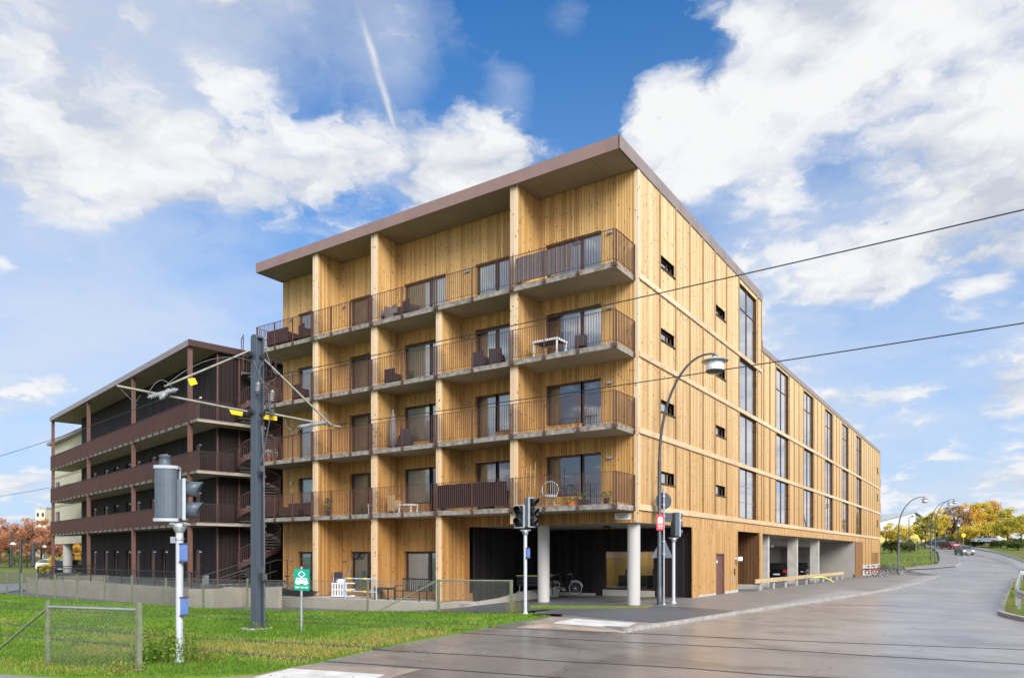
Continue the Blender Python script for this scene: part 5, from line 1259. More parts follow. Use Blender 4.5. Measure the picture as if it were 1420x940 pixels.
weed((tb[0], tb[1], 0), 30, .28, .2, 'weed_clump', 'low green weeds at the foot of the tram sign post', .4, .025)
weed((tb[0]-.5, tb[1]+.6, 0), 8, .6, .05, 'weed_clump', 'single dark weed stalk standing between mast and tram sign', .1, .03)
# ------------------------------------------------------------------ garage barrier, yellow tube
GBo = (.6, 14.6, h(.6, 14.6)); GB = thing('timber_barrier', 'long plank barrier on grey steel posts before the open garage', 'barrier', GBo)
ys_ = [15.6, 18.6, 21.6, 24.6, 27.6, 30.6, 33.6, 36.6, 39.4, 42.]
mb = MB(); y = 14.3
while y < 41.9:
    e = min(y+4.6, 41.9); mb.bar((.62, y+.005, h(.6, y)+.60), (.62, e-.005, h(.6, e)+.60), .06, .24, r=random.random()); y = e
mb.build('plank', Mt['glulam'], GB, off=GBo)
for y in ys_:
    z = h(.6, y); mb = MB(); mb.box(.48, .585, y-.05, y+.05, z-.1, z+.7); mb.build('post', Mt['polepale'], GB, off=GBo)
q = onax(1127, 801, 0, .7); e_ = onax(1156, 810, 0, 1.6)
HT = thing('bent_tube', 'bent yellow green tube leaning from the plank barrier down to the pavement', 'tube', (1.6, e_[1], h(1.6, e_[1])))
ya, yb = X_y = (q[1], e_[1])
mb = MB(); pts = []
for i in range(13):
    t = i/12; pts.append((.72+.9*t, ya+(yb-ya)*t, (q[2])*(1-t**1.7)+(h(1.6, yb)+.03)*t**1.7+.12*math.sin(pi*t)))
mb.tube(pts, .055, 10); mb.build('tube', Mt['limehose'], HT, off=HT.location)
# ------------------------------------------------------------------ guard rails
def guardrail(label, pts, zoff=0., step=2.0, hgt=.78, nm='guard_rail'):
    o_ = (pts[0][0], pts[0][1], h(*pts[0])+zoff); t = thing(nm, label, 'guard rail', o_)
    P_ = along(pts, .5); mb = MB(); k = len(P_); prof = [(.0, 0), (.07, .04), (.07, .10), (.015, .145), (.07, .19), (.07, .25), (.0, .30), (-.02, .15)]
    vs = []
    for i, (x, y) in enumerate(P_):
        a = Vector(P_[max(0, i-1)]); b = Vector(P_[min(k-1, i+1)]); d = (b-a).normalized(); n_ = Vector((-d.y, d.x)); z = h(x, y)+zoff+hgt-.3
        for u, v in prof: vs.append((x+n_.x*u, y+n_.y*u, z+v))
    m_ = len(prof); fs = [(i*m_+j, i*m_+(j+1) % m_, (i+1)*m_+(j+1) % m_, (i+1)*m_+j) for i in range(k-1) for j in range(m_)]+[tuple(range(m_)), tuple(range((k-1)*m_, k*m_))[::-1]]
    mb.add(vs, fs); mb.build('beam', Mt['polepale'], t, off=o_)
    for x, y in along(pts, step):
        z = h(x, y)+zoff; mb = MB(); mb.box(x-.05, x+.05, y-.04, y+.04, z-.2, z+hgt-.05); mb.build('post', Mt['steel'], t, off=o_)
    return t
gr = [tuple(onh(px, py)[:2]) for px, py in ((1424, 852), (1414, 848), (1410, 841), (1410, 832), (1412, 820))]+[tuple(onh(1415, 806)[:2]), (15.2, 48), (17., 60), (18.5, 72)]
guardrail('pale steel guard rail curving along the grass verge at the right edge', gr)
gr2 = [tuple(at(px, py, d_)[:2]) for px, py, d_ in ((1440, 778, 72), (1422, 772, 80), (1402, 765, 92), (1382, 760, 104), (1364, 756.5, 115), (1348, 754.5, 124))]
guardrail('white steel guard rail along the outer bend below the yellow trees', gr2, .1, 4.)
# ------------------------------------------------------------------ cars (own frame: +x forward)
def car(name, label, loc, yaw, paint, L=4.3, Wd=1.75, Ht=1.46, kind='hatch', lights_on=False, pitch=0., group=None, estate=False):
    t = thing(name, label, 'car', loc, yaw, group); t.rotation_euler = (0, pitch, yaw)
    hl = L/2
    if kind == 'sedan': low = [(-hl, .42), (-hl+.03, .78), (-hl+.1, .96), (-hl+.75, .98)]; cab = [(-hl+.72, .97), (-hl+1.35, Ht-.06), (-.35, Ht), (.25, Ht-.03), (1.02, .96)]
    elif kind == 'van': low = [(-hl, .42), (-hl+.02, .8), (-hl+.05, 1.0), (-hl+.5, 1.02)]; cab = [(-hl+.06, 1.0), (-hl+.28, Ht-.08), (-.8, Ht), (.35, Ht-.05), (1.35, .98)]
    else: low = [(-hl, .42), (-hl+.02, .75), (-hl+.08, .95), (-hl+.4, .98)]; cab = [(-hl+.12, .95), (-hl+.55, Ht-.1), (-.6, Ht), (.25, Ht-.04), (1.1, .95)]
    hood = [(1.1, .97), (hl-.45, .86), (hl-.1, .72), (hl, .55), (hl-.02, .3)]
    bot = [(-hl+.08, .26)]
    prof = low+hood+[(hl-.15, .2), (-hl+.15, .2)]
    def loft(mb, poly, widths, m=0):
        k = len(poly); vs = []
        for (w, sx, dz) in widths:
            for (x, z) in poly: vs.append((x*sx, w, z+dz))
        n_ = len(widths); fs = [tuple(range(k))[::-1], tuple(range((n_-1)*k, n_*k))]
        for i in range(n_-1):
            for j in range(k): fs.append((i*k+j, i*k+(j+1) % k, (i+1)*k+(j+1) % k, (i+1)*k+j))
        mb.add(vs, fs, 0, m, False)
    hw = Wd/2
    mb = MB(); loft(mb, prof, [(-hw+.04, .965, .02), (-hw, .99, 0), (-hw*.8, 1., 0), (hw*.8, 1., 0), (hw, .99, 0), (hw-.04, .965, .02)])
    roofp = [(cab[1][0]+.02, Ht-.115)]+[cab[2], cab[3]]+[(cab[3][0]+.1, Ht-.11)]
    vs = [(x, w, z) for w in (-hw*.74, hw*.74) for x, z in [(cab[1][0]-.02, cab[1][1]-.03), cab[1], cab[2], cab[3], (cab[3][0]+.06, cab[3][1]-.05)]]
    mb.add(vs, [(0, 1, 2, 3, 4), (9, 8, 7, 6, 5)]+[(i, i+5, (i+1) % 5+5, (i+1) % 5) for i in range(5)])
    for s in (-1, 1):
        for a, b in ((cab[0], cab[1]), (cab[4], cab[3])): mb.bar((a[0], s*hw*.93, a[1]), (b[0], s*hw*.74, b[1]-.02), .07, .05)
        mid = (-.35, .96); mb.bar((mid[0], s*hw*.935, .96), (mid[0]-.02, s*hw*.75, Ht-.03), .08, .03)
    body = mb.build('body', paint, t, .03)
    mb = MB(); k = len(cab)
    vs = [(x, s*(hw*.92 if z < 1.1 else hw*.73), z-.012) for s in (-1, 1) for x, z in cab]
    mb.add(vs, [tuple(range(k))[::-1], tuple(range(k, 2*k))]+[(i, (i+1) % k, k+(i+1) % k, k+i) for i in range(k)]); mb.build('window_glass', Mt['carglass'], t)
    for x in (-hl+.82, hl-.85):
        for s in (-1, 1):
            M = Matrix.Rotation(pi/2, 4, 'X'); mb = MB(); mb.lathe([(.2, -.1), (.31, -.1), (.325, -.06), (.325, .06), (.31, .1), (.2, .1)], (x, s*(hw-.1), .32), 20, M=M); w = mb.build('wheel', Mt['tyre'], t)
            mb = MB(); mb.lathe([(.205, -.105), (.19, .0), (.205, .105)], (x, s*(hw-.1), .32), 14, M=M); mb.build('rim', Mt['steel'], w)
    for s in (-1, 1):
        mb = MB(); mb.box(hl-.16, hl-.02, s*hw*.66-.15, s*hw*.66+.15, .60, .70); mb.build('headlight', Mt['headlight'] if not lights_on else LIT, t, .02)
        mb = MB(); mb.box(-hl-.005, -hl+.12, s*hw*.74-.16, s*hw*.74+.16, .68, .93); mb.build('tail_light', Mt['taillight'], t, .02)
        mb = MB(); mb.box(.75, .95, s*(hw+.02)-.09, s*(hw+.02)+.09, .95, 1.08); mb.build('mirror', paint, t, .03)
    mb = MB(); mb.box(hl-.03, hl+.012, -.26, .26, .36, .47); mb.build('number_plate', Mt['white'], t); mb = MB(); mb.box(-hl-.012, -hl+.02, -.26, .26, .5, .61); mb.build('number_plate', Mt['white'], t)
    mb = MB(); mb.box(hl-.06, hl+.008, -.5, .5, .5, .62); mb.build('grille', Mt['black_plastic'], t)
    return t
LIT, nt_, b_ = newmat('lit headlight'); b_.inputs['Emission Color'].default_value = (1, .95, .85, 1); b_.inputs['Emission Strength'].default_value = 1.6
def gslope(p, yaw, r=2.): return -math.atan2(h(p[0]+r*math.cos(yaw), p[1]+r*math.sin(yaw))-h(p[0]-r*math.cos(yaw), p[1]-r*math.sin(yaw)), 2*r)
TOCAM = lambda p: math.atan2(CAM[1]-p[1], CAM[0]-p[0])
def gcar(px, py, dep_, yaw_rel, **k):
    p = at(px, py-.5, dep_); z = h(p[0], p[1]); yaw = TOCAM(p)+yaw_rel
    return car(loc=(p[0], p[1], z-.02), yaw=yaw, pitch=gslope(p, yaw), **k)
gcar(1337, 768, 116, .3, name='parked_car' if False else 'oncoming_car', label='silver grey car driving towards the viewer with its lights on', paint=Mt['carsilver'], lights_on=True)
gcar(1317, 760, 138, pi+.5, name='red_car', label='dark red car seen from behind turning at the far bend', paint=Mt['redcar'], kind='sedan', L=4.5)
gcar(1294, 757, 149, -pi/2+.2, name='dark_car', label='dark blue black people carrier standing sideways at the far bend', paint=Mt['cardark'], kind='van', L=4.7, Ht=1.65)
for px, py, yr, lab in ((1364, 752, -pi/2+.5, 'white parked car, left of the two white cars under the yellow trees'), (1378, 752.5, -pi/2+.4, 'white parked car, right of the two white cars under the yellow trees')):
    p = at(px, py, 148); z = h(p[0], p[1]); car('parked_car', lab, (p[0], p[1], max(z, p[2])-.02), TOCAM(p)+yr, Mt['carwhite'], kind='sedan', L=4.4, group='white cars under the yellow trees')
# garage cars
for px, py, xg, yaw, lab, pnt in ((1082, 806, -3.4, pi/2+.1, 'black car in the open garage between the first and second concrete piers', Mt['carblack']), (1110, 803, -3.4, -pi/2, 'black car in the open garage with its red tail light showing beside the second pier', Mt['carblack'])):
    yy = onax(px, py, 0, xg)[1]; car('garage_car', lab, (xg, yy, h(0, yy)+.06), yaw, pnt, group='cars in the open garage')
p = at(80, 790, 88); car('parked_car', 'white car parked past the dark gallery post at the far left', (p[0], p[1], 0), TOCAM(p)+1.3, Mt['carwhite'])
p = at(99, 803, 74); bn = car('parked_car', 'black car parked behind the arcade of the cream house', (p[0], p[1], -.0), TOCAM(p)+2.6, Mt['carblack'], L=3.6)
p = at(0, 778, 190); car('parked_car', 'small red car at the far left edge of the park', (p[0], p[1], 0), TOCAM(p)+1.1, Mt['red'])
# ------------------------------------------------------------------ bicycles (own frame: +x forward)
def bicycle(name, label, loc, yaw, paint, tilt=0., basket=False, group=None, rim='steel'):
    t = thing(name, label, 'bicycle', loc, yaw, group); t.rotation_euler = (tilt, 0, yaw)
    wy = None
    for x in (-.53, .53):
        mb = MB(); mb.tube([(x+.33*math.cos(a), 0, .35+.33*math.sin(a)) for a in np.linspace(0, 2*pi, 25)[:-1]], .019, 6, closed=True); w = mb.build('wheel', Mt['tyre'], t)
        mb = MB(); mb.tube([(x+.305*math.cos(a), 0, .35+.305*math.sin(a)) for a in np.linspace(0, 2*pi, 25)[:-1]], .011, 5, closed=True); mb.lathe([(.03, -.04), (.03, .04)], (x, 0, .35), 8, M=Matrix.Rotation(pi/2, 4, 'X'))
        for i in range(14): a = 2*pi*i/14; mb.tube([(x+.02*math.cos(a+1), .03*(-1)**i, .35+.02*math.sin(a+1)), (x+.3*math.cos(a), 0, .35+.3*math.sin(a))], .0025, 3, cap=False)
        mb.build('rim', Mt[rim], w)
        mb = MB(); mb.tube([(x+.37*math.cos(a), 0, .35+.37*math.sin(a)) for a in np.linspace(.5 if x < 0 else .2, 2.9 if x < 0 else 2.2, 10)], .02, 5); mb.build('mudguard', Mt['black_plastic'] if rim == 'steel' else Mt[rim], t)
    mb = MB(); hd, st, bb_ = (.36, 0, .82), (-.18, 0, .78), (-.06, 0, .30)
    for a, b in ((hd, bb_), (st, bb_), (bb_, (-.53, 0, .35)), (st, (-.53, 0, .35)), ((.35, 0, .72), (-.13, 0, .55)), ((.34, 0, .98), (.42, 0, .62)), ((.42, 0, .62), (.53, 0, .35))): mb.tube([a, b], .017, 7)
    mb.build('frame', paint, t)
    mb = MB(); mb.tube([(-.18, 0, .78), (-.21, 0, .92)], .014, 6); mb.lathe([(.02, 0), (.10, .01), (.12, .05), (.07, .07)], (-.23, 0, .91), 12); mb.build('saddle', Mt['black_plastic'], t)
    mb = MB(); mb.tube([(.2, -.30, 1.03), (.30, -.26, 1.07), (.36, -.06, 1.0), (.34, 0, .98), (.36, .06, 1.0), (.30, .26, 1.07), (.2, .30, 1.03)], .013, 6); mb.build('handlebar', Mt['steel'], t)
    mb = MB(); mb.lathe([(.09, -.01), (.09, .01)], (-.06, .05, .30), 14, M=Matrix.Rotation(pi/2, 4, 'X')); mb.tube([(-.06, .06, .30), (.08, .09, .22)], .01, 5); mb.tube([(-.06, -.06, .3), (-.2, -.09, .38)], .01, 5); mb.build('crank', Mt['steel'], t)
    mb = MB(); mb.box(-.75, -.3, -.07, .07, .70, .72); mb.tube([(-.55, .06, .36), (-.6, .06, .7)], .008, 4); mb.tube([(-.55, -.06, .36), (-.6, -.06, .7)], .008, 4); mb.build('rack', Mt['black_plastic'], t)
    if basket:
        mb = MB()
        for z in (.78, .88, .98): mb.tube([(.42, -.17, z), (.72, -.17, z), (.72, .17, z), (.42, .17, z)], .007, 4, closed=True)
        for y in (-.17, 0, .17): mb.tube([(.42, y, .98), (.44, y, .76), (.70, y, .76), (.72, y, .98)], .007, 4)
        mb.build('basket', Mt['black_plastic'], t)
    return t
bk = [(1207, 799.5, .15, 'red', False, 'red bicycle nearest the pine house in the row under the louvre panel', 'bike'), (1214, 799.5, -.1, 'red', True, 'red bicycle with a front basket in the middle of the bicycle row'),
      (1221, 799, .1, 'black_plastic', True, 'black bicycle with a front basket behind the red ones'), (1229, 797, -.25, 'blue', False, 'dark blue bicycle just left of the street lamp'), (1242, 797, .05, 'polegrey', False, 'grey bicycle leaning behind the lamp post, wheel showing right of it')]
for b in bk:
    p = onh(b[0], b[1], .06); bicycle('bicycle', b[5], (p[0], p[1], h(p[0], p[1])+.06), RG+b[2], Mt[b[3]], .08, b[4], 'bicycles parked by the street lamp')
yb_ = 4.6
for px, yw, lab in ((765, 1.9, 'dark bicycle half hidden by the left round column'), (783, .35, 'dark bicycle with bright rims parked at the black undercroft wall')):
    q = onax(px, 800, 1, yb_ if px > 770 else 3.9); bicycle('bicycle', lab, (q[0], q[1], .06), yw, Mt['black_plastic'], .05, False, 'bicycles in the undercroft', 'white')
q = onax(741, 800, 1, 3.2); CT = thing('cargo_trolley', 'dark crate trolley with a yellow rim behind the signal pole in the undercroft', 'trolley', (q[0], q[1], .06), .2)
mb = MB()
for z0, z1 in ((.5, .62), (.66, .78), (.82, .94)): mb.box(-.75, .75, -.4, .4, z0, z1)
mb.build('crate', Mt['charcoal'], CT, .02); mb = MB(); mb.box(-.78, .78, -.43, .43, .96, 1.0); mb.build('rim', Mt['limehose'], CT); mb = MB()
for x in (-.6, .6):
    for y in (-.36, .36): mb = MB(); mb.tube([(x, y, .5), (x*1.05, y, .2)], .02, 6); mb.lathe([(.13, -.025), (.13, .025)], (x*1.05, y, .13), 14, M=Matrix.Rotation(pi/2, 4, 'X')); mb.build('wheel', Mt['steel'], CT)
# ------------------------------------------------------------------ balcony furniture
def armchair(label, loc, yaw, m='rattan', w=.62, group='wicker chairs on the balconies', nm='wicker_chair'):
    t = thing(nm, label, 'chair', loc, yaw, group)
    mb = MB(); mb.box(-w/2+.08, w/2-.08, -.26, .26, .28, .42); mb.build('seat', Mt[m], t, .02)
    mb = MB(); mb.box(-w/2, w/2, .24, .32, .1, .86); mb.build('backrest', Mt[m], t, .02)
    for s in (-1, 1): mb = MB(); mb.box(s*(w/2-.04)-.04, s*(w/2-.04)+.04, -.3, .24, .1, .64); mb.build('armrest', Mt[m], t, .02)
    for x in (-w/2+.04, w/2-.04):
        for y in (-.26, .28): mb = MB(); mb.box(x-.02, x+.02, y-.02, y+.02, 0, .1); mb.build('leg', Mt[m], t)
    return t
def sofa(label, loc, yaw, L=1.5, m='rattan'):
    t = thing('wicker_sofa', label, 'sofa', loc, yaw)
    mb = MB(); mb.box(-L/2, L/2, -.35, .35, .08, .40); mb.build('seat', Mt[m], t, .02); mb = MB(); mb.box(-L/2, L/2, .3, .42, .08, .82); mb.build('backrest', Mt[m], t, .02)
    for s in (-1, 1): mb = MB(); mb.box(s*(L/2-.06)-.06, s*(L/2-.06)+.06, -.35, .3, .08, .62); mb.build('armrest', Mt[m], t, .02)
    for x in (-L/2+.06, L/2-.06):
        for y in (-.3, .36): mb = MB(); mb.box(x-.03, x+.03, y-.03, y+.03, 0, .08); mb.build('leg', Mt[m], t)
    return t
def table(label, loc, yaw, L=1.0, Wd=.7, Hh=.72, top='charcoal', legm='white', nm='balcony_table'):
    t = thing(nm, label, 'table', loc, yaw); mb = MB(); mb.box(-L/2, L/2, -Wd/2, Wd/2, Hh-.04, Hh); mb.build('tabletop', Mt[top], t, .008)
    mb = MB(); 
    for (a, b, c, d) in ((-L/2, L/2, -Wd/2-.012, -Wd/2-.002), (-L/2, L/2, Wd/2+.002, Wd/2+.012)): mb.box(a, b, c, d, Hh-.08, Hh+.004)
    for (a, b, c, d) in ((-L/2-.012, -L/2-.002, -Wd/2, Wd/2), (L/2+.002, L/2+.012, -Wd/2, Wd/2)): mb.box(a, b, c, d, Hh-.08, Hh+.004)
    mb.build('apron', Mt[legm], t)
    for x in (-L/2+.04, L/2-.04):
        for y in (-Wd/2+.04, Wd/2-.04): mb = MB(); mb.box(x-.028, x+.028, y-.028, y+.028, 0, Hh-.045); mb.build('leg', Mt[legm], t)
    return t
M_plant = leafmat('balcony plant leaves', (.02, .06, .012), (.05, .12, .02), (.12, .2, .05)); M_flower = leafmat('pale flowers', (.05, .1, .03), (.5, .5, .42), (.75, .72, .65))
def pot_plant(label, loc, hgt=.5, r=.14, leaf=M_plant, potm='charcoal', n_=90, size=.06):
    t = thing('potted_plant', label, 'plant', loc); mb = MB(); mb.lathe([(r*.7, 0), (r, .24), (r*1.06, .26), (r*.9, .26), (r*.85, .22)], n=16); mb.build('pot', Mt[potm], t)
    V = []; rr = []
    for i in range(n_):
        a = RNG.uniform(0, 2*pi); q = RNG.random()**.5*r*1.7; z = .25+hgt*RNG.random(); c = np.array([q*math.cos(a), q*math.sin(a), z]); d = RNG.normal(0, 1, 3); d[2] += .5; d /= np.linalg.norm(d); e = np.cross(d, RNG.normal(0, 1, 3)); e /= np.linalg.norm(e)
        V += [c-e*size*.3, c+d*size, c+e*size*.3, c-d*size*.4]; rr.append(RNG.random())
    quad_mesh('foliage', np.array(V), np.array(rr), leaf, t); return t
def screen(label, x0, x1, zf, m, wav=.01, top=1.12, bot=.1):
    o_ = ((x0+x1)/2, -1.74, zf); mb = MB(); k = int((x1-x0)/.06); vs = []
    for i in range(k+1):
        x = x0+(x1-x0)*i/k; w = wav*math.sin(i*1.9)+wav*.6*math.sin(i*.7+1)
        for z in np.linspace(bot, top-(.012*(math.sin(i*.55)+1)), 6): vs.append((x, -1.755+w*.5+.0*z, zf+z))
    n6 = 6; fs = [(i*n6+j, (i+1)*n6+j, (i+1)*n6+j+1, i*n6+j+1) for i in range(k) for j in range(5)]
    vs2 = [(a, b+.015, c) for a, b, c in vs]; o0 = len(vs); fs += [tuple(q+o0 for q in f[::-1]) for f in fs]
    mb.add(vs+vs2, fs, smooth=False); o = mb.build('privacy_screen', Mt[m], None, off=o_); o.location = o_; return tag(o, label, 'screen', 'privacy screens on the balcony rails')
l1, l2, l3, l4 = LV
screen('grey brown cloth screen on the top right balcony railing', -4.55, -1.9, l4, 'greyfabric', .03)
screen('dark wicker screen covering a whole lower balcony railing left of the corner bay', -8.62, -4.95, l1, 'rattan', .004)
# level 4
armchair('dark wicker chair by the door of the wide top balcony', (-11.6, -.9, l4), pi*.1); armchair('grey wicker chair on the wide top balcony, left of its first door', (-10.9, -.9, l4), pi*.9, 'charcoal')
armchair('pale cushioned chair at the left end of the wide top balcony', (-12.05, -1.2, l4), -.4, 'greyfabric')
sofa('dark wicker sofa on the leftmost top balcony', (-19.4, -1.35, l4), pi, 1.6); armchair('dark wicker chair beside the sofa on the leftmost top balcony', (-17.7, -1.25, l4), pi-.3); pot_plant('green plant in a dark pot behind the sofa on the leftmost top balcony', (-20.6, -.6, l4), .5)
table('small pale table at the left end of the leftmost top balcony', (-20.5, -1.2, l4), 0, .6, .5, .7, 'white')
# level 3
table('white framed dark topped table on the third balcony of the corner bay', (-3.4, -.95, l3), 0, 1.15, .8, .74, 'rattan', 'white'); pot_plant('dark leafed plant behind the white framed table', (-4.25, -.7, l3), .6, .17)
armchair('low dark chair at the right end of the corner bay third balcony', (-2.0, -.9, l3), .5, 'charcoal', .5)
armchair('low dark chair, left one of the pair beside the fin on the third balcony', (-6.9, -.8, l3), pi, 'charcoal', .55); armchair('low dark chair, right one of the pair beside the fin on the third balcony', (-6.1, -.8, l3), pi+.3, 'charcoal', .55)
armchair('dark box chair on the third balcony of the middle bay', (-12.1, -.8, l3), pi); pot_plant('trailing plant on the floor of the third balcony, middle bay', (-10.4, -1.45, l3), .2, .1)
armchair('dark chair beside the door on the leftmost third balcony', (-18.2, -1.2, l3), pi)
# level 2
def parasol(label, loc):
    t = thing('folded_parasol', label, 'parasol', loc); mb = MB(); mb.lathe([(.03, 0), (.03, .1), (.16, .25), (.19, .6), (.15, 1.2), (.10, 1.6), (.03, 1.8)], n=14); mb.build('canopy', Mt['greyfabric'], t); mb = MB(); mb.tube([(0, 0, 0), (0, 0, 1.9)], .02, 6); mb.lathe([(.2, 0), (.2, .06)], n=14); mb.build('pole', Mt['steel'], t); return t
parasol('folded grey parasol on the second balcony of the middle bay', (-11.85, -1.1, l2)); armchair('dark folding chair left of the folded parasol', (-12.2, -.5, l2), -.4); armchair('dark chair right of the folded parasol', (-11.0, -1.1, l2), pi+.5, 'charcoal', .5)
for i, (x, lab) in enumerate(((-20.75, 'leftmost flower pot with white blooms on the second balcony end'), (-20.35, 'terracotta flower pot in the middle of the three at the second balcony end'), (-19.95, 'right flower pot of the three at the second balcony end'))): pot_plant(lab, (x, -1.5, l2), .4, .13, M_flower, 'terracotta')
# level 1
def wire_chair(label, loc, yaw):
    t = thing('wire_chair', label, 'chair', loc, yaw); mb = MB(); mb.lathe([(.30, .40), (.33, .46), (.30, .50), (.05, .42)], n=18); mb.build('seat', Mt['sigrim'], t)
    mb = MB()
    mb.tube([(.34*math.cos(a), .30+.05*math.sin(a), .75+.34*math.sin(a)) for a in np.linspace(0, 2*pi, 21)[:-1]], .018, 6, closed=True)
    for i in range(-3, 4): x = i*.09; zz = math.sqrt(max(0, .34**2-x*x)); mb.tube([(x, .3, .75-zz), (x, .34, .75+zz)], .008, 5)
    mb.build('backrest', Mt['sigrim'], t)
    for x, y in ((-.25, -.2), (.25, -.2), (-.25, .25), (.25, .25)): mb = MB(); mb.tube([(x*.6, y*.6, .42), (x, y, 0)], .013, 6); mb.build('leg', Mt['sigrim'], t)
    return t
wire_chair('pale round backed wire chair on the first balcony of the corner bay', (-3.4, -1.0, l1), .4)
t = thing('plant_ladder', 'raw wood stick trellis standing at the left end of the corner bay first balcony', 'trellis', (-4.25, -1.15, l1)); mb = MB()
for x in (-.2, .0, .2): mb.tube([(x, 0, 0), (x*1.1, .1, 1.75+.1*math.sin(x*9))], .016, 5)
mb.tube([(-.22, .05, 1.0), (.22, .05, 1.0)], .012, 5); mb.tube([(-.22, .1, 1.5), (.22, .1, 1.45)], .012, 5); mb.build('stick', Mt['timberstick'], t)
pot_plant('orange pot with a low plant under the corner window, first balcony', (-2.75, -.4, l1), .15, .18, M_plant, 'orange'); pot_plant('small dark potted plant right of the orange pot, first balcony', (-2.0, -1.0, l1), .25, .14); pot_plant('potted plant at the right end of the corner bay first balcony', (-.8, -1.1, l1), .25, .12)
table('low white table with small things on the first balcony of the middle bay', (-11.0, -1.0, l1), 0, .8, .5, .42, 'white'); armchair('small dark stool chair left of the low white table', (-11.9, -.9, l1), pi, 'timberstick', .45, None, 'wooden_chair')
pot_plant('tall green plant on the first balcony beside the left fin', (-15.9-.1, -1.3, l1), .65, .13, M_plant, 'charcoal', 120, .1); table('small white table by the door on the first balcony near the second fin', (-13.2, -1.0, l1), 0, .4, .4, .5, 'white')
sofa('dark wicker sofa on the leftmost first balcony', (-19.1, -.9, l1), 0, 1.7); armchair('dark wicker chair at the left end of the leftmost first balcony', (-20.3, -1.2, l1), pi/2); armchair('dark wicker chair beside the first fin on the leftmost first balcony', (-17.3, -1.2, l1), -pi/2)
# ground terrace
q = (-10.4, -1.5, -.03); t = thing('garden_bench', 'black metal garden bench on the terrace before the white window', 'bench', q)
mb = MB(); 
for i in range(6): mb.box(-.75, .75, -.25+i*.09, -.19+i*.09, .42, .445)
mb.build('seat', Mt['black_steel'], t); mb = MB()
for i in range(12): mb.box(-.72+i*.128, -.69+i*.128, .27, .3, .44, .95)
mb.box(-.75, .75, .26, .31, .95, 1.0); mb.build('backrest', Mt['black_steel'], t)
for s in (-.72, .72):
    mb = MB(); mb.box(s-.025, s+.025, -.25, -.21, 0, .65); mb.box(s-.025, s+.025, .26, .3, 0, .45); mb.box(s-.03, s+.03, -.26, .28, .65, .68); mb.build('leg', Mt['black_steel'], t)
table('low black metal table beside the garden bench', (-11.9, -1.6, -.03), 0, .9, .5, .55, 'black_steel', 'black_steel', 'garden_table')
t = thing('folding_chair', 'grey and black folded recliner leaning on the terrace wall', 'chair', (-15.85, -1.0, -.03), .2); mb = MB(); mb.bar((-.2, 0, .05), (-.3, .35, 1.25), .05); mb.bar((.2, 0, .05), (.3, .35, 1.25), .05); mb.bar((-.25, .3, .1), (.2, -.2, .9), .04); mb.build('frame', Mt['steel'], t)
mb = MB(); mb.bar((0, .15, .55), (0, .36, 1.25), .45, .03, up=(1, 0, 0)) if False else mb.box(-.24, .24, .2, .24, .6, 1.2); mb.build('backrest', Mt['charcoal'], t)
t = thing('garden_tool', 'long grey handled snow shovel leaning beside the folded recliner', 'tool', (-15.2, -1.0, -.03)); mb = MB(); mb.bar((0, 0, .3), (.02, .5, 1.75), .035); mb.build('handle', Mt['steel'], t); mb = MB(); mb.box(-.22, .22, -.03, .0, 0, .42); mb.build('blade', Mt['steel'], t)
t = thing('laundry_rack', 'white plastic crate cart piled beside the shovel on the terrace', 'cart', (-14.6, -1.7, -.03), .15)
mb = MB()
for i in range(6):
    for z in (.12, .42): mb.box(-.4+i*.16, -.33+i*.16, -.3, -.27, z, z+.24)
for z in (.06, .36, .66): mb.box(-.42, .52, -.31, -.26, z, z+.06); mb.box(-.42, .52, .26, .3, z, z+.06)
mb.box(-.42, .52, -.25, .25, .03, .07); mb.box(-.42, .52, -.25, .25, .37, .4); mb.build('crate', Mt['white'], t)
mb = MB(); mb.lathe([(.18, 0), (.22, .12), (.1, .2)], (-.1, 0, .7), 12); mb.build('bundle', Mt['white'], t)
t = thing('play_goal', 'small pale blue goal frame with yellow joints on the terrace', 'goal', (-13.2, -2.0, -.03)); mb = MB()
for z in (.35, .95): mb.tube([(-.9, 0, z), (1.15, 0, z)], .03, 8)
mb.tube([(1.15, 0, 0), (1.15, 0, 1.0)], .03, 8); mb.tube([(-.9, 0, 0), (-.9, 0, .95)], .03, 8); mb.build('frame', mat('pale blue plastic', (.35, .48, .62), .4), t); mb = MB()
for x in (-.6, .45): 
    for z in (.35, .95): mb.lathe([(.05, -.09), (.05, .09)], (x, 0, z), 10, M=Matrix.Rotation(pi/2, 4, 'Y'))
mb.build('joint', Mt['yellow'], t)
t = bicycle('bicycle', 'bicycle standing before the leftmost garden door behind the tram sign', (-18.7, -1.4, -.03), .4, Mt['charcoal'], .05)
t = thing('wall_wreath', 'dark round wreath hung on the terrace wall between the two garden doors', 'wreath', (-16.35+1.0, -.06, 2.0)); mb = MB(); mb.tube([(.16*math.cos(a), 0, .16*math.sin(a)) for a in np.linspace(0, 2*pi, 15)[:-1]], .06, 6, closed=True); mb.build('ring', Mt['charcoal'], t)
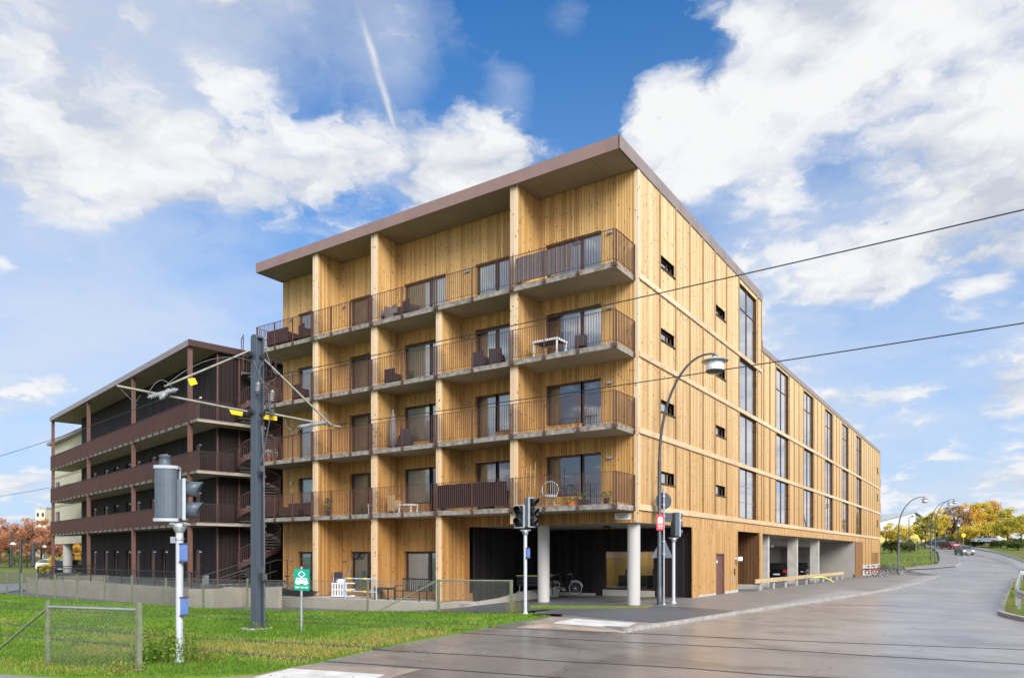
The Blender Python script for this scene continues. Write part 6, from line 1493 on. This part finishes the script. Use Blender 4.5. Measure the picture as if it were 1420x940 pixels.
# ------------------------------------------------------------------ trees
def crown_pts(rx, rz, zc, n_, clumps, rnd_, hollow=.35):
    cs = []
    while len(cs) < clumps:
        p = rnd_.uniform(-1, 1, 3)
        r = np.linalg.norm(p)
        if hollow < r < 1: cs.append(p*np.array([rx, rx, rz])*np.array([1, 1, 1-.15*(p[2] < 0)])+np.array([0, 0, zc]))
    cs = np.array(cs); sz = rnd_.uniform(.55, 1.15, clumps)*rx*.30
    i = rnd_.integers(0, clumps, n_); p = rnd_.normal(0, 1, (n_, 3)); p /= np.linalg.norm(p, axis=1)[:, None]; p *= rnd_.random((n_, 1))**.45
    return cs[i]+p*sz[i][:, None]*np.array([1.15, 1.15, .8]), i, cs
def make_tree(H_, rx, leaf, n_=2600, size=.22, clumps=26, seed=1, trunk_r=.16, base=.22, sparse=False):
    rnd_ = np.random.default_rng(seed); zc = H_*(1+base)/2; rz = H_*(1-base)/2
    pts, ci, cs = crown_pts(rx, rz*.92, zc, n_, clumps, rnd_)
    d = rnd_.normal(0, 1, (n_, 3)); d /= np.linalg.norm(d, axis=1)[:, None]; e = np.cross(d, rnd_.normal(0, 1, (n_, 3))); e /= np.linalg.norm(e, axis=1)[:, None]
    s = size*rnd_.uniform(.6, 1.3, (n_, 1)); V = np.stack([pts-d*s, pts-e*s*.6, pts+d*s, pts+e*s*.6], 1).reshape(-1, 3)
    tone = rnd_.normal(0, .16, clumps)[ci]; r = np.clip(.5+tone+rnd_.normal(0, .2, n_), 0, 1)
    mb = MB(); mb.tube([(0, 0, -.3), (.03*H_*.2, 0, H_*.25), (.02*H_, .02*H_, H_*.55), (0, .03*H_, H_*.85)], [trunk_r*1.3, trunk_r, trunk_r*.6, trunk_r*.15], 8)
    for c in cs[:: (1 if sparse else 2)]:
        z0 = H_*rnd_.uniform(.22, .55); a = np.array([.02*H_*z0/H_, .01*H_, z0]); m_ = (a*.5+c*.5)+np.array([0, 0, -.06*H_*rnd_.random()]); mb.tube([tuple(a), tuple(m_), tuple(c)], [trunk_r*.4, trunk_r*.25, trunk_r*.08], 5)
    return V, r, leaf, mb
LEAF = dict(yellow=leafmat('yellow leaves', (.32, .25, .03), (.62, .46, .05), (.76, .58, .10)), orange=leafmat('orange leaves', (.36, .18, .02), (.68, .36, .04), (.82, .5, .1)),
    lime=leafmat('yellow green leaves', (.17, .16, .02), (.42, .36, .035), (.64, .52, .07)), rust=leafmat('rust leaves', (.2, .07, .035), (.42, .165, .075), (.55, .3, .17)), brown=leafmat('brown leaves', (.10, .06, .03), (.25, .13, .07), (.40, .24, .13)),
    green=leafmat('dull green leaves', (.03, .05, .012), (.07, .10, .02), (.16, .17, .03)))
TP = {}
def tree(label, px, depth, top_py, half_px, kind, base=.2, n_=2600, size=.2, seed=1, group=None, base_z=None, sparse=False, clumps=26):
    p = at(px, 767, depth); z = h(p[0], p[1]) if base_z is None else base_z; H_ = 2.1+(HYP-top_py)*depth/FPX-z; rx = half_px*depth/FPX
    V, r, leaf, mb = make_tree(H_, rx*1.12, LEAF[kind], int(n_*2.8), size*.62, clumps+14, seed, max(.1, H_*.016), base, sparse)
    t = thing('autumn_tree' if kind != 'green' else 'green_tree', label, 'tree', (p[0], p[1], z), 0, group); mb.build('trunk', Mt['bark'], t); quad_mesh('crown', V, r, leaf, t); return t
gR = 'autumn trees beyond the bend'
tree('small yellow tree just right of the far end of the pine house', 1244, 120, 725, 18, 'yellow', .38, 2000, .17, 1, gR)
tree('yellow green tree in front of the grey sided house', 1283, 140, 713, 13, 'lime', .15, 2400, .2, 2, gR)
tree('narrow yellow tree behind the two paired street lamps', 1299, 150, 706, 15, 'yellow', .15, 2400, .2, 3, gR)
tree('sparse brown tree with dark bare branches left of the yellow grove', 1322, 158, 700, 17, 'brown', .2, 1300, .2, 4, gR, None, True, 34)
tree('orange yellow tree right of the sparse brown one', 1343, 165, 698, 17, 'orange', .15, 2600, .22, 5, gR)
tree('tallest bright yellow tree in the grove', 1360, 170, 693, 18, 'yellow', .12, 3000, .22, 6, gR)
tree('tall orange tree right of the tallest yellow one', 1379, 172, 692, 16, 'orange', .15, 2800, .22, 7, gR)
tree('broad yellow green tree with a dark stem above the guard rail', 1397, 142, 702, 19, 'lime', .25, 3200, .19, 8, gR)
tree('yellow tree at the right edge behind the broad one', 1416, 165, 711, 13, 'yellow', .15, 2200, .2, 9, gR)
tree('low yellow tree behind the oncoming silver car', 1341, 152, 726, 15, 'yellow', .1, 2200, .19, 10, gR)
tree('low golden tree above the two white cars', 1361, 155, 722, 16, 'yellow', .1, 2400, .19, 11, gR)
tree('low lime tree between the white cars and the broad tree', 1381, 155, 728, 13, 'lime', .1, 2000, .19, 12, gR)
tree('dark orange tree behind the dark people carrier', 1307, 175, 715, 13, 'orange', .1, 2000, .2, 13, gR)
tree('bare grey brown tree topping the grove', 1367, 185, 690, 16, 'brown', .2, 900, .2, 14, gR, None, True, 34)
for i, (px, d_, top, hp, lab) in enumerate(((1412, 135, 744, 12, 'olive bush beside the outer guard rail at the right edge'), (1352, 150, 747, 12, 'green bush left of the white cars'), (1262, 128, 747, 16, 'green hedge bush in front of the pale yellow shed'), (1236, 122, 748, 11, 'olive bush beside the far end of the pine house'), (1318, 165, 742, 16, 'dark bush behind the red car'), (1388, 146, 749, 14, 'low olive bush under the broad tree'))):
    tree(lab, px, d_, top, hp, 'green', .02, 1100, .16, 30+i, 'bushes beyond the bend')
gL = 'red brown trees in the park'
for i, (px, d_, top, hp, lab) in enumerate(((-12, 112, 716, 26, 'red brown park tree cut by the left edge'), (14, 118, 716, 24, 'red brown park tree behind the tall dark mast'), (37, 110, 715, 20, 'rust red park tree in the middle of the left row'), (57, 116, 718, 18, 'rust red park tree against the gallery house'), (74, 125, 724, 16, 'rust tree seen under the first gallery'), (100, 130, 730, 18, 'rust tree seen through the arcade'))):
    tree(lab, px, d_, top, hp, 'rust', .18, 2600, .17, 50+i, gL, 0.)
tree('bright yellow bush beside the cream arcade column', 77, 80, 770, 9, 'yellow', .02, 1100, .1, 60, None, 0.); tree('yellow bush at the end of the terrace railing', 62, 76, 781, 8, 'yellow', .02, 900, .1, 61, None, 0.); tree('orange bush seen through the arcade', 104, 100, 752, 9, 'orange', .05, 900, .12, 62, None, 0.)
tree('dark green shrub line behind the park lamps', 20, 135, 768, 30, 'green', .0, 1600, .15, 63, None, 0.)
# ------------------------------------------------------------------ far street things
def dome_lamp(px, top, base, depth, label):
    p = at(px, base, depth); t = thing('park_lamp', label, 'park lamp', (p[0], p[1], p[2]), 0, 'white domed park lamps'); H_ = (base-top)*depth/FPX
    mb = MB(); mb.tube([(0, 0, 0), (0, 0, H_)], .05, 8); mb.build('pole', Mt['lampgrey'], t); mb = MB(); mb.lathe([(.36, H_-.3), (.34, H_-.18), (.2, H_), (.05, H_+.05)], n=16); mb.build('dome', Mt['opal'], t)
for px, top, base, d_, lab in ((18, 752, 786, 105, 'white domed park lamp beside the tall dark mast'), (38.5, 755, 781, 120, 'white domed park lamp left of the middle mast pair'), (61.5, 756, 782, 115, 'white domed park lamp left of the gallery corner post'), (76, 756, 780, 118, 'white domed park lamp right of the gallery corner post'), (.5, 754, 780, 120, 'white domed park lamp at the left picture edge')): dome_lamp(px, top, base, d_, lab)
for px, top, base, d_, w, lab in ((15.3, 737, 783, 105, .14, 'dark mast in the park, leftmost and tallest of the thin ones'), (28.5, 747, 824, 40, .07, 'thin dark pole by the end of the footpath fence'), (46, 752, 784, 96, .22, 'blue grey mast at the corner of the terrace railing'), (42.5, 742, 776, 118, .1, 'thin distant mast behind the blue grey one')):
    p = at(px, base, d_); t = thing('thin_mast', lab, 'mast', (p[0], p[1], p[2]), 0, 'masts at the left park edge'); mb = MB(); H_ = (base-top)*d_/FPX; mb.tube([(0, 0, -.2), (0, 0, H_)], w, 8); mb.lathe([(w*1.8, 0), (w*1.8, .06)], n=8); mb.tube([(0, 0, H_-.15), (w*6*1.5, .2, H_-.1)], w*.35, 5); mb.build('pole', Mt['lampgrey'], t)
def yel_sign(px, cy, base, depth, r, col, label):
    p = at(px, base, depth); t = thing('round_sign', label, 'sign', (p[0], p[1], p[2])); H_ = (base-cy)*depth/FPX; mb = MB(); mb.tube([(0, 0, -.3), (0, 0, H_+r)], .04, 6); mb.build('post', Mt['steel'], t)
    mb = MB(); mb.prism([(r*math.cos(a), r*math.sin(a)) for a in np.linspace(0, 2*pi, 21)[:-1]], lambda a, d, b: cam_off(a, -.08+d, H_+b), 0, .02); pl_ = mb.build('plate', Mt['yellow'], t)
    mb = MB(); mb.prism([(-r*.35, r*.1), (r*.35, r*.1), (0, -r*.45)], lambda a, d, b: cam_off(a, -.086+d, H_+b), 0, .003); mb.build('arrow', Mt[col], pl_)
yel_sign(1270.5, 744, 762, 108, .32, 'white', 'yellow round sign on a post beside the mound'); yel_sign(1336, 742, 757, 140, .4, 'red', 'orange yellow round sign above the oncoming silver car')
p = at(1329, 757, 142); t = thing('street_lamp', 'straight far street lamp with a bright round head behind the silver car', 'street lamp', (p[0], p[1], p[2])); mb = MB(); mb.tube([(0, 0, -.3), (0, 0, 3.9)], .07, 8); mb.build('pole', Mt['lampgrey'], t); mb = MB(); mb.lathe([(.1, 3.85), (.26, 3.95), (.24, 4.2), (.05, 4.3)], n=14); mb.build('lamp_head', Mt['opal'], t)
p = at(1268-7.5, 762, 112); t = thing('street_lamp', 'small dark street lamp in front of the pale yellow shed', 'street lamp', (p[0], p[1], p[2])); mb = MB(); mb.tube([(0, 0, -.3), (0, 0, 4.6)], .05, 8); mb.build('pole', Mt['lampgrey'], t); mb = MB(); mb.tube([(0, 0, 4.6), (0, 0, 5.0), (.2, 0, 5.2), (.5, 0, 5.25)], .04, 6); mb.lathe([(.15, 5.1), (.2, 5.2), (.05, 5.25)], (.5, 0, 0), 10); mb.build('lamp_head', Mt['lampgrey'], t)
# white grey house and yellow shed beyond
dW = 185; p = at(1254, 767, dW); GH_ = thing('grey_house', 'pale grey sided house with sloping grey roofs behind the yellow trees', 'building', (p[0], p[1], 3.))
fr = lambda x, y, z: cam_off(x, y, z)
mb = MB(); mb.prism([(-6.3, 0), (2.8, 0), (2.8, 9.6), (-6.3, 7.2)], lambda a, d, b: fr(a, d, b), 0, 9.); mb.build('wall', Mt['greyclad'], GH_)
mb = MB(); mb.prism([(2.805, 0), (5.9, 0), (5.9, 7.3), (2.805, 9.6)], lambda a, d, b: fr(a, d+.3, b), 0, 9.); mb.build('side_wall', Mt['greyroof'], GH_)
mb = MB(); mb.prism([(-6.4, 7.25), (2.8, 9.65), (6.1, 7.35), (6.1, 7.6), (2.8, 9.95), (-6.4, 8.7)], lambda a, d, b: fr(a, d, b), -.25, 9.3); mb.build('roof', Mt['greyroof'], GH_)
for x, z in ((-.6, 4.7), (1.6, 4.7), (-3., 4.2), (1.6, 1.7)): mb = MB(); mb.box(x-.35, x+.35, -.06, -.0, z, z+.8, put=fr); f = mb.build('window', Mt['frame'], GH_); mb = MB(); mb.box(x-.28, x+.28, -.08, -.061, z+.07, z+.73, put=fr); mb.build('pane', Mt['carglass'], f)
mb = MB(); mb.prism([(-.4, 2.6), (3.2, 2.2), (3.2, 2.5), (-.4, 3.6)], lambda a, d, b: fr(a, d-1.4, b), 0, 1.38); mb.build('porch_roof', Mt['greyroof'], GH_)
dY = 158; p = at(1250, 767, dY); z = h(p[0], p[1]); YS = thing('yellow_shed', 'long low pale yellow shed with brown posts behind the small yellow tree', 'shed', (p[0], p[1], z))
mb = MB(); mb.box(-5.2, 6.2, 0, 4., 0, 2.75, put=fr); mb.build('wall', Mt['yellowpaint'], YS); mb = MB(); mb.box(-5.3, 6.3, -.4, 4.2, 2.76, 2.95, put=fr); mb.build('roof', Mt['greyroof'], YS)
for x in (-3.4, -.9, 1.9, 4.4): mb = MB(); mb.box(x-.12, x+.12, -.14, -.0, 0, 2.74, put=fr); mb.build('post', Mt['doorwood'], YS)
mb = MB(); mb.box(-.5, 1.5, -.05, -.0, .6, 2.0, put=fr); mb.build('window', Mt['greyclad'], YS)
# far wooded horizon
def far_wood(name, label, a0, a1, dist, hgt, kind, n_):
    t_ = RNG.uniform(a0, a1, n_); r = dist*(1+.12*RNG.random(n_)); c = CAM[None]+np.stack([np.cos(t_)*r, np.sin(t_)*r, np.zeros(n_)], -1); c[:, 2] = RNG.random(n_)**.8*hgt*(.55+.45*vnoise(t_*40, t_*0, 1., 4))
    d = RNG.normal(0, 1, (n_, 3)); d /= np.linalg.norm(d, axis=1)[:, None]; e = np.cross(d, RNG.normal(0, 1, (n_, 3))); e /= np.linalg.norm(e, axis=1)[:, None]; s = dist*.004
    o = quad_mesh(name, np.stack([c-d*s, c-e*s, c+d*s, c+e*s], 1).reshape(-1, 3), RNG.random(n_), LEAF[kind]); tag(o, label, 'wood', kind='stuff')
far_wood('far_wood', 'far brown and yellow wood along the horizon', VIEW-.75, VIEW+.8, 300, 11, 'brown', 12000)
# trees across the street, seen in the street windows and the wet road
for i, (x, y) in enumerate(((29, 78), (31, 97), (34, 118), (38, 142))):
    V, r, leaf, mb = make_tree(8.5, 4.2, LEAF['brown'], 1500, .2, 30, 80+i, .14, .15, True); t = thing('autumn_tree', ('nearest', 'second', 'third', 'last')[i]+' bare brown tree across the street', 'tree', (x, y, h(x, y)), 0, 'trees across the street'); mb.build('trunk', Mt['bark'], t); quad_mesh('crown', V, r, leaf, t)
# ------------------------------------------------------------------ sky, sun, camera
SUN_AZ = np.array([.84, -.54]); SUN_EL = rad(33)
W_ = bpy.data.worlds.new('World'); S.world = W_; W_.use_nodes = True; nt = W_.node_tree; nt.nodes.clear()
out = nt.nodes.new('ShaderNodeOutputWorld'); bg = nt.nodes.new('ShaderNodeBackground'); nt.links.new(bg.outputs[0], out.inputs[0])
sky = nt.nodes.new('ShaderNodeTexSky'); sky.sky_type = 'NISHITA'; sky.sun_disc = False; sky.sun_elevation = SUN_EL; sky.sun_rotation = math.atan2(SUN_AZ[0], SUN_AZ[1]); sky.air_density = 1.; sky.dust_density = .4; sky.ozone_density = 2.5
tc = nt.nodes.new('ShaderNodeTexCoord'); dirv = tc.outputs['Generated']
def vm(op, a, b=None):
    q = nt.nodes.new('ShaderNodeVectorMath'); q.operation = op
    for i, v in enumerate((a, b)):
        if v is None: continue
        if isinstance(v, (tuple, list, np.ndarray)): q.inputs[i].default_value = tuple(map(float, v))
        else: nt.links.new(v, q.inputs[i])
    return q
sx = nt.nodes.new('ShaderNodeSeparateXYZ'); nt.links.new(dirv, sx.inputs[0]); zz = mathn(nt, 'MAXIMUM', sx.outputs[2], 0.)
cm = nt.nodes.new('ShaderNodeCombineXYZ'); zd = mathn(nt, 'ADD', zz, .32)
for i in range(2): nt.links.new(mathn(nt, 'DIVIDE', sx.outputs[i], zd), cm.inputs[i])
nt.links.new(mathn(nt, 'MULTIPLY', zz, 1.3), cm.inputs[2])
fine_w = noise(nt, cm.outputs[0], 9., 4, .6); wv_ = nt.nodes.new('ShaderNodeCombineXYZ'); wo = mathn(nt, 'MULTIPLY_ADD', fine_w, .16, -.08)
for i in range(3): nt.links.new(wo, wv_.inputs[i])
cmw = vm('ADD', cm.outputs[0], wv_.outputs[0]).outputs[0]
def puffs(vec, det=9, vor=True):
    f = noise(nt, vec, 3.4, det, .58, 0.); tot = mathn(nt, 'MULTIPLY', f, .72)
    if not vor: return mathn(nt, 'ADD', tot, .13)
    for sc_, w_ in ((7., .16), (15., .09)):
        vo = nt.nodes.new('ShaderNodeTexVoronoi'); vo.feature = 'F1'; vo.inputs['Scale'].default_value = sc_; nt.links.new(vec, vo.inputs['Vector'])
        tot = mathn(nt, 'ADD', tot, mathn(nt, 'MULTIPLY_ADD', vo.outputs['Distance'], -w_, w_))
    return tot
n1 = puffs(cmw); sh = vm('ADD', cmw, (.035, -.03, .07)); n2 = puffs(sh.outputs[0], 4, False); n3 = noise(nt, cm.outputs[0], 1.5, 3, .5)
DIR = lambda px, py: (lambda d: d/np.linalg.norm(d))(ray(px, py))
def blob(px, py, r, amp):
    k = 1/(1-math.cos(math.atan(r/1150.))); d = vm('DOT_PRODUCT', dirv, DIR(px, py)).outputs['Value']
    return mathn(nt, 'MULTIPLY', mathn(nt, 'EXPONENT', mathn(nt, 'MULTIPLY', mathn(nt, 'SUBTRACT', d, 1.), k)), amp)
def blobs(L_):
    b = None
    for q in L_: v = blob(*q); b = v if b is None else mathn(nt, 'ADD', b, v)
    return b
bias = blobs(((120, 280, 120, .15), (250, 300, 110, .15), (380, 290, 90, .15), (60, 220, 120, .1), (200, 200, 100, .08), (460, 205, 60, .12), (560, 235, 90, .2), (660, 235, 90, .17), (760, 225, 70, .13), (320, 110, 90, .05), (880, 90, 50, .06), (950, 150, 90, .05), (1000, 230, 90, .06), (1080, 130, 120, .06), (1250, 80, 180, .09), (1360, 230, 130, .07), (1100, 340, 100, .09), (1230, 300, 110, .07), (1215, 395, 45, .15), (1330, 370, 90, .06), (900, 240, 50, .08),
    (700, 60, 130, -.28), (800, 110, 80, -.2), (600, 130, 70, -.14), (430, 125, 70, -.2), (480, 60, 60, -.06), (360, 200, 50, -.06), (960, 320, 50, -.14), (1000, 290, 40, -.1), (1140, 200, 45, -.16), (1140, 260, 40, -.1), (930, 50, 50, -.1), (1010, 60, 40, -.08), (150, 410, 180, -.22), (350, 430, 120, -.28), (1180, 460, 130, -.16), (1350, 520, 150, -.16), (1880, 480, 500, .25)))
dens = mathn(nt, 'ADD', mathn(nt, 'MULTIPLY_ADD', n1, 1.55, -.275), bias)
mask = ramp(nt, dens, [(.445, 0.), (.50, .25), (.56, .75), (.65, 1.)])
vl = mathn(nt, 'ADD', noise(nt, cmw, 1.9, 6, .58, 0.), blobs(((100, 60, 260, .2), (330, 60, 120, .10), (555, 50, 60, .12), (705, 125, 50, .24), (640, 60, 40, .12), (790, 40, 50, .2), (150, 380, 220, .10), (1200, 250, 320, .16), (820, 90, 120, -.25), (650, 20, 80, -.14), (740, 70, 60, -.08), (450, 150, 80, -.16), (620, 110, 60, -.12), (420, 230, 60, -.1), (960, 60, 80, -.14), (960, 320, 60, -.12), (1140, 220, 60, -.14))))
veil = ramp(nt, vl, [(.43, 0.), (.57, .34), (.75, .68)])
# contrail
d1_, d2_ = DIR(506, 40), DIR(555, 205); nrm_ = np.cross(d1_, d2_); nrm_ /= np.linalg.norm(nrm_); mid_ = (d1_+d2_); mid_ /= np.linalg.norm(mid_)
off_ = vm('DOT_PRODUCT', dirv, nrm_).outputs['Value']; wv = mathn(nt, 'MULTIPLY_ADD', noise(nt, dirv, 30, 3, .6), .006, -.003)
oo = mathn(nt, 'ADD', off_, wv); ct = mathn(nt, 'EXPONENT', mathn(nt, 'MULTIPLY', mathn(nt, 'MULTIPLY', oo, oo), -1/.0036**2))
md = mathn(nt, 'SUBTRACT', vm('DOT_PRODUCT', dirv, mid_).outputs['Value'], 1.); ct = mathn(nt, 'MULTIPLY', ct, mathn(nt, 'EXPONENT', mathn(nt, 'MULTIPLY', mathn(nt, 'MULTIPLY', md, md), -1/.0022**2)))
mask = mathn(nt, 'MAXIMUM', mask, mathn(nt, 'MULTIPLY', ct, .8))
lit = mathn(nt, 'MULTIPLY_ADD', mathn(nt, 'SUBTRACT', n1, n2), 3.6, .50)
lit = mathn(nt, 'ADD', lit, mathn(nt, 'MULTIPLY', mathn(nt, 'SUBTRACT', n3, .5), 1.1), clamp=True)
SKYK = .085
cl = ramp(nt, lit, [(.1, (.58, .62, .70)), (.4, (.76, .785, .83)), (.7, (.90, .905, .915))])
hs_ = nt.nodes.new('ShaderNodeHueSaturation'); hs_.inputs['Saturation'].default_value = 1.3; hs_.inputs['Value'].default_value = .62; nt.links.new(mixc(nt, 1., sky.outputs[0], (.20, .74, 1.14), 'MULTIPLY'), hs_.inputs['Color'])
cs_ = vm('SCALE', cl); cs_.inputs['Scale'].default_value = CLOUD_K = .345/SKYK
# pale air low over the horizon
hz = mathn(nt, 'EXPONENT', mathn(nt, 'MULTIPLY', mathn(nt, 'MULTIPLY', zz, zz), -1/.385**2))
pale = vm('SCALE', (0.60, .71, .90)); pale.inputs['Scale'].default_value = .34/SKYK
low = mixc(nt, mathn(nt, 'MULTIPLY', hz, .90), hs_.outputs[0], pale.outputs[0])
sg = vm('DOT_PRODUCT', dirv, (.537, -.644, .545)).outputs['Value']; sg = mathn(nt, 'MULTIPLY_ADD', mathn(nt, 'POWER', mathn(nt, 'MAXIMUM', sg, 0.), 1.3), 3.6, 1.)  # clouds on the sun side, out of view, brightened as added fill light
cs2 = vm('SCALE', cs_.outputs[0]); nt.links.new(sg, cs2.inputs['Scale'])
vcol = vm('SCALE', (.70, .755, .85)); vcol.inputs['Scale'].default_value = CLOUD_K
low2 = mixc(nt, veil, low, vcol.outputs[0])
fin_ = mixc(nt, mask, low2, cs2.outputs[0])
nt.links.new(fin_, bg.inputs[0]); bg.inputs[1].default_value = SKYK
sd = bpy.data.lights.new('sun', 'SUN'); sd.energy = 1.75; sd.angle = rad(34); sd.color = (1., .95, .88); so_ = bpy.data.objects.new('sun', sd); COL.objects.link(so_)
v = Vector((SUN_AZ[0]*math.cos(SUN_EL), SUN_AZ[1]*math.cos(SUN_EL), math.sin(SUN_EL))); so_.rotation_euler = v.to_track_quat('Z', 'Y').to_euler(); so_.location = (20, -30, 40)
cd = bpy.data.cameras.new('camera'); cam = bpy.data.objects.new('camera', cd); COL.objects.link(cam); S.camera = cam
cam.location = tuple(CAM); cam.rotation_euler = (pi/2, 0, math.atan2(-FW[0], FW[1])); cd.sensor_fit = 'HORIZONTAL'; cd.sensor_width = 36; cd.lens = FPX/1420*36; cd.shift_y = (HYP-470)/1420; cd.clip_end = 4000; cd.clip_start = .1
vs = S.view_settings; vs.view_transform = 'Standard'; vs.look = 'None'; vs.exposure = 1.58; vs.gamma = 1
cy = S.cycles; cy.max_bounces = 7; cy.diffuse_bounces = 3; cy.glossy_bounces = 3; cy.transparent_max_bounces = 10; cy.transmission_bounces = 3; cy.caustics_reflective = False; cy.caustics_refractive = False; cy.sample_clamp_indirect = 4.
